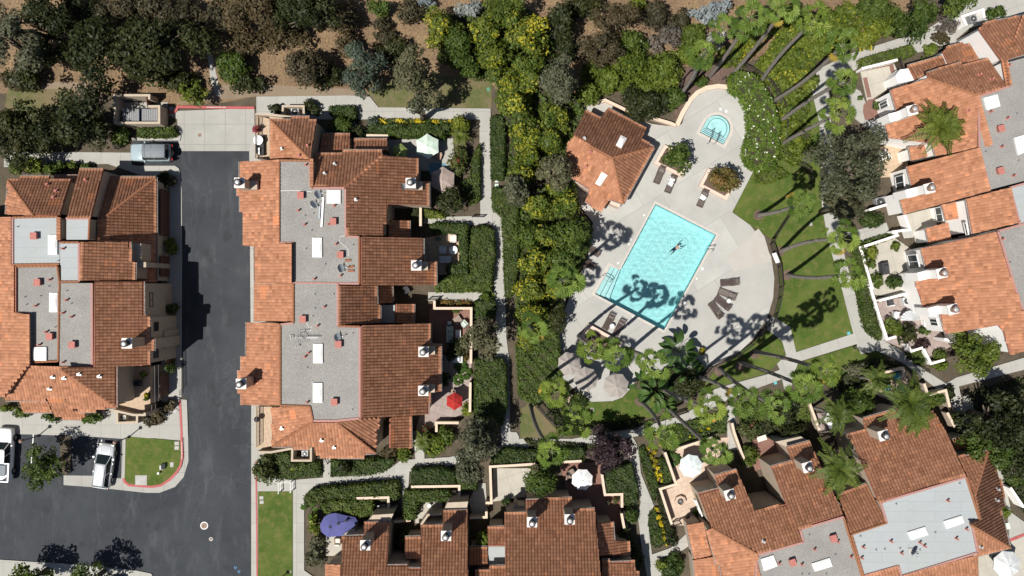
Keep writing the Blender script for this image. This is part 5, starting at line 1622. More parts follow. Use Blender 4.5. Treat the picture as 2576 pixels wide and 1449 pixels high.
 ('grass_tuft', 'variegated tufts at the corner of the low tiled roof', 980, 1140, 30, 20, 0.9, 'lf_scrub', dict(zc0=0.02, leaf=0.2)),
 ('shrub', 'yellow green bush by the brick edged path', 1015, 1145, 22, 24, 1.2, 'lf_lime', dict(zc0=0.02)),
 ('shrub', 'green fern like bush on the path side of the brick edging', 1098, 1120, 34, 36, 1.6, 'lf_lime', dict(zc0=0.05, leaf=0.2)),
 ('shrub', 'dark shrub in the bed at the corner of the violet umbrella', 795, 1390, 28, 48, 1.8, 'lf_olive', dict(zc0=0.05)),
 ('banana_shrub', 'lime green big leaved shrub beside the violet umbrella', 790, 1318, 18, 34, 2.2, 'lf_lime', dict(zc0=0.2, leaf=0.24)),
 ('shrub', 'dark creeper bush in the narrow courtyard of the lower house', 1015, 1355, 22, 50, 1.8, 'lf_oak', dict(zc0=0.05)),
 ('fern_tree', 'lime tree fern in the shaded courtyard of the lower house', 1215, 1355, 20, 32, 2.5, 'lf_lime', dict(zc0=0.6, leaf=0.24)),
 ('shrub', 'round green bush next to the pointed side path end', 1590, 1300, 20, 24, 1.6, 'lf_hedge', dict(zc0=0.03)),
 ('shrub', 'long dark bush along the shaded side path', 1592, 1400, 26, 48, 1.6, 'lf_oak', dict(zc0=0.03)),
 ('shrub', 'dark bush beside the shaded wall of the lower house', 1570, 1345, 18, 34, 1.5, 'lf_oak', dict(zc0=0.03)),
 ('shrub', 'clipped green bush near the low planter in the umbrella lawn', 1458, 1010, 32, 26, 1.7, 'lf_hedge', dict(zc0=0.03, leaf=0.13)),
 ('shrub', 'small yellow green bush by the umbrella lawn drain', 1478, 1040, 12, 9, 0.7, 'lf_lime', dict(zc0=0.02)),
 ('shrub', 'dark green shrub bank beneath the low palm', 1408, 1045, 34, 30, 1.6, 'lf_oak', dict(zc0=0.03)),
 ('shrub', 'green shrub in the lower bed by the curved fence', 1755, 925, 18, 15, 1.5, 'lf_green', dict(zc0=0.03)),
 ('agave', 'small spiky round plant on the deck edge', 1766, 883, 9, 10, 0.8, 'lf_yellow', dict(zc0=0.02, leaf=0.12)),
 ('shrub', 'dark leafy shrub around the broken planter wall', 1735, 965, 36, 34, 2, 'lf_oak', dict(zc0=0.05)),
 ('shrub', 'green tree behind the white umbrella of the slanted house', 2165, 1010, 55, 44, 3.6, 'lf_green', dict(zc0=0.4)),
 ('shrub', 'dark green shrub below the palm in the side garden', 1985, 1040, 50, 42, 2.6, 'lf_oak', dict(zc0=0.1)),
 ('shrub', 'red flowered dark shrub next to the narrow garden path', 1890, 1080, 36, 30, 1.8, 'lf_red', dict(zc0=0.05, bloom=0.04)),
 ('shrub', 'bright green bush by the brick terrace', 1885, 1145, 24, 28, 1.8, 'lf_green', dict(zc0=0.05)),
 ('shrub', 'dark green bush by the terrace steps of the slanted house', 1985, 1085, 44, 38, 2.6, 'lf_oak', dict(zc0=0.05)),
 ('shrub', 'bed of green shrubs between the white wall and planter path', 2190, 555, 44, 26, 1.4, 'lf_hedge', dict(zc0=0.02)),
 ('shrub', 'low palm like shrub against the white patio wall', 2188, 634, 20, 20, 1.2, 'lf_lime', dict(zc0=0.05, leaf=0.22)),
 ('shrub', 'small palm like shrub in the middle of the concrete patio', 2255, 620, 12, 14, 1.2, 'lf_lime', dict(zc0=0.05, leaf=0.2)),
 ('shrub', 'small spiky shrub above the covered grill', 2192, 665, 12, 14, 1.0, 'lf_green', dict(zc0=0.05, leaf=0.2)),
 ('shrub', 'spiky shrub left of the clipped patio bush', 2205, 705, 16, 22, 1.2, 'lf_green', dict(zc0=0.05, leaf=0.2)),
 ('clipped_shrub', 'clipped patio bush against the white wall', 2253, 705, 25, 22, 1.8, 'lf_hedge', dict(zc0=0.05)),
 ('shrub', 'loose fern shrub by the folded white umbrella', 2248, 822, 26, 26, 1.8, 'lf_green', dict(zc0=0.05, leaf=0.22)),
 ('shrub', 'dark green fern shrub beside the planter wall', 2285, 840, 24, 30, 2, 'lf_oak', dict(zc0=0.05, leaf=0.2)),
 ('shrub', 'maroon leaved bush behind the planter wall', 2320, 868, 22, 16, 1.2, 'lf_purple', dict(zc0=0.05)),
 ('shrub', 'small green bush in front of the garden door', 2326, 832, 14, 14, 1.0, 'lf_green', dict(zc0=0.05)),
 ('shrub', 'green bush spilling from the white corner planter', 2362, 895, 18, 20, 1.0, 'lf_green', dict(zc0=0.05)),
 ('shrub', 'green tufts below the white corner planter', 2360, 922, 24, 12, 0.8, 'lf_lime', dict(zc0=0.02, leaf=0.2)),
 ('shrub', 'round dark bush at the gate of the cream wall', 2408, 1055, 18, 26, 1.6, 'lf_hedge', dict(zc0=0.03)),
 ('shrub', 'small lime bush next to the green utility cover', 2530, 1290, 14, 22, 1.2, 'lf_lime', dict(zc0=0.03)),
 ('shrub', 'dark bush at the edge path corner', 2550, 1205, 26, 24, 1.6, 'lf_hedge', dict(zc0=0.03)),
 ('shrub', 'grey green clipped mound by the feather palms', 2155, 928, 36, 20, 1.2, 'lf_olive', dict(zc0=0.02)),
 ('shrub', 'dark clipped mound uphill of the feather palms', 2195, 915, 28, 18, 1.2, 'lf_oak', dict(zc0=0.02)),
 ('shrub', 'green fern bank below the curved garden wall', 2365, 1000, 30, 18, 1.2, 'lf_green', dict(zc0=0.03, leaf=0.2)),
 ('shrub', 'spiky dark tuft beside the cream patio corner', 2385, 990, 18, 26, 1.2, 'lf_oak', dict(zc0=0.03, leaf=0.2)),
 ('shrub', 'lime shrub by the east wing of the lower house path', 1665, 1420, 20, 14, 1.0, 'lf_lime', dict(zc0=0.03)),
 ('shrub', 'dark shrub beside the pale side path', 1700, 1425, 22, 40, 1.4, 'lf_hedge', dict(zc0=0.03)),
 ('shrub', 'dark shrub among the yellow flower tufts', 1685, 1350, 14, 26, 1.2, 'lf_oak', dict(zc0=0.03)),
]
T_ += [
 ('scrub_bush', 'dark green scrub between the two brown green conifers and frame edge', 1470, 15, 60, 40, 4, 'lf_oak', dict(zc0=0.1)),
 ('scrub_bush', 'olive scrub uphill of the grey twiggy bush', 1650, 40, 50, 40, 3, 'lf_scrub', dict(zc0=0.1)),
 ('scrub_bush', 'green scrub linking conifer and lime shrubs', 1590, 110, 44, 40, 3, 'lf_green', dict(zc0=0.1)),
 ('scrub_bush', 'green scrub below the silver shrubs by the palm trunks', 1740, 90, 46, 40, 3, 'lf_green', dict(zc0=0.1)),
 ('scrub_bush', 'straggly green scrub in the straw slope gap', 1420, 125, 40, 36, 3, 'lf_oak', dict(zc0=0.1, gaps=0.1)),
 ('scrub_bush', 'low scrub on straw beside the blue green eucalyptus', 870, 110, 40, 40, 2.4, 'lf_scrub', dict(zc0=0.1, gaps=0.15)),
 ('scrub_bush', 'low dark scrub between two olive trees on straw', 985, 130, 44, 40, 2.6, 'lf_oak', dict(zc0=0.1, gaps=0.1)),
 ('scrub_bush', 'sparse scrub at the frame edge over straw', 1030, 25, 46, 34, 2.2, 'lf_scrub', dict(zc0=0.1, gaps=0.3)),
 ('scrub_bush', 'green scrub on the bank top by the north path', 2200, 20, 60, 40, 2.5, 'lf_green', dict(zc0=0.1)),
 ('shrub', 'leafy shrub in the shade between brick patio and stone patio', 1140, 890, 26, 20, 1.4, 'lf_oak', dict(zc0=0.05)),
 ('shrub', 'green fern by the red umbrella and cream wall', 1172, 1030, 16, 20, 1.2, 'lf_lime', dict(zc0=0.05)),
 ('shrub', 'dark shrub at the shady house wall of the stone patio', 1120, 955, 16, 24, 1.4, 'lf_oak', dict(zc0=0.05)),
 ('scrub_bush', 'dark scrub at the frame edge above the bare leaning trunk', 200, 25, 75, 45, 3.5, 'lf_oak', dict(zc0=0.1)),
 ('scrub_bush', 'brownish scrub touching the upper side of the big oak', 400, 20, 70, 40, 3.2, 'lf_scrub', dict(zc0=0.1, gaps=0.15)),
 ('scrub_bush', 'sparse scrub beside the top of the drain', 520, 90, 45, 40, 2, 'lf_scrub', dict(zc0=0.1, gaps=0.35)),
 ('scrub_bush', 'sparse olive scrub downhill of the frame edge tree', 620, 105, 55, 36, 2.2, 'lf_scrub', dict(zc0=0.1, gaps=0.3)),
 ('scrub_bush', 'dark scrub filling the slope between two large dark trees', 700, 30, 60, 50, 4, 'lf_oak', dict(zc0=0.1)),
 ('scrub_bush', 'brown scrub by the frame edge above the eucalyptus', 860, 40, 50, 50, 3, 'lf_scrub', dict(zc0=0.1, gaps=0.2)),
 ('scrub_bush', 'thin scrub on dirt by the corner of the grass patch', 30, 205, 45, 28, 1.8, 'lf_scrub', dict(zc0=0.1, gaps=0.2)),
 ('scrub_bush', 'dark scrub under the grey tree at the corner', 70, 190, 50, 36, 2.5, 'lf_oak', dict(zc0=0.1)),
 ('acacia_tree', 'dark green tree between the shaded lawn and yellow trees', 1150, 120, 55, 48, 6, 'lf_green', dict(zc0=0.5)),
 ('acacia_tree', 'leafy green tree in the gap beside the straw slope', 1285, 60, 52, 46, 6, 'lf_gold', dict(zc0=0.5, bloom=0.2)),
 ('acacia_tree', 'green yellow tree beside the dark bush at the dirt path', 1290, 215, 48, 46, 5.5, 'lf_gold', dict(zc0=0.5, bloom=0.24)),
 ('acacia_tree', 'leafy tree between yellow flowered tree and pool house wall', 1375, 360, 48, 46, 5, 'lf_gold', dict(zc0=0.4, bloom=0.15)),
 ('acacia_tree', 'yellow green tree at the long hedge and pool house gap', 1310, 440, 44, 40, 5, 'lf_gold', dict(zc0=0.4, bloom=0.2)),
 ('acacia_tree', 'leafy tree behind the pool house eaves shadow', 1410, 480, 44, 40, 5, 'lf_gold', dict(zc0=0.4, bloom=0.15)),
 ('acacia_tree', 'yellow green tree wedged between hedge and shaded loungers', 1390, 715, 42, 40, 4.5, 'lf_gold', dict(zc0=0.4, bloom=0.22)),
 ('acacia_tree', 'dark leafy tree at the curved hedge middle', 1325, 585, 38, 46, 5, 'lf_green', dict(zc0=0.4)),
 ('acacia_tree', 'green tree above the clipped green hedge of the umbrella patio', 1330, 845, 42, 36, 4, 'lf_gold', dict(zc0=0.3, bloom=0.15)),
 ('lime_shrub', 'lime green shrub uphill of the laurel', 1560, 165, 42, 38, 3, 'lf_lime', dict(zc0=0.1)),
 ('lime_shrub', 'lime green shrub between bank conifer and laurel', 1640, 215, 48, 34, 3, 'lf_lime', dict(zc0=0.1)),
 ('lime_shrub', 'lime shrub at the bank beside the fence posts', 1500, 180, 40, 34, 3, 'lf_lime', dict(zc0=0.1)),
 ('shrub', 'green shrub beside the corner patio with air conditioner hidden', 2330, 160, 26, 18, 1.4, 'lf_green', dict(zc0=0.05)),
 ('shrub', 'dark green shrub between roof gable and mint umbrella hedge', 905, 335, 30, 22, 2, 'lf_oak', dict(zc0=0.05)),
 ('shrub', 'dark bush at the shady corner of the red umbrella patio hedge', 1155, 870, 26, 30, 2.2, 'lf_oak', dict(zc0=0.05)),
 ('shrub', 'leafy bush in the bed between middle path and small square hedge', 1225, 745, 24, 14, 1.4, 'lf_green', dict(zc0=0.05)),
 ('shrub', 'green bed shrub under the grey olive tree by the south path', 1120, 1100, 34, 30, 1.6, 'lf_green', dict(zc0=0.05)),
 ('shrub', 'green bed shrub along the low cream wall', 1075, 1125, 26, 20, 1.3, 'lf_hedge', dict(zc0=0.05)),
]
for t in T_:
    if t[4] < 5: continue
    nm, lab, u, v, rx, ry, hh, mm, kw = t
    cat = 'tree' if 'tree' in nm or nm == 'crape_myrtle' else 'shrub'
    tree(nm, lab, u, v, rx, ry, hh, mm, cat=cat, **kw)

# the long leaning bare trunk at the corner tree
ltr = empty('fallen_trunk', W(60, 85, 0), 'long bare dark trunk leaning across the upper corner', 'tree trunk')
b = MB()
L0 = W(60, 85, 0)
pp = [W(196, 118, 0.6), W(165, 100, 1.6), W(110, 90, 3.0), W(80, 78, 4.0), W(45, 80, 4.6), W(0, 80, 5.2), W(-30, 78, 5.6)]
b.tube([p - L0 for p in pp], [0.30, 0.27, 0.24, 0.22, 0.19, 0.16, 0.1], 8)
b.build('bare_trunk', M['bark'], ltr, True)

# bank of shrubs between spa and path
rng_ = np.random.default_rng(55)
BANK = [(1935, 165), (1965, 120), (2000, 95), (2045, 80), (2085, 60), (1985, 45), (1930, 65), (2010, 150), (2055, 130), (2090, 105), (1975, 195), (2025, 200), (1995, 240), (1990, 285), (1985, 330), (2005, 375), (2010, 60), (2130, 40), (2190, 55), (2240, 60), (2120, 85), (2180, 95), (1875, 110), (1840, 140), (1985, 385)]
WORDS = ['behind the spa flower hedge', 'between two slanting palm trunks', 'under the crown of the middle palm', 'beside the third palm trunk', 'on the upper edge of the bank', 'below the silver shrubs', 'behind the topmost palm crown', 'crossed by a long palm shadow', 'near the widest palm crown', 'next to the dry soil gap', 'at the foot of the second slanting trunk', 'next to the narrow lawn strip', 'where the iron fence bends', 'beside the fifth palm trunk', 'beside the lowest slanting trunk', 'at the bottom of the bank by the big olive tree', 'at the very top of the bank', 'on the slope above the north path', 'above the narrow clipped hedge', 'beside the dense dark tree', 'on the slope under dense tree shade', 'in the bed along the north path', 'behind the curved fence top', 'at the fence behind the flower hedge', 'at the bottom fence corner']
for k, (u, v) in enumerate(BANK):
    bl = [0.0, 0.1, 0.18, 0.06][k % 4]
    col_ = ['plain light green', 'yellow speckled', 'golden yellow tipped', 'faintly yellow'][k % 4]
    tree('bank_shrub', f'{col_} bank shrub {WORDS[k]}', u, v, 44, 40, 1.3 + 0.5 * rng_.random(), 'lf_lime', cat='shrub', group='shrubs on the bank', zc0=0.02, bloom=bl, lobe=0.6)


# ---- clipped hedges and flower beds
def hedge(label, pts, h, m, name='hedge', bloom=0.0, leaf=0.13, cat='hedge', rough=0.12, cover=1.3):
    SEED[0] += 1
    rng = np.random.default_rng(SEED[0])
    P = [W(u, v, h * 0.8) for u, v in pts]
    px = np.array([p.x for p in P]); py = np.array([p.y for p in P])
    cx, cy = px.mean(), py.mean()
    A = 0.5 * abs(np.sum(px * np.roll(py, -1) - np.roll(px, -1) * py))
    la = 2 * leaf * leaf * 0.55
    n = int(A * cover * 1.25 / la)
    X = rng.uniform(px.min(), px.max(), n * 6); Y = rng.uniform(py.min(), py.max(), n * 6)
    ok = inside(X, Y, px, py); X, Y = X[ok][:n], Y[ok][:n]
    dist = np.full(len(X), 9.0)
    for i in range(len(P)):
        j = (i + 1) % len(P)
        dx, dy = px[j] - px[i], py[j] - py[i]
        t = np.clip(((X - px[i]) * dx + (Y - py[i]) * dy) / (dx * dx + dy * dy + 1e-9), 0, 1)
        dist = np.minimum(dist, np.hypot(X - px[i] - t * dx, Y - py[i] - t * dy))
    wave = rough * (np.sin(X * 2.3 + SEED[0]) * np.sin(Y * 2.9 + 1.7 * SEED[0]) + 0.6 * np.sin(X * 5.1 + Y * 4.3))
    Z = h + wave - 0.5 * np.exp(-dist / 0.12) * min(h, 1) * 0.4 + rng.normal(0, 0.05, len(X))
    C = [np.stack([X, Y, Z], 1)]; N = [np.tile([0, 0, 1.0], (len(X), 1))]
    for i in range(len(P)):
        j = (i + 1) % len(P)
        a, b = np.array([px[i], py[i]]), np.array([px[j], py[j]])
        L = np.linalg.norm(b - a)
        if L < 0.05: continue
        k = int(L * h * cover * 0.8 / la)
        s = rng.random(k)
        q_ = a + (b - a) * s[:, None]
        nn = np.array([(b - a)[1], -(b - a)[0]]) / L
        mid = (a + b) / 2 + nn * 0.05
        if inside(np.array([mid[0]]), np.array([mid[1]]), px, py)[0]: nn = -nn
        off = rng.normal(0.02, 0.07, k)
        C.append(np.stack([q_[:, 0] + nn[0] * off, q_[:, 1] + nn[1] * off, rng.uniform(0.03, 1, k) * h], 1))
        N.append(np.tile([nn[0], nn[1], 0.4], (k, 1)))
    C = np.concatenate(C); N = np.concatenate(N)
    t = np.clip(0.5 + 0.22 * np.sin(C[:, 0] * 1.9 + SEED[0]) * np.sin(C[:, 1] * 2.3) + rng.normal(0, 0.18, len(C)), 0, 1)
    if bloom > 0:
        cl = np.sin(C[:, 0] * 3.3 + SEED[0]) * np.sin(C[:, 1] * 3.9 + 1.3 * SEED[0])
        t = np.where(rng.random(len(C)) < np.where(cl > 0.2, bloom * 2.2, bloom * 0.3), 2.0, t)
    C[:, 0] -= cx; C[:, 1] -= cy
    V, F = leaves(C, N, leaf, leaf * 0.55, rng, t, 0.2)
    root = empty(name, (cx, cy, 0), label, cat)
    link('foliage', np_mesh('foliage', V, F, fattr=t), M[m], root)
    b = MB()
    Q = inset([Vector((p.x - cx, p.y - cy)) for p in P], min(0.16, 0.12 * math.sqrt(A)))
    b.prism([(p.x, p.y) for p in Q], 0, max(0.05, h - 0.18))
    b.build('branches', M['twig_core'], root)
    return root


mk('twig_core', (0.03, 0.035, 0.014), 0.95, (0.05, 0.045, 0.025), 6)
hedge('square clipped hedge with one tall half beside the gable path', q('10', 745, 1075, 1000, 1075, 1000, 1195, 960, 1195, 745, 1150), 1.4, 'lf_hedge')
hedge('narrow row of yellow flowers along the north pavement', q('10', 1190, 1198, 1960, 1212, 1960, 1252, 1235, 1250), 0.7, 'lf_hedge', 'flower_row', bloom=0.45, cat='flower bed')
hedge('clipped hedge behind the row of yellow flowers', q('10', 1130, 1255, 1960, 1258, 1955, 1330, 1130, 1345), 1.3, 'lf_hedge')
hedge('ivy covered fence hedge above the mint umbrella', q('10', 1325, 1295, 1720, 1290, 1900, 1330, 1900, 1385, 1330, 1360), 1.5, 'lf_green')
hedge('long straight hedge right of the north pavement corner', q('10', 2365, 1175, 2480, 1168, 2500, 1240, 2500, 1449) + q('11', 2490, 350, 2372, 350), 1.3, 'lf_hedge')
hedge('long curved hedge bordering the middle path', [(1240, 474), (1268, 474), (1302, 520), (1305, 600), (1300, 690), (1285, 745), (1272, 745), (1268, 620), (1263, 545), (1240, 522)], 1.3, 'lf_hedge')
hedge('angled hedge round the patio with white armchairs', [(1083, 566), (1100, 562), (1175, 565), (1176, 690), (1128, 692), (1122, 672), (1158, 664), (1156, 584), (1086, 584)], 1.6, 'lf_hedge')
hedge('thick dark hedge block beside the middle path', [(1190, 575), (1215, 568), (1240, 580), (1245, 640), (1235, 712), (1190, 712), (1183, 650)], 1.7, 'lf_hedge')
hedge('mixed green hedge under the thick dark block', [(1097, 705), (1180, 690), (1235, 715), (1236, 733), (1097, 733)], 1.1, 'lf_green', bloom=0.0)
hedge('small square hedge at the corner of the brick patio', [(1196, 758), (1240, 756), (1246, 768), (1243, 800), (1198, 800)], 1.4, 'lf_hedge')
hedge('low orange and lime flower bed beside the middle garden path', q('12', 1808, 130, 2150, 135, 2150, 180, 1808, 182), 0.6, 'lf_autumn', 'flower_bed', bloom=0.2, cat='flower bed')
hedge('tall dark hedge along the red umbrella patio', [(1197, 905), (1262, 905), (1272, 925), (1274, 1020), (1262, 1070), (1194, 1070)], 1.7, 'lf_hedge')
hedge('low dark hedge at the roadside corner of the south path', q('13', 90, 215, 350, 215, 360, 310, 640, 310, 640, 445, 210, 470, 120, 440), 0.9, 'lf_hedge')
hedge('curved low hedge between the house and south path', q('13', 755, 285, 960, 290, 1380, 270, 1385, 300, 1290, 395, 1150, 425, 950, 437, 760, 445), 1.1, 'lf_hedge')
hedge('long trimmed hedge above the violet umbrella', q('13', 490, 660, 560, 590, 700, 560, 1180, 520, 1430, 500, 1440, 660, 1400, 680, 1180, 665, 640, 690, 500, 760), 1.4, 'lf_hedge')
hedge('bushy hedge touching the violet umbrella', q('13', 640, 700, 900, 680, 1170, 690, 1180, 820, 1060, 850, 900, 820, 700, 810), 1.7, 'lf_green')
hedge('clipped hedge block beside the grey olive tree and south path', q('13', 1570, 375, 1850, 362, 2000, 400, 2000, 530, 1570, 535), 1.4, 'lf_hedge')
hedge('bent hedge round the small concrete patio', q('13', 1495, 600, 1560, 580, 1950, 590, 1950, 690, 1620, 700, 1605, 870, 1490, 880), 1.7, 'lf_green')
hedge('square hedge between two courtyards of the lower house', q('13', 2010, 420, 2215, 420, 2225, 580, 2060, 580), 1.4, 'lf_hedge')
hedge('long low hedge outside the walled gravel patio', q('13', 2375, 190, 2576, 170) + q('23', 300, 195, 300, 290, 0, 318) + q('13', 2380, 330), 1.3, 'lf_hedge')
hedge('hedge behind the palm and purple plum tree', q('23', 500, 180, 720, 165, 720, 285, 505, 290), 1.3, 'lf_hedge')
hedge('stepped hedge outside the patio with the white umbrella', q('23', 940, 400, 1200, 320, 1260, 560, 1270, 700, 1150, 735, 1125, 620, 945, 605), 1.4, 'lf_hedge')
hedge('narrow ivy strip along the pale side path', q('23', 1275, 180, 1320, 140, 1370, 220, 1480, 560, 1430, 700), 0.5, 'lf_hedge', 'ivy_strip', cat='ground cover')
hedge('lower ivy strip beside the shaded side path', q('23', 1375, 850, 1440, 770, 1540, 1130, 1460, 1165, 1410, 1130), 0.5, 'lf_hedge', 'ivy_strip', cat='ground cover')
hedge('dark hedge along the travertine patio wall', q('23', 1500, 270, 1560, 270, 1620, 480, 1600, 520, 1530, 515), 0.9, 'lf_hedge')
hedge('dark hedge below the travertine patio corner', q('23', 1460, 570, 1500, 580, 1590, 930, 1670, 1130, 1620, 1150, 1540, 980), 0.9, 'lf_oak')
hedge('dark clipped strip at the bottom of the side path', q('23', 1530, 1290, 1600, 1270, 1640, 1449, 1620, 1600, 1540, 1600, 1520, 1400), 0.8, 'lf_hedge')
hedge('hedge at the narrow garden path with yellow flowers', q('23', 1420, 20, 1650, -30, 1960, 20, 1700, 110, 1640, 120), 0.7, 'lf_hedge', bloom=0.04)
hedge('curving clipped hedge along the white patio wall', [(2150, 622), (2170, 618), (2180, 650), (2181, 724), (2200, 790), (2216, 838), (2216, 856), (2190, 838), (2177, 820), (2160, 724)], 1.3, 'lf_hedge')
hedge('narrow clipped hedge beside the north path', q('30', 920, 600, 1200, 520, 1440, 450, 1490, 530, 1400, 580, 1000, 680, 930, 660), 1.1, 'lf_green')
hedge('low hedge bed before the white patio wall', q('31', 890, 1000, 1250, 895, 1260, 940, 1050, 1020, 900, 1035), 0.7, 'lf_green')
hedge('white flowering oleander hedge round the spa', [(1838, 188), (1860, 180), (1895, 188), (1920, 215), (1945, 260), (1960, 310), (1958, 380), (1945, 422), (1915, 428), (1885, 415), (1872, 390), (1885, 330), (1884, 280), (1866, 240), (1838, 222)], 2.0, 'lf_flower', bloom=0.035, rough=0.25, leaf=0.15)
hedge('low green ground cover beside the lawn end', [(1905, 425), (1960, 420), (1985, 440), (1930, 462), (1905, 455)], 0.6, 'lf_lime', 'ground_cover', cat='ground cover')
hedge('long clipped green hedge beside the umbrella patio', [(1300, 868), (1400, 820), (1408, 880), (1412, 950), (1378, 985), (1355, 1018), (1308, 1000)], 2.0, 'lf_green', rough=0.2)
hedge('dark strip hedge left of the yellow pool wood', q('21', 0, 610, 60, 620, 60, 1000, 20, 1100, -20, 1100), 1.2, 'lf_hedge')
hedge('short hedge by the refuse enclosure', q('00', 1385, 1295, 1740, 1285, 1770, 1340, 1720, 1375, 1390, 1370), 1.0, 'lf_green')
hedge('low shrub bed beyond the umbrella lawn', [(1475, 1068), (1560, 1064), (1620, 1056), (1600, 1075), (1520, 1085), (1475, 1080)], 0.8, 'lf_oak', 'ground_cover', cat='ground cover')
hedge('planting below the pool fence by the banana plants', [(1680, 925), (1740, 940), (1735, 1000), (1690, 1030), (1655, 1010), (1650, 960)], 1.2, 'lf_oak', 'ground_cover', cat='ground cover')
hedge('green bed in front of the round tree patio', q('32', 1400, 640, 1560, 620, 1600, 760, 1520, 780, 1420, 700), 0.7, 'lf_green')
hedge('creeper hedge by the shaded gate wall', q('11', 1670, 650, 1850, 690, 1900, 735, 1670, 735), 1.0, 'lf_lime')
hedge('planting in the dark courtyard slot', q('11', 1560, 650, 1640, 650, 1640, 800, 1560, 800), 1.0, 'lf_oak')
hedge('vertical planting along the path by the pink flowered bush', q('11', 2180, 150, 2250, 0, 2250, 330, 2250, 560, 2150, 600, 2050, 400, 2160, 330), 1.2, 'lf_hedge')

hedge('dense undergrowth filling the wood between straw slope and pool house', [(1100, 150), (1120, 40), (1240, 10), (1340, 30), (1390, 100), (1400, 180), (1460, 260), (1475, 300), (1440, 420), (1330, 460), (1275, 455), (1290, 330), (1260, 290), (1275, 215), (1200, 185)], 1.2, 'lf_green', 'undergrowth', cat='undergrowth', leaf=0.2, rough=0.4, cover=0.9)
hedge('dense undergrowth of the yellow wood beside the pool', [(1310, 480), (1410, 470), (1450, 540), (1490, 580), (1470, 650), (1430, 740), (1395, 800), (1400, 830), (1310, 870), (1300, 760), (1315, 690)], 1.2, 'lf_green', 'undergrowth', cat='undergrowth', leaf=0.2, rough=0.4, cover=0.9)
hedge('leafy ground cover over the bank behind the spa', [(1900, 180), (1950, 100), (2000, 40), (2130, 30), (2120, 100), (2050, 160), (2035, 215), (2040, 390), (1985, 400), (1965, 330), (1960, 260), (1935, 205)], 0.7, 'lf_lime', 'ground_cover', cat='ground cover', leaf=0.2, rough=0.3, cover=0.9)
hedge('leafy ground cover under the lime shrubs behind the pool house', [(1480, 240), (1490, 170), (1560, 140), (1700, 130), (1720, 180), (1690, 230), (1560, 222)], 1.0, 'lf_lime', 'ground_cover', cat='ground cover', leaf=0.2, rough=0.3, cover=0.9)
hedge('dark ivy bed in front of the purple tree hedge and path', [(1320, 1106), (1500, 1120), (1490, 1130), (1340, 1132)], 0.4, 'lf_oak', 'ground_cover', cat='ground cover')
hedge('shady planting along the cream wall of the brick planting strip', [(1870, 1060), (2010, 1060), (2040, 1110), (1990, 1130), (1960, 1095), (1880, 1090)], 0.8, 'lf_oak', 'ground_cover', cat='ground cover', leaf=0.18)
hedge('ivy bed beyond the edge path under the large dark tree', [(2440, 990), (2576, 950), (2700, 930), (2700, 1300), (2576, 1290), (2500, 1140)], 0.5, 'lf_oak', 'ground_cover', cat='ground cover', leaf=0.2, cover=0.9)
hedge('green bed between the lower fence path and yellow tufts', [(1680, 1075), (1830, 1035), (1826, 1088), (1760, 1098), (1665, 1125)], 0.5, 'lf_green', 'ground_cover', cat='ground cover', leaf=0.17)
hedge('green bed under the row of palms beside the narrow path', [(1858, 1022), (1960, 1000), (2040, 1010), (2035, 1062), (1866, 1062)], 0.8, 'lf_green', 'ground_cover', cat='ground cover', leaf=0.18)
hedge('planting under the low palms beside the worn grass', [(1395, 1062), (1420, 1020), (1470, 1050), (1470, 1090), (1410, 1098)], 0.7, 'lf_green', 'ground_cover', cat='ground cover', leaf=0.17)
hedge('shady bed between curving path and feather palm patio', [(2110, 950), (2215, 905), (2280, 922), (2165, 965), (2120, 985)], 0.6, 'lf_oak', 'ground_cover', cat='ground cover', leaf=0.18)

# yellow flower tufts along the side path
YF = q('23', 1375, 170, 1437, 205, 1403, 250, 1450, 285, 1430, 333, 1470, 360, 1452, 418, 1510, 437, 1467, 473, 1525, 493, 1457, 778, 1473, 853, 1500, 920, 1525, 998, 1540, 1065, 1555, 1125, 1675, 1265, 1635, 1300, 1640, 1350, 1645, 1385, 1690, 45, 1765, 20, 1618, 72) + q('22', 1905, 1425, 1975, 1412)
YW = ['beside the curve of the ivy strip top', 'next to the topmost palm leaf tip', 'largest of the upper group', 'between two upper tufts', 'at the ivy strip middle', 'duller, by the palm leaf', 'by the patio hedge', 'close to the patio wall corner', 'below the hedge end', 'nearest the patio wall step', 'just below the fire pit patio corner', 'below the patio corner, round', 'opposite the iron gate', 'small, opposite the walkway', 'above the last pair', 'last before the pale walkway', 'by the bottom shrub', 'top of the bottom row', 'middle of the bottom row', 'end of the bottom row', 'under the palm beside the path bend', 'under the palm by the hedge', 'beside the palm trunk foot', 'between path and palm crown', 'nearest the palm crown edge']
yf0 = None
for k, (u, v) in enumerate(YF):
    c = W(u, v, 0.3)
    if yf0 is None or k % 5 == 0:
        SEED[0] += 1
        yme = crown_mesh('blossom', 0.34, 0.34, 0.5, SEED[0], lobe=0.2, leaf=0.09, cover=1.2, bloom=0.5)
        yf0 = yme
    r = empty('flower_tuft', (c.x, c.y, 0), 'yellow flower tuft, ' + YW[k], 'flowers', 'yellow flower tufts along the side path', rz=k * 1.3)
    link('blossom', yf0, M['lf_yellow'] if len(yf0.materials) == 0 else None, r)
    s_ = 0.85 + 0.3 * ((k * 7) % 5) / 5
    r.scale = (s_, s_, s_)


# bare earth rings round the lawn palms
for u, v in ((1908, 541), (1962, 632), (1980, 692), (1898, 890), (1863, 920), (1810, 935), (1610, 1010), (1678, 1023)):
    slab('tree_ring', [(u + 13 * math.cos(a * 0.5236) * (1 + 0.12 * math.sin(a * 2.1 + u)), v + 13 * math.sin(a * 0.5236)) for a in range(12)], 0.062, M['mulch'], z0=0.0)

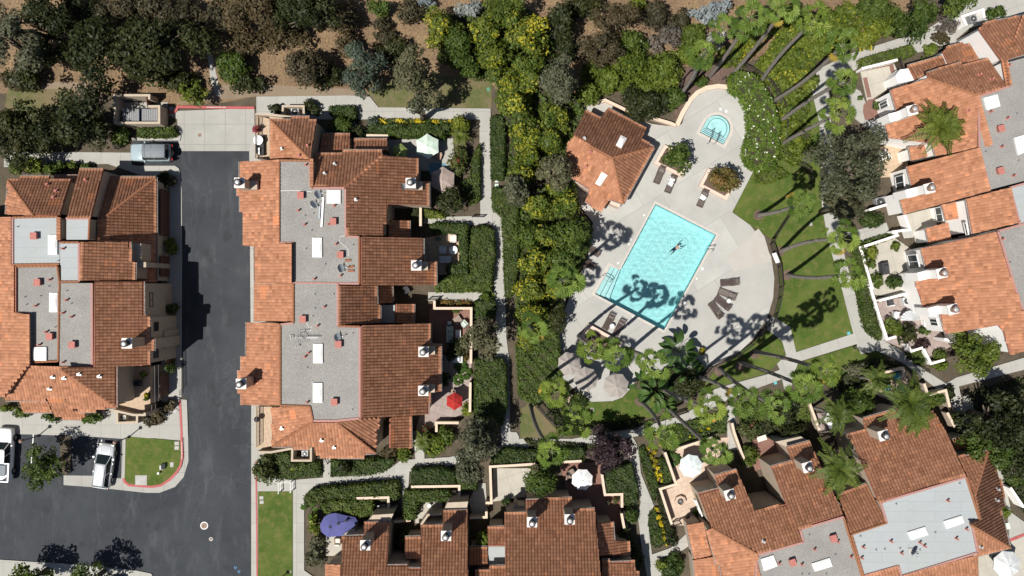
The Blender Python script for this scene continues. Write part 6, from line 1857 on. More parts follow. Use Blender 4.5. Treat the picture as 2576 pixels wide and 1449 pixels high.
# ---- palms
def fan_crown(seed, nf=13):
    rng = random.Random(seed)
    Vs, Fs, Ts = [], [], []

    def quad(a, b, c, d, t):
        n = len(Vs)
        Vs.extend([a, b, c, d]); Fs.append((n, n + 1, n + 2, n + 3)); Ts.append(t)
    for k in range(nf):
        az = k * 2.39996 + rng.uniform(-0.25, 0.25)
        f = k / (nf - 1)
        el = math.radians(66 - 88 * f ** 0.8 + rng.uniform(-10, 10))
        pl_ = rng.uniform(0.8, 1.4) * (0.9 + 0.25 * f)
        R = rng.uniform(0.58, 0.84)
        d = Vector((math.cos(az) * math.cos(el), math.sin(az) * math.cos(el), math.sin(el)))
        hub = d * pl_ + Vector((0, 0, -0.12 * pl_))
        side = d.cross(Vector((0, 0, 1)))
        side = side.normalized() if side.length > 0.05 else Vector((math.sin(az), -math.cos(az), 0))
        upv = side.cross(d).normalized()
        tone = min(1, max(0, rng.gauss(0.72 - 0.4 * f, 0.2)))
        if f > 0.9 and rng.random() < 0.35: tone = 2.0
        w = side * 0.03
        quad(Vector((0, 0, 0)) - w, Vector((0, 0, 0)) + w, hub + w * 0.6, hub - w * 0.6, tone)
        # blade plane tips over towards the ground
        tilt = rng.uniform(0.25, 0.7)
        bd = (d * math.cos(tilt) - upv * math.sin(tilt)).normalized()
        bu = side.cross(bd).normalized()
        ns = 19
        span = math.radians(rng.uniform(225, 262))
        for j in range(ns):
            a = -span / 2 + span * (j + 0.5) / ns
            da = span / ns * 0.5
            rr = R * (0.82 + 0.18 * math.cos(a * 0.6)) * rng.uniform(0.93, 1.05)
            dirc = bd * math.cos(a) + side * math.sin(a)
            l1 = bd * math.cos(a - da) + side * math.sin(a - da)
            l2 = bd * math.cos(a + da) + side * math.sin(a + da)
            fold = bu * (0.035 if j % 2 else -0.035)
            cup = bu * (0.10 * abs(math.sin(a)))
            m1, m2 = hub + l1 * rr * 0.72 + fold + cup, hub + l2 * rr * 0.72 - fold + cup
            tt = tone if tone > 1.5 else min(1, max(0, tone + rng.gauss(0, 0.14) + (0.1 if j % 2 else -0.1)))
            n = len(Vs)
            mid = hub + dirc * rr * 0.75 + cup
            Vs.extend([hub, m1, mid, m2]); Fs.append((n, n + 1, n + 2, n + 3)); Ts.append(tt)
            tip = hub + dirc * rr * rng.uniform(1.0, 1.12) + cup - Vector((0, 0, 0.14 * rr)) - bu * 0.03
            n = len(Vs)
            Vs.extend([m1, tip, m2, mid]); Fs.append((n, n + 1, n + 2, n + 3)); Ts.append(tt)
    return np_mesh('crown', np.array([tuple(v) for v in Vs]), np.array(Fs), fattr=np.array(Ts))


def feather_crown(seed, nf=15, L=2.6):
    rng = random.Random(seed)
    Vs, Fs, Ts = [], [], []
    for k in range(nf):
        az = k * 2.39996 + rng.uniform(-0.2, 0.2)
        el = math.radians(70 - 62 * k / (nf - 1) + rng.uniform(-6, 6))
        LL = L * rng.uniform(0.85, 1.1)
        tone = min(1, max(0, rng.gauss(0.5, 0.15)))
        h = Vector((math.cos(az), math.sin(az), 0))
        side = Vector((-h.y, h.x, 0))
        ns = 22
        prev = Vector((0, 0, 0))
        for j in range(1, ns + 1):
            s = j / ns
            x = LL * (s * math.cos(el) * 0.75 + 0.35 * s * s)
            z = LL * (s * math.sin(el) * 0.9 - 0.62 * s * s)
            p = h * x + Vector((0, 0, z))
            d = (p - prev).normalized()
            n = len(Vs)
            w = side * 0.025 * (1.2 - s)
            Vs.extend([prev - w, prev + w, p + w, p - w]); Fs.append((n, n + 1, n + 2, n + 3)); Ts.append(tone)
            if s > 0.12:
                for sg in (-1, 1):
                    for rep in (0, 0.5):
                        b0 = prev.lerp(p, rep)
                        ll = (0.62 * math.sin(min(1, s * 1.15) * math.pi * 0.85 + 0.25) + 0.08) * rng.uniform(0.85, 1.1)
                        dr = (side * sg + d * rng.uniform(0.35, 0.7) + Vector((0, 0, rng.uniform(0.0, 0.35)))).normalized()
                        tip = b0 + dr * ll - Vector((0, 0, 0.16 * ll))
                        wd = d * 0.05
                        mid = b0 + dr * ll * 0.5 + Vector((0, 0, 0.02))
                        n = len(Vs)
                        Vs.extend([b0, mid + wd, tip, mid - wd]); Fs.append((n, n + 1, n + 2, n + 3))
                        Ts.append(min(1, max(0, tone + rng.gauss(0, 0.13))))
            prev = p
    return np_mesh('crown', np.array([tuple(v) for v in Vs]), np.array(Fs), fattr=np.array(Ts))


FANS = [fan_crown(11), fan_crown(12, 11), fan_crown(13, 15), fan_crown(14, 12), fan_crown(15, 14), fan_crown(16, 11)]
FEATH = [feather_crown(21), feather_crown(22, 13)]
for c_ in FANS: c_.materials.append(M['palm_leaf'])
for c_ in FEATH: c_.materials.append(M['palm_feather'])


def palm(label, bu, bv, cu, cv, z=None, kind='fan', sc=1.0, k=0, r=0.2):
    """ground point (bu,bv) and crown point (cu,cv) in the photo; height from how far the crown is thrown outward"""
    if z is None:
        B = math.hypot(bu - 1288, bv - 724.5); C = math.hypot(cu - 1288, cv - 724.5)
        z = min(18.0, max(6.0, CAM_H * (1 - B / C)))
    base, top = W(bu, bv, 0), W(cu, cv, z)
    root = empty('fan_palm' if kind == 'fan' else 'feather_palm', base, label, 'palm tree', 'tall fan palms' if kind == 'fan' else 'feather palms')
    d = top - base
    bend = Vector((math.cos(k * 2.3), math.sin(k * 2.3), 0)) * min(0.35, 0.022 * z)
    pts, rad = [], []
    n = 22
    for i in range(n + 1):
        s = i / n
        p = Vector((d.x * s, d.y * s, d.z * s)) + bend * math.sin(math.pi * s)
        pts.append(p)
        rad.append((r * (1.25 - 0.35 * s) + 0.12 * r * max(0, 1 - s * 9) * 3) * (1.0 + (0.06 if i % 2 else -0.03)))
    b = MB(); b.tube([Vector((0, 0, -0.1))] + pts, [rad[0]] + rad, 9)
    b.build('trunk', M['palm_bark'], root, True)
    me = (FANS if kind == 'fan' else FEATH)[k % (6 if kind == 'fan' else 2)]
    o = link('crown', me, None, root)
    o.location = d
    o.rotation_euler = (0, 0, k * 1.1)
    o.scale = (sc, sc, sc)
    return root


P_ = [
 ('fan palm whose forked shadow crosses the seat wall, nearest the pool house', 1705, 247, 1766, 137, 13),
 ('fan palm with crown against the silver blue shrubs', 1740, 205, 1820, 68, 14),
 ('fan palm rooted inside the fence arc behind the spa', 1786, 190, 1888, 42, None),
 ('fan palm crossing the top of the curved fence with crown at the frame edge', 1845, 185, 1972, 22, None),
 ('fan palm rising over the yellow bank shrubs', 1910, 212, 2050, 50, None),
 ('fan palm with crown above the north path end', 1944, 255, 2122, 112, None),
 ('fan palm with crown over the brick edged patio', 1962, 305, 2124, 205, None),
 ('lowest fan palm of the bank, crown beside the big olive tree', 1965, 362, 2108, 285, None),
 ('short fan palm on the lawn beside the closed gate', 1908, 541, 2014, 512, None),
 ('fan palm in the middle of the lawn with crown over the path', 1964.5, 632, 2118, 600, None),
 ('fan palm of the lawn nearest the junction of white paths', 1982, 692, 2136, 690, None),
 ('fan palm by the lower curved fence with crown over the path fork', 1898, 884, 2082, 934, None),
 ('fan palm on the lower lawn with crown next to the dark shrub bank', 1863, 913, 2030, 975, None),
 ('fan palm on the lower lawn whose crown hangs over the narrow path', 1810, 928, 1950, 1020, None),
 ('fan palm beside the lower fence with crown over the south path bend', 1750, 947, 1868, 1008, None),
 ('fan palm behind the banana plants with crown on the south path', 1663, 977, 1782, 1028, None),
 ('fan palm outside the lower fence with crown by the pale blue umbrella', 1678, 1023, 1800, 1136, None),
 ('fan palm on the umbrella lawn with crown above the yellow flower tufts', 1610, 1010, 1672, 1090, None),
 ('fan palm on worn grass with crown over the long low hedge', 1335, 1020, 1390, 1137, 20),
 ('fan palm beside the dark shrub bank on the umbrella lawn', 1410, 1003, 1452, 1058, 16),
 ('fan palm over the low planter wall at the umbrella patio', 1373, 953, 1392, 988, 12),
 ('fan palm in the yellow side hedge beside the middle path', 1332, 808, 1342, 828, 16),
 ('fan palm leaning over the deck wall near the shaded loungers', 1398, 709, 1424, 706, 16),
 ('fan palm in the lower peach planter nearest the taupe umbrellas', 1456, 846, 1495, 875, 15.5),
 ('fan palm in the lower peach planter, crown over the umbrella patio', 1507, 864, 1556, 895, 15.5),
 ('fan palm beside the banana plants at the deck edge', 1580, 883, 1643, 917, 15),
]
for k, p in enumerate(P_):
    palm(p[0], p[1], p[2], p[3], p[4], p[5], k=k, sc=(0.9, 0.8, 0.98, 0.84, 0.88)[k % 5], r=0.17)
palm('bushy feather palm in front of the white house roof', 2255, 348, 2368, 322, 7.5, 'feather', 1.15, 0, 0.16)
palm('bushy feather palm over the slanted house patio', 2190, 985, 2288, 1012, 8.5, 'feather', 1.2, 1, 0.16)
palm('feather palm between the two slanted roofs', 2040, 1135, 2112, 1180, 7.0, 'feather', 1.15, 2, 0.16)
palm('feather palm beside the white umbrella of the slanted house', 2040, 1025, 2106, 1045, 5.5, 'feather', 0.85, 3, 0.14)
palm('feather palm crown next to the turquoise patio chairs', 2160, 950, 2210, 955, 6.0, 'feather', 0.75, 1, 0.14)
palm('feather palm over the junction of the curved garden wall', 2240, 1015, 2308, 1052, 6.0, 'feather', 0.75, 2, 0.14)
palm('low young palm at the path corner by the feathery shrub', 1155, 342, 1157, 345, 2.0, 'feather', 0.45, 1, 0.1)
palm('low bamboo palm beside the brick edged garden path', 1062, 1110, 1062, 1112, 2.0, 'feather', 0.5, 0, 0.1)


def paddle(label, u, v, n, L, h, seed, name='banana_plant'):
    """clump of broad paddle leaves"""
    rng = random.Random(seed)
    c = W(u, v, 0)
    root = empty(name, (c.x, c.y, 0), label, 'plant')
    Vs, Fs, Ts = [], [], []
    st = MB()
    for k in range(n):
        az = k * 2.39996 + rng.uniform(-0.3, 0.3)
        hh = Vector((math.cos(az), math.sin(az), 0)); sd = Vector((-hh.y, hh.x, 0))
        b0 = hh * rng.uniform(0, 0.25) * L
        top = b0 + hh * 0.35 * L + Vector((0, 0, h * rng.uniform(0.6, 1.0)))
        st.tube([b0, top], [0.04, 0.02], 5)
        tone = min(1, max(0, rng.gauss(0.5, 0.2)))
        m = 6
        for j in range(m):
            s0, s1 = j / m, (j + 1) / m
            f = lambda s: top + hh * (L * s * 0.9) + Vector((0, 0, 0.35 * L * s - 0.75 * L * s * s))
            w = lambda s: 0.21 * L * math.sin(math.pi * min(1, 0.08 + 0.92 * s)) ** 0.6
            for sg in (-1, 1):
                n_ = len(Vs)
                lift = Vector((0, 0, 0.06))
                Vs.extend([f(s0), f(s1), f(s1) + sd * sg * w(s1) + lift, f(s0) + sd * sg * w(s0) + lift])
                Fs.append((n_, n_ + 1, n_ + 2, n_ + 3)); Ts.append(min(1, max(0, tone + 0.1 * sg)))
    link('foliage', np_mesh('foliage', np.array([tuple(v_) for v_ in Vs]), np.array(Fs), fattr=np.array(Ts)), M['banana_leaf'], root)
    st.build('stem', M['banana_stalk'], root)


mk('banana_stalk', (0.1, 0.13, 0.04), 0.7)
paddle('tall banana plant at the deck edge with jagged shadow', 1695, 878, 13, 1.5, 3.2, 1)
paddle('banana plant beside the lower fence trunks', 1640, 985, 12, 1.4, 2.6, 2)
paddle('banana plant between umbrella patio and palm', 1610, 960, 9, 1.2, 2.2, 3)
paddle('small banana plant by the lower lawn drain', 1665, 1010, 8, 1.1, 2.0, 4)
paddle('yellow leaved banana plant above the violet umbrella', 785, 1272, 7, 0.8, 1.8, 5)
paddle('bird of paradise plant in the shaded planter', 1725, 930, 10, 1.2, 2.0, 6, 'strelitzia')
paddle('spiky yucca rosette at the edge of the stone patio', 1160, 920, 26, 0.6, 0.5, 7, 'yucca')
paddle('spiky yucca rosette above the stone patio', 1170, 937, 24, 0.6, 0.5, 8, 'yucca')
paddle('small yucca rosette beside the stone path', 1152, 955, 20, 0.5, 0.4, 9, 'yucca')
paddle('spiky cycad by the travertine patio wall', 1692, 1155, 26, 0.65, 0.5, 10, 'cycad')
# ---------------------------------------------------------------- walls, patios, fences
slab('patio', [(962, 352), (1140, 348), (1145, 428), (1060, 430), (962, 425)], 0.13, M['concrete_path'])
slab('patio', [(1062, 600), (1160, 580), (1165, 690), (1100, 692), (1062, 692)], 0.13, M['deck_tile'])
slab('patio', [(1080, 775), (1186, 775), (1186, 900), (1110, 905), (1078, 850)], 0.13, M['patio_brick'])
slab('patio', [(1082, 960), (1112, 906), (1186, 901), (1186, 1032), (1120, 1060), (1062, 1090), (1045, 1085)], 0.13, M['patio_pink'])
slab('patio', [(820, 1345), (862, 1345), (862, 1398), (820, 1398)], 0.13, M['patio_concrete'])
slab('patio', [(1045, 1262), (1112, 1256), (1112, 1312), (1045, 1316)], 0.13, M['patio_concrete'])
slab('patio', [(1240, 1178), (1336, 1178), (1322, 1250), (1240, 1262)], 0.13, M['patio_concrete'])
slab('patio', [(1408, 1165), (1515, 1163), (1520, 1240), (1563, 1248), (1568, 1330), (1530, 1362), (1440, 1300)], 0.13, M['patio_brick'])
slab('patio', [(1675, 1145), (1780, 1103), (1835, 1100), (1800, 1200), (1762, 1240), (1792, 1320), (1690, 1322), (1662, 1237), (1702, 1222)], 0.13, M['patio_flag'])
slab('patio', [(1900, 1088), (1965, 1098), (1965, 1165), (1900, 1185), (1885, 1140)], 0.13, M['patio_brick'])
slab('patio', [(2168, 962), (2275, 925), (2292, 985), (2250, 1012), (2200, 992)], 0.13, M['deck_tile'])
slab('patio', [(2052, 1040), (2142, 1028), (2132, 1092), (2058, 1088)], 0.13, M['patio_pink'])
slab('patio', [(2165, 180), (2248, 158), (2268, 200), (2182, 258)], 0.13, M['patio_concrete'])
strip('brick_edging', gp(q('30', 945, 700, 1235, 640, 1275, 800, 1210, 850), 0.13), 0.45, 0, 0.145, M['patio_brick'])
strip('brick_edging', gp(q('30', 975, 780, 1020, 980), 0.13), 0.45, 0, 0.145, M['patio_brick'])
slab('brick_landing', q('30', 960, 1060, 1010, 1000, 1090, 990, 1130, 1140, 1060, 1200, 980, 1210, 955, 1130), 0.135, M['patio_brick'])
slab('patio', [(2130, 210), (2165, 230), (2178, 258), (2210, 250), (2210, 320), (2180, 320), (2140, 290)], 0.128, M['concrete_path'])
slab('patio', [(2213, 372), (2266, 350), (2292, 442), (2208, 447)], 0.13, M['deck_tile'])
slab('patio', [(2178, 622), (2250, 598), (2312, 640), (2312, 750), (2200, 742), (2174, 652)], 0.13, M['patio_concrete'])
slab('patio', [(2278, 540), (2348, 522), (2362, 592), (2288, 595)], 0.13, M['patio_concrete'])
slab('patio', [(2206, 762), (2292, 742), (2332, 790), (2392, 872), (2332, 900), (2225, 858)], 0.13, M['patio_pink'])
slab('patio', [(2395, 1010), (2455, 985), (2475, 1085), (2420, 1040)], 0.126, M['patio_concrete'])
slab('patio', [(2450, 1385), (2620, 1340), (2620, 1600), (2450, 1600)], 0.126, M['patio_concrete'])


def wall(label, pts, h=1.5, w=0.2, m='stucco', cap=True, name='garden_wall', cat='wall'):
    P = [W(u, v, h) for u, v in pts]
    o = P[0].copy(); o.z = 0
    root = empty(name, o, label, cat)
    b = strip(None, [(p.x - o.x, p.y - o.y) for p in P], w, -0.05, h - 0.06, None)
    me = b.mesh('wall_body', [M[m]])
    bm = bmesh.new(); bm.from_mesh(me); bmesh.ops.recalc_face_normals(bm, faces=bm.faces[:]); bm.to_mesh(me); bm.free()
    link('wall_body', me, None, root)
    c = strip(None, [(p.x - o.x, p.y - o.y) for p in P], w + 0.06, h - 0.06, h, None)
    me = c.mesh('coping', [M['wall_cap_' + ('white' if 'white' in m else 'cream')]])
    bm = bmesh.new(); bm.from_mesh(me); bmesh.ops.recalc_face_normals(bm, faces=bm.faces[:]); bm.to_mesh(me); bm.free()
    link('coping', me, None, root)
    return root


mk('wall_cap_cream', (0.62, 0.5, 0.39), 0.85, (0.55, 0.44, 0.34), 3)
mk('wall_cap_white', (0.80, 0.76, 0.71), 0.85, (0.74, 0.7, 0.65), 3)
wall('cream wall turning round the brick patio with sage sofa', q('12', 1795, 130, 1795, 205, 2165, 205, 2162, 760), 1.5)
wall('straight cream wall beside the stone patio with red umbrella', q('12', 2156, 950, 2152, 1250), 1.5)
wall('low cream wall below the red umbrella', q('12', 2040, 1357, 1815, 1357, 1815, 1449), 1.2)
wall('short cream wall by the white round table', q('13', 1420, 77, 1580, 77), 1.2)
wall('cream wall behind the two hedges under the mint umbrella fence', q('10', 1110, 1362, 1330, 1366), 1.3)
wall('wooden sided wall of the shaded gate beside the creeper hedge', q('11', 1655, 640, 1655, 825), 1.5)
wall('cream wall round the walled gravel patio', q('13', 2310, 714, 2368, 714, 2356, 350, 2576, 338) + q('23', 235, 322), 1.5)
wall('thin cream wall behind the white umbrella and purple tree', q('23', 500, 303, 700, 293), 1.5)
wall('stepped cream wall with the pink potted flowers', q('23', 905, 425, 935, 632, 1107, 627, 1107, 760), 1.5)
wall('short cream wall next to the courtyard gate', q('23', 1102, 820, 1130, 968), 1.5)
wall('cream wall behind the hedge of the small concrete patio', q('13', 1560, 552, 2045, 545, 2045, 700), 1.5)
wall('cream wall by the dark air conditioner and violet umbrella', q('13', 1010, 668, 1330, 660, 1335, 815), 1.5)
wall('short cream wall at the end of the bent hedge', q('13', 1385, 905, 1555, 888), 1.3)
wall('shaded cream wall corner by the tree fern', q('13', 2150, 865, 2318, 858, 2318, 800), 1.4)
wall('cream wall of the travertine patio along the yellow tufts', q('23', 1540, 205, 1652, 528, 1492, 575, 1608, 930), 1.4)
wall('cream wall behind the pale blue umbrella', q('23', 1655, 175, 2060, 45), 1.4)
wall('thin cream wall beside the narrow garden path', q('22', 2215, 1360, 2235, 1449) + q('23', 2310, 210, 2375, 360), 1.3)
wall('cream wall beside the brown planting strip', q('32', 400, 1108, 518, 1430), 1.3)
wall('curved cream wall round the turquoise patio chairs', q('32', 1010, 918, 1180, 850, 1360, 808, 1368, 900), 1.4)
wall('cream wall of the corner patio by the iron garden gate', q('32', 1572, 962, 1612, 1078, 1790, 1030, 1830, 1200), 1.4)
wall('cream wall below the iron garden gate', q('32', 1805, 1255, 1882, 1400), 1.4)
wall('white wall along the curving clipped hedge', q('31', 1215, 950, 930, 1042, 1050, 1449) + q('32', 1035, 0, 1112, 250, 1200, 515, 1290, 490), 1.3, m='stucco_white')
wall('white wall and gate pier beside the round stone mosaic', q('31', 1195, 955, 1305, 920, 1285, 885), 1.4, m='stucco_white')
wall('white wall before the small shrub bed and concrete court', q('31', 1375, 712, 1430, 860, 1250, 885), 1.5, m='stucco_white')
wall('white wall behind the grey air conditioner', q('31', 1022, 662, 1195, 610), 1.5, m='stucco_white')
wall('short white wall at the tile patio under the big olive tree', q('31', 1165, 52, 1232, 130, 1100, 165), 1.5, m='stucco_white')
wall('white wall above the chairs of the service yard', q('32', 1120, 128, 1390, 58), 1.3, m='stucco_white')
wall('white corner planter wall near the pointed gate', q('32', 1568, 612, 1642, 762, 1780, 722), 1.2, m='stucco_white')
wall('low white planter wall with maroon bush', q('32', 1402, 562, 1440, 638, 1560, 600), 1.1, m='stucco_white')
wall('white wall above the brick edged patio', q('30', 945, 690, 1305, 600), 1.4, m='stucco_white')
wall('short white pier beside the patterned gate', q('30', 1282, 730, 1335, 700), 1.4, m='stucco_white')
wall('white box wall round the upper air conditioner', q('30', 2000, 255, 1955, 165, 2165, 95, 2178, 180), 1.4, m='stucco_white')
wall('pointed white gate arch beside the shaggy green tree', q('32', 1775, 515, 1905, 550, 1895, 455), 2.2, m='stucco_white', cap=True)
wall('low white wall beside the edge path', q('33', 2440, 560, 2576, 760), 1.6, m='stucco_white')
wall('peach curved seat wall round the spa terrace', q('20', 1660, 1262, 1720, 1130, 1800, 1000, 1870, 930, 1955, 885, 2080, 866, 2200, 880, 2300, 930, 2380, 1010, 2425, 1100, 2437, 1200, 2440, 1270), 0.5, 0.42, m='stucco_peach', name='seat_wall')
wall('peach wall with brick edge behind the pool house', q('20', 808, 1045, 940, 1008, 1160, 1112, 1600, 1240, 1650, 1262), 0.7, 0.26, m='stucco_peach')
wall('peach wall on the shady side of the deck', q('22', 420, 330, 560, 30), 0.9, 0.26, m='stucco_peach')
wall('broken peach planter wall among the banana plants', q('22', 1530, 890, 1620, 880, 1760, 1000, 1730, 1050), 0.7, 0.24, m='stucco_peach')
wall('low peach planter end by the clipped bush on the umbrella patio', q('22', 560, 1070, 600, 1090, 575, 1150), 0.7, 0.26, m='stucco_peach')


def planter(label, corners, h=0.55, m='stucco_peach'):
    P = [W(u, v, h) for u, v in corners]
    o = sum(P, Vector()) / len(P); o.z = 0
    root = empty('planter_box', o, label, 'planter')
    b = strip(None, [(q_.x - o.x, q_.y - o.y) for q_ in inset([Vector((p.x, p.y)) for p in P], 0.17)], 0.34, 0, h, None, closed=True)
    me = b.mesh('planter_wall', [M[m]])
    bm = bmesh.new(); bm.from_mesh(me); bmesh.ops.recalc_face_normals(bm, faces=bm.faces[:]); bm.to_mesh(me); bm.free()
    link('planter_wall', me, None, root)
    s = MB(); s.prism([(q_.x - o.x, q_.y - o.y) for q_ in inset([Vector((p.x, p.y)) for p in P], 0.3)], 0.05, h - 0.1)
    s.build('planter_soil', M['mulch'], root)


planter('peach square planter under the round clipped green tree', [(1672, 364), (1738, 390), (1716, 446), (1645, 411)])
planter('peach square planter under the bronze leaved tree', [(1782, 423), (1852, 455), (1828, 504), (1758, 468)])
planter('large peach planter with mulch and two palms', q('22', 770, 358, 1112, 548, 1085, 640, 840, 690, 690, 500), 0.7)


def fence(label, pts, h=1.5, m='iron_dark', gap=0.14, name='iron_fence', cat='fence', z=0.0):
    P = [W(u, v, z) for u, v in pts]
    root = empty(name, P[0], label, cat)
    r, pk = MB(), MB()
    posts = []
    for i in range(len(P) - 1):
        a, c = P[i] - P[0], P[i + 1] - P[0]
        d = c - a; L = Vector((d.x, d.y)).length
        if L < 0.01: continue
        ang = math.atan2(d.y, d.x)
        for zz in (0.15, h * 0.86, h - 0.03):
            r.box(((a.x + c.x) / 2, (a.y + c.y) / 2, zz), (L, 0.05, 0.05), ang)
        n = max(1, int(L / gap))
        for k in range(n):
            p = a.lerp(c, k / n)
            pk.box((p.x, p.y, h / 2), (0.028, 0.028, h), ang)
        posts.append(a)
    posts.append(P[-1] - P[0])
    r.build('rails', M[m], root); pk.build('pickets', M[m], root)
    for p in posts:
        b = MB(); b.box((p.x, p.y, h / 2 + 0.03), (0.09, 0.09, h + 0.06))
        b.build('post', M[m], root)
    return root


mk('iron_dark', (0.04, 0.032, 0.03), 0.6)
fence('dark iron fence along the lime shrubs behind the pool house', [(1484, 262), (1498, 246), (1512, 238), (1562, 226)], 1.4)
fence('brown iron fence arc behind the spa palms', [(1706, 228), (1712, 205), (1730, 185), (1758, 172), (1790, 165), (1815, 160)] + q('20', 2100, 650, 2290, 665, 2430, 730, 2576, 850) + q('30', 60, 935, 140, 1070, 160, 1250, 150, 1449) + q('31', 110, 100), 1.4)
fence('iron fence from flower hedge to the lawn gate', q('31', 110, 100, 260, 190, 390, 272, 420, 400), 1.4)
fence('straight iron fence beside the short lawn palm', q('31', 235, 650, 40, 950), 1.4)
fence('curved iron fence along the deck side of the lawn', q('31', 40, 950, 20, 1010, 95, 1240, 112, 1449) + q('32', 98, 110, 58, 275, 10, 380), 1.4)
fence('curved iron fence between deck and lower lawn', q('22', 2560, 350, 2400, 560, 2240, 680, 1990, 780, 1885, 900, 1815, 1110), 1.4)
fence('iron fence under the umbrella lawn beside the south path', q('22', 1750, 1228, 1500, 1312, 1250, 1392, 1000, 1420, 790, 1400, 430, 1360, 340, 1280, 262, 1190), 1.4)
fence('black handrail gate at the garden path to the middle path', q('11', 2180, 735, 2290, 735), 1.0, 'iron_dark')
fence('dark garden gate by the cream wall corner', q('12', 1735, 118, 1838, 112), 1.3, 'iron_dark', name='iron_gate', cat='gate')
fence('patterned iron gate beside the brick edged patio', q('30', 1270, 625, 1300, 720), 1.5, 'iron_dark', name='iron_gate', cat='gate')
fence('iron garden gate in the cream wall of the corner patio', q('32', 1775, 1165, 1815, 1255), 1.5, 'iron_dark', name='iron_gate', cat='gate')
fence('iron gate at the travertine patio walkway', q('23', 1608, 905, 1680, 885), 1.4, 'iron_dark', name='iron_gate', cat='gate')
fence('iron gate beside the pink potted flowers', q('23', 1110, 765, 1112, 820), 1.4, 'iron_dark', name='iron_gate', cat='gate')
fence('iron gate between the brick edged beds', q('13', 1595, 45, 1650, 45), 1.2, 'iron_dark', name='iron_gate', cat='gate')
fence('white handrails on the steps by the roadside lawn', q('13', 250, 595, 250, 490, 370, 488, 370, 585), 0.95, 'white_metal', 0.4, 'handrail', 'handrail')
fence('iron balustrade at the planter of the pointed gate', q('32', 1745, 690, 1830, 665), 1.1, 'iron_dark', name='iron_gate', cat='gate')
fence('iron stair rail of the shaded gable path', q('13', 715, 255, 740, 300), 1.0, 'iron_dark', name='handrail', cat='handrail')
fence('iron stair rail at the porch of the parking house', q('02', 1010, 1225, 1060, 1310), 1.0, 'iron_dark', name='handrail', cat='handrail')

# ---------------------------------------------------------------- furniture and small things
def cloth(name, c, c2=None):
    mk(name, c, 0.85, c2 or tuple(x * 0.9 for x in c), 5)


for n_, c_ in (('cl_mint', (0.56, 0.68, 0.58)), ('cl_green', (0.25, 0.32, 0.1)), ('cl_taupe', (0.34, 0.27, 0.24)), ('cl_violet', (0.085, 0.09, 0.245)),
               ('cl_white', (0.82, 0.81, 0.81)), ('cl_ice', (0.66, 0.74, 0.735)), ('cl_red', (0.36, 0.025, 0.02)), ('cl_sand', (0.31, 0.28, 0.255)),
               ('cl_sage', (0.42, 0.48, 0.42)), ('cl_char', (0.05, 0.05, 0.055)), ('cl_blue', (0.12, 0.24, 0.32)), ('cl_cream', (0.66, 0.62, 0.55)),
               ('cl_tan', (0.40, 0.29, 0.22)), ('cl_aqua', (0.12, 0.42, 0.46)), ('cl_greyw', (0.55, 0.57, 0.58))):
    cloth(n_, c_)
mk('lounger_brown', (0.065, 0.045, 0.04), 0.6, (0.1, 0.07, 0.06), 8)
mk('wood_table', (0.26, 0.2, 0.16), 0.7, (0.2, 0.15, 0.12), 5)
mk('ac_beige', (0.5, 0.47, 0.42), 0.6)
mk('stone_grey', (0.42, 0.41, 0.39), 0.85, (0.32, 0.31, 0.3), 3)
mk('cover_green', (0.08, 0.24, 0.16), 0.7)


def umbrella(label, t, x, y, rpx, m, n=8, rot=0.2, z=2.55, name='patio_umbrella'):
    (u, v), = q(t, x, y)
    c = W(u, v, z)
    r = rpx / PX * (CAM_H - z) / CAM_H
    root = empty(name, (c.x, c.y, 0.13), label, 'umbrella')
    b = MB()
    vs = [(0, 0, z)]
    for ring_, zz in ((0.5, z - 0.2), (1.0, z - 0.52)):
        for k in range(2 * n):
            a = rot + math.pi * k / n
            rr = r * ring_ * (1.0 if k % 2 == 0 else (math.cos(math.pi / n) * (0.965 if ring_ == 1 else 0.985)))
            vs.append((rr * math.cos(a), rr * math.sin(a), zz - (0.0 if k % 2 == 0 else 0.03) + (0.0 if k % 2 else 0.02)))
    m_ = 2 * n
    fs = [(0, 1 + k, 1 + (k + 1) % m_) for k in range(m_)]
    fs += [(1 + k, 1 + m_ + k, 1 + m_ + (k + 1) % m_, 1 + (k + 1) % m_) for k in range(m_)]
    nb = len(vs)
    for k in range(m_):
        x_, y_, z_ = vs[1 + m_ + k]
        vs.append((x_ * 0.995, y_ * 0.995, z_ - 0.12))
    fs += [(1 + m_ + k, nb + k, nb + (k + 1) % m_, 1 + m_ + (k + 1) % m_) for k in range(m_)]
    b.add(vs, fs)
    b.build('canopy', M[m], root)
    p = MB(); p.lathe((0, 0, 0), [(0.03, 0), (0.03, z + 0.03), (0.05, z + 0.04), (0.03, z + 0.1)], 8); p.build('pole', M['wood_table'], root)
    p = MB(); p.lathe((0, 0, 0), [(0.28, 0), (0.28, 0.06), (0.06, 0.1)], 14); p.build('base', M['dark_metal'], root)
    rb = MB()
    for k in range(n):
        a = rot + 2 * math.pi * k / n
        rb.tube([(0.04, 0.0, z - 0.03)] and [(0.03 * math.cos(a), 0.03 * math.sin(a), z - 0.04), (r * 0.97 * math.cos(a), r * 0.97 * math.sin(a), z - 0.57)], 0.012, 4)
    rb.build('ribs', M['dark_metal'], root)
    return root


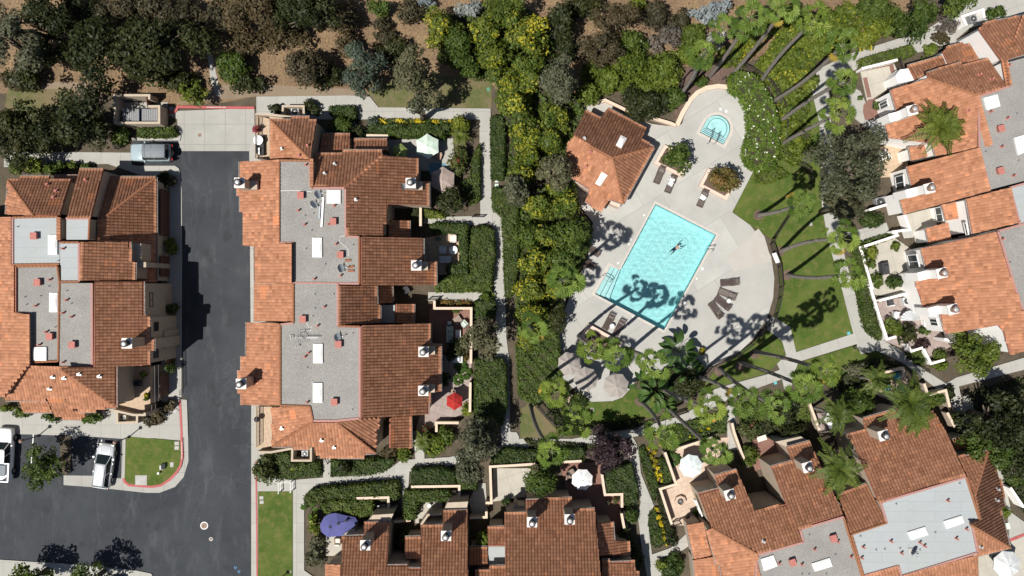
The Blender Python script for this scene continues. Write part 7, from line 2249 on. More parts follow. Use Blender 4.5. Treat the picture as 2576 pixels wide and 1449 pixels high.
umbrella('mint green square sided umbrella on the north patio', '10', 1722, 1465, 32, 'cl_mint', 6, 0.55)
umbrella('small green umbrella in the shade of the north patio', '11', 1440, 70, 21, 'cl_green', 6, 0.3, 2.3)
umbrella('taupe umbrella over the blue rug', '11', 1875, 355, 34, 'cl_taupe', 6, 0.5)
umbrella('plain white umbrella beside the purple plum tree', '23', 710, 488, 28, 'cl_white', 8, 0.35)
umbrella('pale ice blue umbrella on the travertine patio', '23', 1808, 350, 30.5, 'cl_ice', 8, 0.2)
umbrella('bright red umbrella on the pink stone patio', '12', 1995, 1145, 23, 'cl_red', 6, 0.5)
umbrella('sand coloured pool umbrella in leafy shade, nearest the green hedge', '22', 580, 765, 31, 'cl_sand', 8, 0.3)
umbrella('sand coloured pool umbrella crossed by palm trunk shadows', '22', 747, 922, 32, 'cl_sand', 8, 0.1)
umbrella('fully sunlit sand coloured pool umbrella by the umbrella lawn', '22', 1052, 985, 33, 'cl_sand', 8, 0.25)
umbrella('white umbrella half hidden by a feather palm', '32', 685, 1325, 27, 'cl_white', 6, 0.1)
umbrella('large pale grey umbrella at the corner of the slanted house', '33', 2425, 1345, 36, 'cl_greyw', 8, 0.3)

# long violet three-hub umbrella
(u_, v_), = q('13', 835, 925)
c_ = W(u_, v_, 2.5)
root = empty('patio_umbrella', (c_.x, c_.y, 0.13), 'long violet oval umbrella with three hubs', 'umbrella')
O = [W(u, v, 2.0) - c_ for u, v in q('13', 648, 925, 690, 850, 745, 820, 805, 812, 905, 838, 1000, 855, 1030, 905, 980, 965, 870, 1042, 725, 1055, 668, 1010, 650, 970)]
S = [W(u, v, 2.5) - c_ for u, v in q('13', 748, 955, 830, 920, 908, 890)]
near = [0, 0, 0, 1, 1, 2, 2, 2, 1, 0, 0, 0]
b = MB()
vs = [(p.x, p.y, 2.5) for p in S] + [(p.x, p.y, 1.98) for p in O] + [(p.x, p.y, 1.85) for p in O]
fs = []
for k in range(12):
    k2 = (k + 1) % 12
    fs.append((3 + k, 3 + k2, near[k]))
    if near[k] != near[k2]: fs.append((3 + k2, near[k2], near[k]))
    fs.append((3 + k, 15 + k, 15 + k2, 3 + k2))
b.add(vs, fs)
o = b.build('canopy', M['cl_violet'], root)
bm = bmesh.new(); bm.from_mesh(o.data); bmesh.ops.recalc_face_normals(bm, faces=bm.faces[:]); bm.to_mesh(o.data); bm.free()
for s in S:
    p = MB(); p.lathe((s.x, s.y, 2.46), [(0.16, 0), (0.16, 0.04), (0.07, 0.09), (0.04, 0.14)], 10); p.build('hub', M['cl_char'], root)
p = MB(); p.lathe((0, 0, 0), [(0.04, 0), (0.04, 2.45)], 8); p.build('pole', M['dark_metal'], root)
p = MB(); p.lathe((0, 0, 0), [(0.3, 0), (0.3, 0.07), (0.06, 0.1)], 14); p.build('base', M['dark_metal'], root)


def make_lounger():
    root = empty('sun_lounger', (0, 0, 0), 'x', 'sun lounger', 'brown sun loungers on the pool deck')
    f = MB()
    for s in (-1, 1): f.box((0, s * 0.33, 0.3), (1.95, 0.05, 0.06))
    for x in (-0.96, 0.96): f.box((x, 0, 0.3), (0.05, 0.7, 0.06))
    f.build('frame', M['lounger_brown'], root)
    s = MB()
    for k in range(13): s.box((-0.9 + 0.1 * k, 0, 0.325), (0.06, 0.62, 0.02))
    for y in (-0.2, 0, 0.2): s.box((-0.3, y, 0.312), (1.2, 0.03, 0.012))
    s.build('seat', M['lounger_brown'], root)
    bk = MB()
    R = Matrix.Rotation(-0.5, 3, 'Y')
    for k in range(8):
        p = R @ Vector((0.09 * k + 0.05, 0, 0)); bk.box((0.35 + p.x, 0, 0.33 + p.z), (0.055, 0.62, 0.02), rot=R)
    for y in (-0.31, 0.31):
        p = R @ Vector((0.38, 0, 0)); bk.box((0.35 + p.x, y, 0.32 + p.z), (0.78, 0.04, 0.04), rot=R)
    bk.build('backrest', M['lounger_brown'], root)
    for sx in (-0.8, 0.7):
        for sy in (-0.33, 0.33):
            l = MB(); l.box((sx, sy, 0.14), (0.05, 0.05, 0.28)); l.build('leg', M['lounger_brown'], root)
    for sy in (-0.36, 0.36):
        a = MB(); a.tube([(0.1, sy, 0.3), (0.12, sy, 0.5), (0.5, sy, 0.52), (0.55, sy, 0.35)], 0.022, 5); a.build('armrest', M['lounger_brown'], root)
    return root


def on(t, x, y, z=0.13):
    (u, v), = q(t, x, y)
    return W(u, v, z)


LG = make_lounger()
LS = [('lounger beside the square planter, without towel', '21', 1478, 315, 68), ('lounger with a grey towel near the round green tree', '21', 1590, 408, 68),
      ('lounger with a white towel beside the bronze tree', '21', 1912, 550, 68), ('uppermost lounger in the fan of four', '21', 2180, 1395, 5),
      ('second lounger from the top in the fan of four', '22', 2155, 62, -22), ('lounger beside the small table in the fan of four', '22', 2110, 152, -38),
      ('lowest lounger in the fan of four', '22', 2042, 222, -55), ('lounger left of the glass table by the large planter', '22', 968, 340, 62),
      ('lounger right of the glass table by the large planter', '22', 1072, 402, 62), ('lounger in palm shade nearest the pool house', '21', 795, 1070, -28),
      ('lounger in palm shade beside the leafy tree', '21', 690, 1165, -28), ('lounger in palm shade closest to the leaning palm', '21', 748, 1205, -28)]
for k, (lab, t, x, y, rz) in enumerate(LS):
    o = LG if k == 0 else copy_tree(LG)
    o.location = on(t, x, y); o.rotation_euler = (0, 0, math.radians(rz)); o['label'] = lab
for lab, t, x, y, rz, m in (('crumpled grey towel on a lounger by the green tree', '21', 1592, 400, 60, 'cl_greyw'), ('white towel on the lounger by the bronze tree', '21', 1918, 540, 60, 'cl_white'), ('small white towel at the lounger head under the tree', '21', 1605, 352, 60, 'cl_white')):
    b = MB()
    n = 7
    rr = random.Random(x)
    vs = [(0.5 * (i / 6 - 0.5) * (1 + 0.2 * rr.uniform(-1, 1)), 0.6 * (j / 6 - 0.5) * (1 + 0.2 * rr.uniform(-1, 1)), 0.05 + rr.uniform(0, 0.06)) for i in range(n) for j in range(n)]
    b.add(vs, [(i * n + j, (i + 1) * n + j, (i + 1) * n + j + 1, i * n + j + 1) for i in range(n - 1) for j in range(n - 1)])
    o = b.build('towel', M[m], None, True); o.location = on(t, x, y, 0.5); o.rotation_euler = (0, 0, math.radians(rz)); tag(o, lab, 'towel')


def table(label, t, x, y, r, m, sq=None, rz=0.0, h=0.5, name='side_table'):
    root = empty(name, on(t, x, y), label, 'table')
    root.rotation_euler = (0, 0, rz)
    b = MB()
    if sq: b.box((0, 0, h), (sq[0], sq[1], 0.05))
    else: b.lathe((0, 0, h), [(r, -0.02), (r, 0.02), (r * 0.9, 0.03)], 20)
    b.build('tabletop', M[m], root)
    w_, d_ = (sq[0] * 0.42, sq[1] * 0.42) if sq else (r * 0.6, r * 0.6)
    for sx in (-1, 1):
        for sy in (-1, 1):
            l = MB(); l.tube([(sx * w_, sy * d_, 0), (sx * w_ * 0.9, sy * d_ * 0.9, h - 0.02)], 0.025, 6); l.build('leg', M[m], root)


table('round glass table between the two loungers by the planter', '22', 1002, 382, 0.27, 'cl_greyw')
table('small glass table in the fan of four loungers', '22', 2170, 130, 0.25, 'cl_greyw')
table('small round dark table between the shaded loungers', '21', 712, 1115, 0.28, 'cl_blue')
table('round white table among the covered patio chairs', '11', 1990, 1070, 0.45, 'cl_white', h=0.6)
table('grey slatted coffee table before the sage sofa', '12', 2037, 470, 0, 'cl_greyw', (0.55, 1.1))
table('square wooden fire table on the brick patio', '12', 2032, 320, 0, 'wood_table', (0.8, 0.8), 0.6)
table('small grey slatted stool on the brick patio', '12', 1950, 350, 0, 'cl_greyw', (0.4, 0.35), h=0.4)
table('striped cloth dining table on the roof terrace', '02', 1330, 958, 0, 'cl_cream', (0.95, 0.95), h=3.75)
table('white round table half under the terrace eave', '11', 130, 25, 0.5, 'cl_white', h=3.6)
table('round white table at the low tiled roof corner', '13', 1422, 45, 0.55, 'cl_white', h=0.72)
table('small white table beside the bent hedge patio', '13', 1748, 730, 0.2, 'cl_white', h=0.5)
table('small beige table on the stone patio by the red umbrella', '12', 1985, 1030, 0, 'cl_tan', (0.35, 0.3), h=0.6)
table('white glass table by the shaded garden door', '32', 1572, 352, 0, 'cl_greyw', (0.85, 0.7), 0.1, h=0.7)
table('white work bench against the low terrace wall', '23', 2490, 50, 0, 'cl_cream', (1.0, 0.55), 0.3, h=0.8)


def seat(label, t, x, y, rz, w, m, frame='dark_metal', name='armchair', pillows=(), z=0.13, cat='chair'):
    root = empty(name, on(t, x, y, z), label, cat)
    root.rotation_euler = (0, 0, math.radians(rz))
    b = MB(); b.box((0, 0, 0.22), (w, 0.72, 0.2)); b.build('frame', M[frame], root)
    n = 1 if w < 1 else (3 if w > 1.8 else 2)
    for k in range(n):
        ww = (w - 0.2) / n
        c = MB(); c.box((-w / 2 + 0.1 + ww * (k + 0.5), -0.04, 0.39), (ww - 0.02, 0.58, 0.14), taper=0.94); c.build('seat_cushion', M[m], root)
    b = MB(); b.box((0, 0.31, 0.55), (w - 0.14, 0.16, 0.42), taper=0.92); b.build('backrest', M[m], root)
    for s in (-1, 1):
        a = MB(); a.box((s * (w / 2 - 0.05), -0.02, 0.45), (0.1, 0.66, 0.26), taper=0.9); a.build('armrest', M[frame], root)
    for k, (px, mm) in enumerate(pillows):
        p = MB(); p.box((px, 0.14, 0.58), (0.4, 0.16, 0.36), rot=Matrix.Rotation(0.35, 3, 'X')); p.build('pillow', M[mm], root)
    return root


seat('long sage green sofa with striped pillows on the brick patio', '12', 1958, 462, 90, 2.0, 'cl_sage', pillows=((-0.65, 'cl_greyw'), (0.6, 'cl_greyw')), name='sofa', cat='sofa')
seat('sage green armchair next to the fire table', '12', 2095, 360, -45, 0.85, 'cl_sage', pillows=((0, 'cl_greyw'),))
seat('sage green armchair under the grey olive tree', '12', 2080, 620, -140, 0.8, 'cl_sage')
seat('black terrace sofa with two white pillows by the roof edge', '11', 60, 20, 90, 2.0, 'cl_char', pillows=((-0.5, 'cl_white'), (-0.8, 'cl_white')), name='sofa', z=3.0, cat='sofa')
seat('tan cube armchair next to the mint umbrella', '11', 1835, 122, -20, 0.85, 'cl_tan', 'cl_tan')
seat('cream covered armchair nearest the garden path hedge', '11', 1985, 955, -90, 0.85, 'cl_cream', 'cl_cream')
seat('grey covered armchair beside the white round table', '11', 1885, 1065, 90, 0.85, 'cl_greyw', 'cl_greyw')
seat('wide grey covered loveseat below the round table', '11', 1908, 1160, 180, 1.3, 'cl_greyw', 'cl_greyw', name='loveseat', cat='sofa')
seat('tan armchair on the small white patio', '13', 828, 1090, 180, 0.7, 'cl_cream', 'cl_tan')
seat('dark terrace chair beside the striped dining table', '02', 1402, 955, -90, 0.55, 'cl_char', z=3.02)
seat('brown patio chair above the white umbrella', '23', 600, 395, 30, 0.7, 'wood_table')
seat('brown patio chair at the wall side of the white umbrella', '23', 575, 450, 80, 0.7, 'wood_table')
seat('dark patio chair in the travertine shade', '23', 1770, 870, 60, 0.7, 'cl_char')
seat('white cushioned chair in the corner patio of the slanted house', '32', 1080, 950, 20, 0.7, 'cl_greyw')
seat('turquoise patio chair below the feather palm', '32', 1175, 1005, 10, 0.7, 'cl_aqua')
seat('turquoise patio chair partly under the feather palm leaf', '32', 1325, 1015, 30, 0.7, 'cl_aqua')
seat('sky blue lounge chair by the curved cream wall', '32', 1280, 882, 15, 0.6, 'cl_aqua', 'cl_aqua')
seat('blue and white deck chair on the terracotta tile patio', '30', 1240, 1425, 160, 0.75, 'cl_blue', 'cl_white')
seat('white deck chair with grey slats in the service yard', '32', 1215, 140, 100, 0.9, 'cl_char', 'white_metal')
seat('white patio chair beside the folded umbrella', '32', 1270, 275, 80, 0.8, 'cl_greyw', 'cl_white')
seat('dark patio chair beside the grill in the shaded courtyard', '12', 1520, 20, 30, 0.6, 'cl_char')


def covered_grill(label, t, x, y, rz, m='cl_char'):
    root = empty('covered_grill', on(t, x, y), label, 'grill')
    root.rotation_euler = (0, 0, math.radians(rz))
    b = MB(); b.box((0, 0, 0.45), (0.75, 1.35, 0.9), taper=0.93); b.box((0.02, 0, 1.0), (0.55, 0.9, 0.22), taper=0.7)
    b.build('cover', M[m], root)
    for s in (-0.5, 0.5):
        w_ = MB(); w_.lathe((0.2, s, 0.0), [(0.1, 0), (0.1, 0.06)], 8); w_.build('wheel', M['dark_metal'], root)


covered_grill('black covered barbecue on the white walled patio', '31', 1148, 1255, 8)
covered_grill('pale covered barbecue beside the air conditioner under the olive tree', '12', 2025, 712, 90, 'cl_greyw')


def kettle(label, t, x, y, z=0.0):
    root = empty('kettle_grill', on(t, x, y, z), label, 'grill')
    b = MB(); b.lathe((0, 0, 0.75), [(0.05, -0.25), (0.2, -0.2), (0.29, -0.05), (0.3, 0.0), (0.28, 0.1), (0.17, 0.22), (0.03, 0.27)], 18); b.build('bowl', M['dark_metal'], root, True)
    for k in range(3):
        a = k * 2.09
        l = MB(); l.tube([(0.33 * math.cos(a), 0.33 * math.sin(a), 0), (0.2 * math.cos(a), 0.2 * math.sin(a), 0.62)], 0.015, 5); l.build('leg', M['grey_metal'], root)
    h = MB(); h.tube([(-0.06, 0, 1.03), (-0.05, 0, 1.08), (0.05, 0, 1.08), (0.06, 0, 1.03)], 0.012, 5); h.build('handle', M['galvanised'], root)


kettle('black kettle grill on the road side terrace', '12', 32, 1310, 3.0)


def ac_unit(label, t, x, y, rz=0.0, m='ac_beige', z=0.1, w=0.8):
    root = empty('air_conditioner', on(t, x, y, z), label, 'air conditioner')
    root.rotation_euler = (0, 0, rz)
    b = MB(); b.box((0, 0, 0.35), (w, w, 0.7)); b.build('casing', M[m], root)
    g = MB()
    for r in (0.1, 0.18, 0.26, 0.33): g.lathe((0, 0, 0.71), [(r * w / 0.8, 0), (r * w / 0.8, 0.02), ((r + 0.012) * w / 0.8, 0.02), ((r + 0.012) * w / 0.8, 0)], 20)
    for k in range(6): g.box((0.16 * math.cos(k * math.pi / 3), 0.16 * math.sin(k * math.pi / 3), 0.725), (0.34 * w / 0.8, 0.015, 0.012), k * math.pi / 3)
    g.build('fan_guard', M['grey_metal'], root)
    f = MB(); f.lathe((0, 0, 0.702), [(0.36 * w / 0.8, 0), (0.36 * w / 0.8, 0.004)], 20); f.build('fan_well_shade', M['cl_char'], root)  # flat charcoal disc stands for the shade inside the fan opening
    h = MB(); h.lathe((0, 0, 0.72), [(0.09, 0), (0.09, 0.02), (0.05, 0.03)], 12); h.build('hub', M['galvanised'], root)


ac_unit('beige air conditioner in the yard of the parking house', '02', 1260, 1308)
ac_unit('grey air conditioner in the shaded gable yard by the north pavement', '10', 408, 1135, 0.05, 'cl_greyw')
ac_unit('pale air conditioner in the walled yard above the low hedge', '13', 507, 205, 0, 'cl_greyw', w=0.65)
ac_unit('grey air conditioner behind the white umbrella patio wall and hedges', '13', 1270, 762, 0, 'grey_metal')
ac_unit('tan air conditioner in the corner of the bent hedge patio', '13', 1985, 620, 0.1, 'ac_beige', w=0.75)
ac_unit('beige air conditioner in the shade of the brick patio', '12', 1910, 705, 0, 'ac_beige', w=0.65)
ac_unit('large grey air conditioner by the white wall under the olive tree', '31', 1105, 590, 0.25, 'grey_metal', w=1.0)
ac_unit('dark air conditioner in the upper white box wall', '30', 2030, 210, 0.25, 'grey_metal', w=0.75)
ac_unit('black fan air conditioner in the white service yard', '32', 1370, 130, 0.25, 'cl_greyw')
ac_unit('small grey air conditioner above the brick terrace', '33', 105, 55, 0.3, 'grey_metal', w=0.75)


def pot(label, t, x, y, r, pm, lm, z=0.13, h=0.4, bloom=0.0):
    SEED[0] += 1
    root = empty('potted_plant', on(t, x, y, z), label, 'potted plant')
    b = MB(); b.lathe((0, 0, 0), [(r * 0.65, 0), (r, h * 0.9), (r * 1.08, h), (r * 0.9, h), (r * 0.85, h - 0.05)], 14); b.build('pot', M[pm], root, True)
    o = link('foliage', crown_mesh('foliage', r * 1.5, r * 1.5, r * 2.2, SEED[0], lobe=r * 0.7, leaf=0.1, bloom=bloom), M[lm], root)
    o.location = (0, 0, h - 0.05)


pot('red flowering pot on the terrace edge above the driveway', '10', 20, 1310, 0.3, 'terracotta_trim', 'lf_red', 3.0, bloom=0.3)
pot('pot with pink flowers on the stepped wall patio', '23', 1040, 668, 0.3, 'terracotta_trim', 'lf_red', bloom=0.45)
pot('empty looking clay pot beside the pink flowers', '23', 968, 688, 0.22, 'terracotta_trim', 'lf_scrub')
pot('leafy pot plant by the garden door of the brick landing', '30', 1070, 1075, 0.35, 'cl_char', 'lf_green')
pot('pot plant on the brick square of the path', '30', 908, 998, 0.2, 'cover_green', 'lf_green')
pot('yellow flowered pot at the terrace railing', '02', 1505, 1072, 0.22, 'cl_char', 'lf_yellow', 3.02, bloom=0.3)
pot('green pot plant below the yellow pot at the railing', '02', 1500, 1105, 0.22, 'cl_char', 'lf_green', 3.02)
pot('tall leafy pot plant at the top of the terrace railing', '02', 1475, 865, 0.28, 'terracotta_trim', 'lf_lime', 3.02, 0.5)
pot('dark pot plant in the travertine shade', '23', 1840, 790, 0.3, 'cl_char', 'lf_green')
pot('succulent bowl by the fire table on the brick patio', '12', 2020, 225, 0.28, 'terracotta_trim', 'lf_green')
pot('clay pot under the grey olive tree', '12', 2115, 700, 0.28, 'terracotta_trim', 'lf_autumn')
pot('blue glazed pot in the bent hedge patio', '13', 1650, 725, 0.28, 'cl_blue', 'lf_oak')
pot('round clipped bush in a pot by the courtyard path', '13', 2515, 685, 0.36, 'stone_grey', 'lf_hedge')
pot('red and white flower pots at the end of the stone path', '12', 1720, 1410, 0.4, 'terracotta_trim', 'lf_red', bloom=0.5)
pot('white potted palm on the terrace wall of the hedge patio', '11', 1840, 960, 0.22, 'cl_white', 'lf_silver')

# fire pit
root = empty('fire_pit', on('23', 1690, 690), 'octagonal stone fire pit on the travertine patio', 'fire pit')
b = MB(); b.lathe((0, 0, 0), [(0.62, 0), (0.62, 0.4), (0.36, 0.42), (0.33, 0.2)], 8); b.build('rim', M['patio_flag'], root)
b = MB(); b.lathe((0, 0, 0.05), [(0.3, 0), (0.3, 0.18), (0.2, 0.22)], 10); b.build('fire_bowl', M['cl_char'], root)
rr = random.Random(4)
b = MB()
for k in range(9): b.box((rr.uniform(-.15, .15), rr.uniform(-.15, .15), 0.33), (0.14, 0.11, 0.1), rr.uniform(0, 3))
b.build('stones', M['stone_grey'], root)

# folded white cantilever umbrella, hose reel, rug
b = MB()
for k in range(9):
    a0, a1 = 0.35 * k, 0.35 * (k + 1)
    b.add([(0, 0, 1.9), (1.0 * math.cos(a0), 1.0 * math.sin(a0), 1.25), (1.05 * math.cos((a0 + a1) / 2), 1.05 * math.sin((a0 + a1) / 2), 1.4), (1.0 * math.cos(a1), 1.0 * math.sin(a1), 1.25)], [(0, 1, 2), (0, 2, 3)])
root = empty('patio_umbrella', on('32', 1370, 320), 'half folded white and grey striped umbrella in the service yard', 'umbrella')
b.build('canopy', M['cl_greyw'], root)
p = MB(); p.lathe((0, 0, 0), [(0.03, 0), (0.03, 1.95)], 8); p.build('pole', M['white_metal'], root)
o = slab('rug', q('11', 1745, 192, 1910, 195, 1910, 300, 1742, 305), 0.14, M['cl_blue'], kind=None, z0=0.125); tag(o, 'dark blue rug under the taupe umbrella', 'rug')
o = slab('stone_mosaic', q('31', 1345, 880, 1450, 855, 1465, 940, 1370, 950), 0.14, M['stone_grey'], kind='structure', z0=0.1)


# ---- satellite dishes, aerial, roof bits
def dish(label, t, x, y, z, az, r=0.42, foot=True):
    c = on(t, x, y, z + 0.5)
    root = empty('satellite_dish', (c.x, c.y, z), label, 'satellite dish')
    nv = Vector((math.cos(az) * 0.85, math.sin(az) * 0.85, 0.52)).normalized()
    s = nv.cross(Vector((0, 0, 1))).normalized(); uu = s.cross(nv)
    b = MB()
    vs, fs = [], []
    nr, ns = 5, 18
    for side in (0, -0.02):
        for i in range(nr):
            rr_ = r * (i / (nr - 1)) + 0.001
            for k in range(ns):
                a = 2 * math.pi * k / ns
                p = Vector((0, 0, 0.55)) + s * (rr_ * math.cos(a)) + uu * (1.1 * rr_ * math.sin(a)) + nv * (0.45 * rr_ * rr_ + side)
                vs.append(tuple(p))
    for q2 in (0, 1):
        for i in range(nr - 1):
            for k in range(ns):
                f = (q2 * nr * ns + i * ns + k, q2 * nr * ns + i * ns + (k + 1) % ns, q2 * nr * ns + (i + 1) * ns + (k + 1) % ns, q2 * nr * ns + (i + 1) * ns + k)
                fs.append(f if q2 == 0 else f[::-1])
    b.add(vs, fs); b.build('reflector', M['dish_grey'], root, True)
    m_ = MB(); m_.tube([(0, 0, 0), (-nv.x * 0.08, -nv.y * 0.08, 0.5)], 0.03, 7); m_.tube([tuple(Vector((0, 0, 0.55)) - uu * r * 0.9), tuple(Vector((0, 0, 0.5)) + nv * 0.55 - uu * 0.2)], 0.018, 5); m_.build('mast', M['grey_metal'], root)
    l = MB(); p = Vector((0, 0, 0.5)) + nv * 0.57 - uu * 0.18; l.box(tuple(p), (0.1, 0.1, 0.14)); l.build('receiver', M['cl_greyw'], root)
    if foot:
        f = MB(); f.box((0, 0, 0.05), (0.75, 0.6, 0.1)); f.build('ballast_block', M['stone_grey'], root)


dish('satellite dish beside the square skylight', '11', 618, 510, 7.1, 0.2)
dish('lower satellite dish on a pale block near the white beam', '11', 580, 610, 7.1, 0.5)
dish('satellite dish next to the loose roof tiles', '11', 850, 1250, 7.1, 0.1)
dish('satellite dish by the chimney of the north wing', '11', 1483, 430, 5.4, 0.1, 0.36, False)
dish('satellite dish above a red roof vent', '12', 815, 495, 7.22, 0.1, 0.4, False)
dish('satellite dish on cinder blocks of the membrane roof', '33', 1470, 1215, 7.15, -0.9, 0.42)

root = empty('tv_aerial', on('12', 500, 500, 7.22), 'toppled rooftop aerial with white comb on the gravel roof', 'aerial')
b = MB(); b.tube([(-1.1, 0.0, 0.5), (1.4, 0.05, 0.55)], 0.02, 5)
for k in range(14): b.tube([(0.25 + 0.08 * k, -0.11, 0.54), (0.25 + 0.08 * k, 0.16, 0.54)], 0.012, 4)
b.build('boom', M['white_metal'], root)
b = MB()
for k in range(7): b.tube([(-1.05 + 0.2 * k, 0.45 - 0.03 * k, 0.75), (-0.75 + 0.17 * k, -0.75 + 0.05 * k, 0.2)], 0.014, 4)
b.tube([(-1.0, 0.1, 0.6), (0.3, -0.35, 0.45)], 0.014, 4); b.tube([(-0.8, 0.6, 0.7), (0.25, 0.65, 0.7)], 0.02, 4)
b.build('elements', M['galvanised'], root)
b = MB(); b.tube([(0, 0, 0), (0, 0, 0.85)], 0.03, 6); b.tube([(0, 0, 0.7), (-0.35, 0.55, 0.75), (0.25, 0.65, 0.72)], 0.03, 5); b.build('mast', M['dark_metal'], root)
for lab, t, x, y, z, s, rz in (('cinder block left of the toppled aerial', '12', 365, 492, 7.22, (0.3, 0.42, 0.2), 0.05), ('cinder block below the toppled aerial', '12', 420, 582, 7.22, (0.5, 0.2, 0.2), 0.45)):
    root = empty('cinder_block', on(t, x, y, z), lab, 'cinder block'); root.rotation_euler = (0, 0, rz)
    b = MB(); b.box((0, 0, 0.1), s); b.build('block', M['stone_grey'], root)
    for k in (-1, 1):  # thin dark plates paint the shade of the hollows onto a solid block
        h_ = MB(); h_.box((0.0 if s[1] > s[0] else k * s[0] * 0.22, k * s[1] * 0.22 if s[1] > s[0] else 0, 0.203), (s[0] * 0.5 if s[1] > s[0] else s[0] * 0.3, s[1] * 0.3 if s[1] > s[0] else s[1] * 0.5, 0.006)); h_.build('cavity_shade', M['cl_char'], root)
for lab, t, pts, w in (('long white beam lying on the gravel roof', '11', (677, 535, 660, 835), 0.2), ('short pale blue beam beside the long white beam', '11', (643, 625, 635, 750), 0.14)):
    a, c = [W(u, v, 7.2) for u, v in q(t, *pts)]
    o = empty('roof_beam', a, lab, 'beam')
    b = MB(); d = c - a; b.box(tuple(d / 2), (d.length, w, 0.12), math.atan2(d.y, d.x)); b.build('beam', M['white_metal'] if w > 0.15 else M['dish_grey'], o)
for k, (x, y, rz) in enumerate(((925, 1170, 0.1), (958, 1235, 0.3), (958, 1275, 0.05))):
    o = empty('loose_roof_tile', on('11', x, y, 7.12), ('loose clay tile lying apart above the dish', 'loose clay tile beside the dish, upper of two', 'loose clay tile beside the dish, lower of two')[k], 'roof tile', 'spare clay tiles on the gravel roof', rz)
    b = MB()
    n = 7
    vs = [(sx * 0.3, 0.13 * math.cos(math.pi * j / (n - 1)), 0.12 * math.sin(math.pi * j / (n - 1))) for sx in (-1, 1) for j in range(n)]
    vs += [(sx * 0.3, 0.11 * math.cos(math.pi * j / (n - 1)), 0.10 * math.sin(math.pi * j / (n - 1))) for sx in (-1, 1) for j in range(n)]
    fs = [(j, j + 1, n + j + 1, n + j) for j in range(n - 1)] + [(2 * n + j + 1, 2 * n + j, 3 * n + j, 3 * n + j + 1) for j in range(n - 1)]
    fs += [(j + 1, j, 2 * n + j, 2 * n + j + 1) for j in range(n - 1)] + [(n + j, n + j + 1, 3 * n + j + 1, 3 * n + j) for j in range(n - 1)]
    b.add(vs, fs); b.build('tile_body', M['clay_tile'], o)

# ---- vehicles
mk('paint_silver', (0.62, 0.65, 0.68), 0.22, metal=0.25)
mk('paint_blue_grey', (0.33, 0.41, 0.45), 0.28, metal=0.1)
mk('paint_white', (0.86, 0.86, 0.87), 0.25)
mk('paint_navy', (0.02, 0.03, 0.12), 0.2)
mk('car_glass', (0.012, 0.018, 0.02), 0.06)
mk('rubber', (0.02, 0.02, 0.02), 0.85)
mk('rim_metal', (0.35, 0.35, 0.36), 0.35, metal=0.6)
mk('soft_top', (0.16, 0.18, 0.2), 0.6)
mk('car_black', (0.02, 0.02, 0.022), 0.4)
mk('lamp_glass', (0.7, 0.7, 0.68), 0.15)
mk('tail_red', (0.3, 0.02, 0.02), 0.25)
mk('bed_liner', (0.05, 0.05, 0.055), 0.7)


def loft(secs, n=9):
    """secs: (x, half width, z low, z belt, z top, crown) -> closed body skin"""
    b = MB()
    vs, fs = [], []
    for x, w, zl, zb, zt in secs:
        prof = [(-w * 0.96, zl), (-w, (zl + zb) / 2), (-w, zb), (-w * 0.93, zt - 0.05), (-w * 0.8, zt), (0, zt + 0.025), (w * 0.8, zt), (w * 0.93, zt - 0.05), (w, zb), (w, (zl + zb) / 2), (w * 0.96, zl)]
        vs += [(x, y, z) for y, z in prof]
    k = 11
    for i in range(len(secs) - 1):
        for j in range(k):
            fs.append((i * k + j, i * k + (j + 1) % k, (i + 1) * k + (j + 1) % k, (i + 1) * k + j))
    fs += [tuple(range(k))[::-1], tuple((len(secs) - 1) * k + j for j in range(k))]
    b.add(vs, fs)
    return b


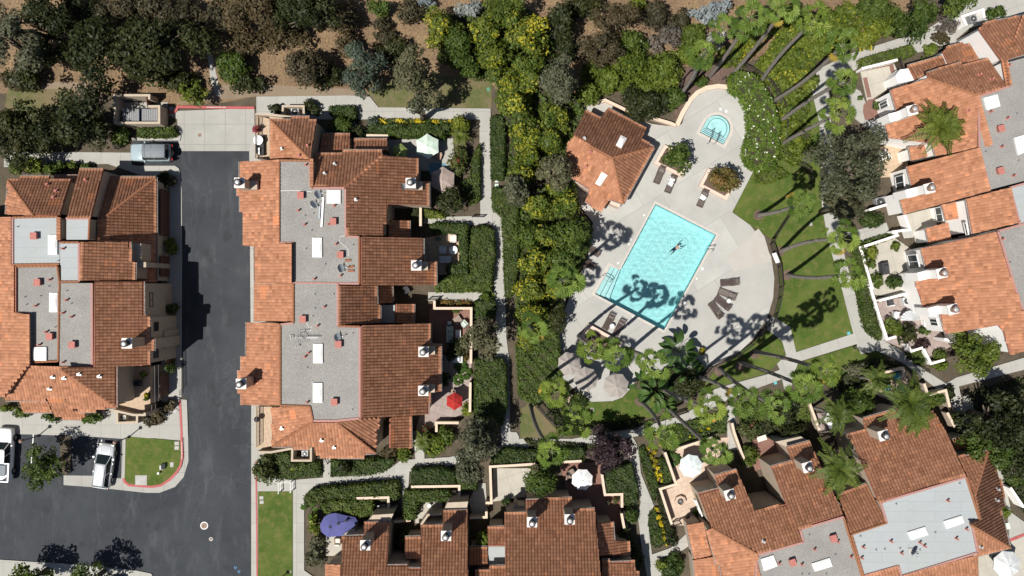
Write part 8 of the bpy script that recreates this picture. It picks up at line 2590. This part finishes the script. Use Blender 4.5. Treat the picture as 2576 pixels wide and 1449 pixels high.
def car(name, label, cat, u, v, heading, paint, L, Wd, body, cab, roof, wheels, wr=0.34, extra=None, roofmat=None):
    c = W(u, v, 0.0)
    root = empty(name, (c.x, c.y, 0.004), label, cat)
    root.rotation_euler = (0, 0, math.radians(heading))

    def fix(o):
        bm = bmesh.new(); bm.from_mesh(o.data); bmesh.ops.recalc_face_normals(bm, faces=bm.faces[:]); bm.to_mesh(o.data); bm.free()
    o = loft(body).build('body', M[paint], root, True); fix(o)
    # cabin glass: belt outline to roof outline
    (x0, x1, w, z), (rx0, rx1, rw, rz) = cab, roof
    g = MB()
    g.add([(x0, -w * 0.85, z), (x0 + 0.12, -w, z), (x1 - 0.18, -w, z), (x1, -w * 0.7, z), (x1, w * 0.7, z), (x1 - 0.18, w, z), (x0 + 0.12, w, z), (x0, w * 0.85, z),
           (rx0, -rw * 0.85, rz), (rx0 + 0.06, -rw, rz), (rx1 - 0.1, -rw, rz), (rx1, -rw * 0.75, rz), (rx1, rw * 0.75, rz), (rx1 - 0.1, rw, rz), (rx0 + 0.06, rw, rz), (rx0, rw * 0.85, rz)],
          [(i, (i + 1) % 8, 8 + (i + 1) % 8, 8 + i) for i in range(8)] + [tuple(range(8, 16))])
    o = g.build('windows', M['car_glass'], root); fix(o)
    r = loft([(rx0 - 0.03, rw * 0.8, rz - 0.02, rz, rz + 0.03), (rx0 + 0.1, rw * 0.99, rz - 0.03, rz + 0.01, rz + 0.06), ((rx0 + rx1) / 2, rw * 1.02, rz - 0.03, rz + 0.02, rz + 0.08), (rx1 - 0.15, rw * 0.99, rz - 0.03, rz + 0.01, rz + 0.06), (rx1 + 0.02, rw * 0.78, rz - 0.02, rz, rz + 0.03)])
    o = r.build('roof', M[roofmat or paint], root, True); fix(o)
    for s in (-1, 1):
        for (pa, pb) in (((x1 - 0.05, w * 0.86, z), (rx1 - 0.03, rw * 0.9, rz)), (((x0 + x1) / 2, w, z), ((rx0 + rx1) / 2, rw, rz)), ((x0 + 0.08, w * 0.92, z), (rx0 + 0.05, rw * 0.92, rz))):
            p = MB(); p.tube([(pa[0], s * pa[1], pa[2]), (pb[0], s * pb[1], pb[2])], 0.04, 5); p.build('pillar', M[paint], root)
        m_ = MB(); m_.box((x1 - 0.35, s * (Wd / 2 + 0.1), z + 0.05), (0.16, 0.2, 0.14), taper=0.8); m_.build('mirror', M[paint], root)
        h = MB(); h.box((L / 2 - 0.12, s * (Wd / 2 - 0.3), 0.68), (0.18, 0.36, 0.14), taper=0.8); h.build('headlight', M['lamp_glass'], root)
        h = MB(); h.box((-L / 2 + 0.07, s * (Wd / 2 - 0.2), 0.8), (0.12, 0.22, 0.2)); h.build('tail_light', M['tail_red'], root)
        for wx in wheels:
            wroot = MB()
            n = 18
            for rr_, y0, y1 in ((wr, s * (Wd / 2 - 0.2), s * (Wd / 2 + 0.02)),):
                vs = [(wx + rr_ * math.cos(2 * math.pi * k / n), y, wr + rr_ * math.sin(2 * math.pi * k / n)) for y in (y0, y1) for k in range(n)]
                fs = [(k, (k + 1) % n, n + (k + 1) % n, n + k) for k in range(n)] + [tuple(range(n)), tuple(range(n, 2 * n))]
                wroot.add(vs, fs)
            wo = wroot.build('wheel', M['rubber'], root); fix(wo)
            rm = MB(); y = s * (Wd / 2 + 0.025)
            rm.add([(wx + 0.2 * math.cos(2 * math.pi * k / 12), y, wr + 0.2 * math.sin(2 * math.pi * k / 12)) for k in range(12)] + [(wx, y + s * 0.02, wr)], [(k, (k + 1) % 12, 12) for k in range(12)])
            rm.build('rim', M['rim_metal'], wo)
    if extra: extra(root)
    return root


def suv_extra(root):
    b = MB()
    n = 18
    for x, rr_ in ((-2.28, 0.36), (-2.05, 0.38)): b.add([], [])
    vs = [(x, 0.1 + rr_ * math.cos(2 * math.pi * k / n), 1.0 + rr_ * math.sin(2 * math.pi * k / n)) for x, rr_ in ((-2.06, 0.36), (-2.12, 0.4), (-2.24, 0.4), (-2.3, 0.34)) for k in range(n)]
    fs = [(i * n + k, i * n + (k + 1) % n, (i + 1) * n + (k + 1) % n, (i + 1) * n + k) for i in range(3) for k in range(n)] + [tuple(range(n)), tuple(range(3 * n, 4 * n))]
    b.add(vs, fs)
    o = b.build('spare_wheel', M['rubber'], root, True)
    bm = bmesh.new(); bm.from_mesh(o.data); bmesh.ops.recalc_face_normals(bm, faces=bm.faces[:]); bm.to_mesh(o.data); bm.free()
    r = MB(); r.lathe((0, 0, 0), [(0.001, 0), (0.001, 0.001)], 6)
    h = MB(); h.box((-2.315, 0.1, 1.0), (0.03, 0.3, 0.3)); h.build('spare_hub', M['rim_metal'], root)
    l = MB()
    for x in (0.35, -0.35): l.box((x, 0, 1.845), (0.02, 1.25, 0.012))
    l.box((0, 0, 1.848), (1.9, 0.015, 0.012))
    l.build('roof_seams', M['car_black'], root)
    b = MB(); b.box((-2.0, 0, 0.55), (0.2, 1.75, 0.22)); b.build('bumper', M['car_black'], root)


car('off_road_car', 'boxy pale blue grey off road car with dark soft top and rear spare wheel', 'car', 391, 387, 180, 'paint_blue_grey', 4.45, 1.85,
    [(-1.95, 0.86, 0.35, 0.9, 1.08), (-1.8, 0.92, 0.3, 0.95, 1.12), (0.7, 0.93, 0.3, 0.98, 1.14), (0.9, 0.92, 0.3, 0.98, 1.14), (2.0, 0.88, 0.32, 0.95, 1.08), (2.18, 0.8, 0.4, 0.85, 0.98)],
    (-1.85, 0.95, 0.86, 1.12), (-1.75, 0.62, 0.7, 1.76), (-1.35, 1.45), 0.4, suv_extra, 'soft_top')


def wagon_extra(root):
    for s in (-1, 1):
        r = MB(); r.tube([(-1.9, s * 0.55, 1.52), (-1.8, s * 0.55, 1.57), (0.1, s * 0.56, 1.6), (0.2, s * 0.56, 1.55)], 0.025, 6); r.build('roof_rail', M['car_black'], root)
        h = MB(); h.box((0.35, s * 0.96, 0.86), (0.2, 0.04, 0.04)); h.box((-0.7, s * 0.96, 0.88), (0.2, 0.04, 0.04)); h.build('door_handle', M['galvanised'], root)
    a = MB(); a.box((-1.75, 0, 1.6), (0.22, 0.05, 0.06), taper=0.6); a.build('aerial_fin', M['car_black'], root)
    l = MB()
    for s in (-1, 1): l.box((1.35, s * 0.45, 0.995), (1.0, 0.015, 0.015), s * 0.06)
    l.build('bonnet_crease', M['paint_silver'], root)


car('estate_car', 'silver estate car with black roof rails parked beside the corner lawn', 'car', 270, 1168, 82, 'paint_silver', 4.75, 1.88,
    [(-2.36, 0.78, 0.4, 0.85, 1.0), (-2.2, 0.9, 0.3, 0.9, 1.04), (-1.0, 0.94, 0.26, 0.92, 1.02), (0.6, 0.94, 0.26, 0.92, 1.0), (1.4, 0.92, 0.26, 0.86, 0.96), (2.0, 0.85, 0.3, 0.74, 0.84), (2.36, 0.6, 0.38, 0.62, 0.7)],
    (-2.28, 1.25, 0.86, 0.99), (-1.95, 0.35, 0.64, 1.48), (-1.45, 1.4), 0.34, wagon_extra)


def pickup_extra(root):
    b = MB()
    b.box((-1.75, 0, 0.93), (1.85, 1.5, 0.03)); b.build('bed_floor', M['bed_liner'], root)
    for s in (-1, 1):
        w_ = MB(); w_.box((-1.75, s * 0.86, 1.06), (1.9, 0.16, 0.3)); w_.build('bed_side', M['paint_white'], root)
    t = MB(); t.box((-2.78, 0, 1.06), (0.1, 1.85, 0.3)); t.build('tailgate', M['paint_white'], root)
    c = MB(); c.box((-1.6, 0.05, 1.24), (1.2, 1.35, 0.05), taper=0.97); c.build('bed_cover', M['soft_top'], root)


car('pickup_truck', 'white pickup truck with dark load bed at the edge of the parking bays', 'pickup truck', 20, 1140, 87, 'paint_white', 5.7, 1.98,
    [(-2.8, 0.94, 0.4, 0.85, 0.92), (-2.7, 0.97, 0.35, 0.88, 0.92), (-0.8, 0.98, 0.35, 0.9, 1.0), (0.9, 0.98, 0.35, 0.98, 1.12), (2.2, 0.95, 0.35, 0.95, 1.1), (2.75, 0.86, 0.4, 0.9, 1.0), (2.85, 0.7, 0.45, 0.8, 0.9)],
    (-0.85, 1.45, 0.92, 1.1), (-0.7, 0.75, 0.74, 1.78), (-1.75, 1.8), 0.4, pickup_extra)
car('saloon_car', 'dark blue car whose bonnet just shows at the bottom frame edge', 'car', 300, 1500, 90, 'paint_navy', 4.6, 1.85,
    [(-2.28, 0.75, 0.4, 0.8, 0.95), (-2.1, 0.9, 0.3, 0.88, 1.0), (0.6, 0.93, 0.26, 0.9, 0.98), (1.9, 0.86, 0.3, 0.74, 0.84), (2.3, 0.62, 0.38, 0.62, 0.7)],
    (-1.9, 1.25, 0.86, 0.97), (-1.1, 0.3, 0.62, 1.42), (-1.4, 1.4))


# ---- lamps, covers, boxes
def lamp_post(label, bu, bv, tu, tv, h=3.1):
    root = empty('lamp_post', W(bu, bv, 0.1), label, 'lamp post')
    b = MB(); b.lathe((0, 0, 0), [(0.16, 0), (0.16, 0.12), (0.06, 0.18), (0.05, h - 0.3)], 10); b.build('pole', M['dark_metal'], root, True)
    b = MB(); b.lathe((0, 0, h - 0.3), [(0.1, 0), (0.17, 0.28), (0.2, 0.3), (0.2, 0.34), (0.05, 0.42)], 12); b.build('lantern', M['rust_metal'], root, True)


lamp_post('rusty lantern post at the corner lawn edge beside the silver car', 325, 1099, 0, 0)
lamp_post('lantern post at the pickup truck bonnet', 97, 1096, 0, 0)
lamp_post('lantern post at the roadside lawn end', 696, 1462, 0, 0)


def bollard(label, t, x, y):
    root = empty('path_light', on(t, x, y, 0.0), label, 'path light')
    b = MB(); b.lathe((0, 0, 0), [(0.05, 0), (0.05, 0.75)], 8); b.build('post', M['dark_metal'], root)
    b = MB(); b.box((0, 0, 0.82), (0.3, 0.16, 0.16), 0.6); b.build('lamp_head', M['dark_metal'], root)


for lab, t, x, y in (('black path light on the north pavement edge by the eucalyptus', '10', 1040, 920), ('black path light at the feathery shrub corner', '10', 2215, 1300), ('black path light above the off road car', '01', 1190, 52), ('black path light on the triangle lawn', '32', 850, 600), ('black path light beside the big olive tree shadow', '31', 650, 752), ('black path light by the lower path left of the gate', '32', 35, 500), ('black path light in the bed behind the seat wall', '20', 2115, 805)):
    bollard(lab, t, x, y)


def cover(label, t, x, y, w, d, m, rz=0.0, z=0.13, rnd=False, name='utility_cover'):
    root = empty(name, on(t, x, y, z), label, 'utility cover'); root.rotation_euler = (0, 0, rz)
    b = MB()
    if rnd: b.lathe((0, 0, -0.05), [(w, 0), (w, 0.06), (w * 0.92, 0.066)], 22)
    else: b.box((0, 0, -0.01), (w, d, 0.08), taper=0.97)
    b.build('frame', M[m], root)
    l = MB()
    if rnd: l.lathe((0, 0, 0.012), [(w * 0.78, 0), (w * 0.78, 0.012)], 22)
    else: l.box((0, 0, 0.035), (w * 0.82, d * 0.8, 0.02))
    l.build('lid', M['stone_grey' if m == 'concrete_path' else 'rust_metal' if rnd else m], root)


mk('valve_white', (0.7, 0.7, 0.68), 0.8)
cover('pale utility cover beside the red kerb, upper of the pair', '03', 1780, 115, 0.5, 0.42, 'concrete_path')
cover('pale utility cover beside the red kerb, lower of the pair', '03', 1780, 160, 0.5, 0.42, 'concrete_path')
cover('single pale utility cover in the corner lawn', '03', 1730, 328, 0.4, 0.55, 'concrete_path')
cover('large concrete pad with round lid at the lawn kerb', '03', 1420, 485, 1.3, 1.1, 'concrete_path')
cover('white ringed manhole cover in the junction of the road', '03', 2055, 942, 0.42, 0, 'valve_white', z=0.005, rnd=True, name='manhole_cover')
cover('small white valve cover next to the manhole', '03', 2123, 1078, 0.2, 0, 'valve_white', z=0.005, rnd=True, name='manhole_cover')
cover('dark round drain cover in the concrete driveway', '00', 2008, 1360, 0.2, 0, 'rust_metal', z=0.02, rnd=True, name='manhole_cover')
cover('pale utility cover at the top of the roadside lawn, upper', '13', 55, 662, 0.45, 0.38, 'concrete_path')
cover('pale utility cover at the top of the roadside lawn, lower', '13', 58, 706, 0.45, 0.38, 'concrete_path')
cover('green irrigation cover at the bottom of the roadside lawn', '13', 345, 1405, 0.15, 0, 'cover_green', rnd=True)
cover('green irrigation cover in the shaded lawn corner', '10', 2338, 900, 0.32, 0.4, 'cover_green', 0.2, z=0.03)
cover('teal irrigation cover at the edge of the big lawn', '32', 812, 455, 0.32, 0.32, 'cl_aqua', 0.2, z=0.06)
cover('teal irrigation cover beside the lower path', '32', 75, 955, 0.32, 0.3, 'cl_aqua', 0.2, z=0.06)
cover('teal irrigation cover on the umbrella lawn', '22', 805, 1225, 0.25, 0, 'cover_green', z=0.06, rnd=True)
cover('pale round lid in the lawn above the middle palm', '31', 430, 803, 0.3, 0.42, 'concrete_path', 0, z=0.06)
cover('mint green utility box at the edge path bed', '33', 2415, 945, 0.4, 0.7, 'cl_mint', 0.25, z=0.1)
cover('white paired cover beside the curved hedge top', '11', 2422, 372, 0.4, 0.32, 'cl_greyw', z=0.1)
cover('green cover below the white cover by the curved hedge', '11', 2422, 415, 0.4, 0.32, 'cl_mint', z=0.1)
for k, (t, x, y, lab) in enumerate((('21', 1190, 962, 'white skimmer lid on the shadowed side of the pool'), ('21', 1915, 1255, 'white skimmer lid on the lounger side of the pool'), ('22', 1735, 143, 'white skimmer lid at the deep corner of the pool'), ('20', 2100, 1098, 'small white lid beside the spa'), ('20', 2155, 1120, 'larger white lid beside the spa'), ('22', 1222, 285, 'white skimmer lid on the palm shadow side of the pool'))):
    root = empty('skimmer_lid', on(t, x, y, 0.121), lab, 'lid')
    b = MB(); b.lathe((0, 0, 0), [(0.15, 0), (0.15, 0.012), (0.13, 0.016)], 18); b.build('lid_rim', M['white_metal'], root)
    b = MB(); b.lathe((0, 0, 0.016), [(0.1, 0), (0.1, 0.006)], 16); b.build('lid_plate', M['cl_greyw'], root)
for k, (x, y) in enumerate(((1330, 718), (1176, 1008), (1067, 1200))):
    c = on('21', x, y, 0.13); strip('depth_marker', [(c.x - 0.07, c.y - 0.04), (c.x + 0.07, c.y + 0.06)], 0.16, 0.1, 0.126, M['white_metal'])
for x, y in ((1858, 1355),):
    c = on('21', x, y, 0.13); strip('depth_marker', [(c.x - 0.07, c.y - 0.04), (c.x + 0.07, c.y + 0.06)], 0.16, 0.1, 0.126, M['white_metal'])

# broken white telecom pedestal in the corner lawn
root = empty('utility_pedestal', on('03', 1645, 345, 0.1), 'white and black tilted utility box in the corner lawn', 'utility box')
b = MB(); b.box((0, 0, 0.3), (0.42, 0.6, 0.6), taper=0.75); b.build('housing', M['cl_greyw'], root)
b = MB(); b.box((0.1, 0.05, 0.63), (0.2, 0.45, 0.08)); b.build('hood', M['cl_char'], root)
root = empty('utility_pedestal', on('03', 1608, 408, 0.1), 'small white marker post beside the tilted utility box', 'post')
b = MB(); b.box((0, 0, 0.2), (0.16, 0.16, 0.4), taper=0.9); b.build('housing', M['white_metal'], root)
b = MB(); b.box((0, 0, 0.42), (0.2, 0.2, 0.05)); b.build('cap', M['white_metal'], root)
# stones by the garage bed, litter bin, sign on the fence
for lab, t, x, y, s in (('pale boulder at the red kerb corner bed', '02', 1770, 1155, 0.28), ('second pale boulder below the first in the corner bed', '02', 1775, 1230, 0.34), ('flat pale boulder beside the terrace wall', '02', 1615, 1250, 0.3)):
    b = MB(); rr = random.Random(x)
    n = 8
    vs, fs = [], []
    for i in range(5):
        for k in range(n):
            a = 2 * math.pi * k / n; f = math.sin(math.pi * (i + 0.4) / 5.2)
            r_2 = s * f * rr.uniform(0.85, 1.15)
            vs.append((r_2 * math.cos(a), r_2 * 0.8 * math.sin(a), s * 0.75 * (i / 4)))
    for i in range(4):
        for k in range(n): fs.append((i * n + k, i * n + (k + 1) % n, (i + 1) * n + (k + 1) % n, (i + 1) * n + k))
    fs.append(tuple(4 * n + k for k in range(n)))
    b.add(vs, fs); o = b.build('boulder', M['stone_grey']); o.location = on(t, x, y, 0.0); tag(o, lab, 'boulder')
root = empty('litter_bin', on('21', 2345, 25, 0.12), 'black round bin beside the flower hedge on the deck', 'bin')
b = MB(); b.lathe((0, 0, 0), [(0.26, 0), (0.3, 0.75), (0.31, 0.8), (0.24, 0.82)], 16); b.build('bin_body', M['cl_char'], root, True)
b = MB(); b.lathe((0, 0, 0.8), [(0.3, 0), (0.3, 0.04), (0.12, 0.14), (0.1, 0.14)], 16); b.build('bin_lid', M['dark_metal'], root, True)
root = empty('notice_board', on('31', 48, 1150, 0.0), 'white notice panel fixed to the curved iron fence', 'sign')
d = W(*q('31', 68, 1200)[0], 0) - W(*q('31', 28, 1105)[0], 0)
ang = math.atan2(d.y, d.x)
b = MB(); b.box((0, 0, 1.05), (d.length, 0.5, 0.04), rot=Matrix.Rotation(ang, 3, 'Z') @ Matrix.Rotation(0.9, 3, 'X')); b.build('panel', M['white_metal'], root)
for s in (-0.4, 0.4):
    p = MB(); p.tube([(s * d.x, s * d.y, 0), (s * d.x, s * d.y, 1.0)], 0.03, 6); p.build('post', M['dark_metal'], root)
# blue recycling bins in the enclosure
mk('bin_blue', (0.02, 0.05, 0.14), 0.5); mk('bin_lid_grey', (0.26, 0.27, 0.28), 0.5, (0.2, 0.2, 0.21), 6)
for lab, x0, x1 in (('blue ribbed lid dumpster at the wall side of the enclosure', 1232, 1400), ('blue ribbed lid dumpster at the gate side of the enclosure', 1425, 1588)):
    A, B_2 = on('00', x0, 1170, 1.2), on('00', x1, 1170, 1.2)
    root = empty('dumpster', ((A.x + B_2.x) / 2, A.y, 0.05), lab, 'dumpster')
    L_ = (B_2.x - A.x)
    b = MB(); b.box((0, 0, 0.55), (L_, 1.6, 1.1)); b.build('bin_body', M['bin_blue'], root)
    b = MB()
    for k in range(9): b.box((-L_ / 2 + L_ * (k + 0.5) / 9, 0, 1.14), (L_ / 9 * 0.6, 1.55, 0.06), taper=0.9)
    b.box((0, 0, 1.11), (L_ * 0.99, 1.58, 0.03))
    b.build('ribbed_lid', M['bin_lid_grey'], root)


# pool ladder and handrails
def rails(label, t, pts, z, h, name='pool_handrail', m='galvanised'):
    P = [W(u, v, z) for u, v in q(t, *pts)]
    root = empty(name, P[0], label, 'handrail')
    for a, c in ((P[0], P[1]), (P[2], P[3])):
        d = c - a
        o_ = a - P[0]
        b = MB(); b.tube([o_, o_ + Vector((0, 0, h)), o_ + d * 0.25 + Vector((0, 0, h + 0.08)), o_ + d * 0.75 + Vector((0, 0, h - 0.1)), o_ + d + Vector((0, 0, h - 0.35)), o_ + d + Vector((0, 0, -0.45))], 0.035, 7)
        b.build('rail', M[m], root, True)
    return root


rails('steel ladder rails on the long side of the pool', '21', (2025, 1035, 1960, 1045, 2008, 1080, 1945, 1075), 0.15, 0.75, 'pool_ladder')
rails('grey handrails over the wide pool steps', '21', (880, 1345, 985, 1390, 905, 1325, 1000, 1370), 0.15, 0.8)
rails('dark blue handrails in the spa steps', '20', (1962, 1449, 2015, 1310, 2030, 1449, 2080, 1340), 0.15, 0.8, 'spa_handrail', 'iron_dark')
# ---- swimmer: kneeling low in the water, back to the camera, arms reaching ahead
mk('skin', (0.38, 0.22, 0.16), 0.55)
mk('hair_dark', (0.3, 0.16, 0.12), 0.7)
mk('swim_navy', (0.01, 0.014, 0.06), 0.7)
root = empty('person', W(1702, 624, -0.02), 'swimmer in navy shorts and white cap with arms stretched out in the pool', 'person')
root.rotation_euler = (0, 0, math.radians(38)); root.scale = (0.74, 0.74, 0.74)
SK = [  # joint, parent, position, radius
    (None, (-0.28, 0, -0.10), 0.15), (0, (-0.05, 0, -0.04), 0.15), (1, (0.18, 0, 0.0), 0.16), (2, (0.33, 0, 0.05), 0.065), (3, (0.43, 0, 0.09), 0.1), (4, (0.53, 0, 0.10), 0.085),
    (2, (0.22, 0.2, 0.0), 0.07), (6, (0.5, 0.33, -0.03), 0.047), (7, (0.75, 0.30, 0.0), 0.035), (8, (0.86, 0.28, 0.0), 0.032),
    (2, (0.22, -0.2, 0.0), 0.07), (10, (0.42, -0.42, -0.03), 0.047), (11, (0.66, -0.5, -0.01), 0.035), (12, (0.76, -0.52, -0.01), 0.032),
    (0, (-0.42, 0.1, -0.16), 0.095), (14, (-0.72, 0.16, -0.34), 0.068), (15, (-1.08, 0.15, -0.42), 0.042), (16, (-1.24, 0.15, -0.4), 0.035),
    (0, (-0.42, -0.1, -0.16), 0.095), (18, (-0.7, -0.2, -0.38), 0.068), (19, (-1.04, -0.26, -0.5), 0.042), (20, (-1.2, -0.28, -0.48), 0.035)]
for hand, sg in ((9, 1), (13, -1)):
    hp = Vector(SK[hand][1])
    dirn = (hp - Vector(SK[hand - 1][1])).normalized()
    sd = Vector((-dirn.y, dirn.x, 0))
    for k, (off, ln) in enumerate(((-0.032, 0.075), (-0.011, 0.09), (0.011, 0.085), (0.032, 0.065))):
        kp = hp + dirn * 0.05 + sd * off
        SK.append((hand, tuple(kp), 0.011)); SK.append((len(SK) - 1, tuple(kp + dirn * ln + Vector((0, 0, -0.01))), 0.009))
    kp = hp + sd * (0.045 * sg) + dirn * 0.01
    SK.append((hand, tuple(kp), 0.012)); SK.append((len(SK) - 1, tuple(kp + dirn * 0.045 + sd * 0.025 * sg), 0.01))
me = bpy.data.meshes.new('body')
me.from_pydata([s[1] for s in SK], [(i, s[0]) for i, s in enumerate(SK) if s[0] is not None], [])
bo = bpy.data.objects.new('body', me); col.objects.link(bo)
sk = bo.modifiers.new('Skin', 'SKIN'); sb = bo.modifiers.new('Sub', 'SUBSURF'); sb.levels = sb.render_levels = 2
for i, s in enumerate(SK): me.skin_vertices[0].data[i].radius = (s[2], s[2])
me.skin_vertices[0].data[0].use_root = True
dg = bpy.context.evaluated_depsgraph_get()
m2 = bpy.data.meshes.new_from_object(bo.evaluated_get(dg)); bpy.data.objects.remove(bo)
m2.materials.clear(); m2.name = 'body'
m2.polygons.foreach_set('use_smooth', [True] * len(m2.polygons))
link('body', m2, M['skin'], root)
b = MB(); b.lathe((0.47, 0, 0.1), [(0.112, -0.02), (0.118, 0.03), (0.095, 0.09), (0.05, 0.125), (0.001, 0.13)], 16); b.build('hair', M['hair_dark'], root, True)
b = MB(); b.lathe((0.455, 0, 0.13), [(0.1, 0.0), (0.104, 0.03), (0.08, 0.085), (0.03, 0.11), (0.001, 0.112)], 16); b.build('cap', M['cl_white'], root, True)
b = MB()
b.tube([(-0.12, 0, -0.05), (-0.26, 0, -0.09), (-0.4, 0, -0.14)], [0.165, 0.18, 0.19], 14)
for s in (-1, 1): b.tube([(-0.36, 0.09 * s, -0.14), (-0.52, 0.12 * s, -0.2), (-0.66, 0.16 * s, -0.29)], [0.12, 0.115, 0.1], 12)
b.build('shorts', M['swim_navy'], root, True)
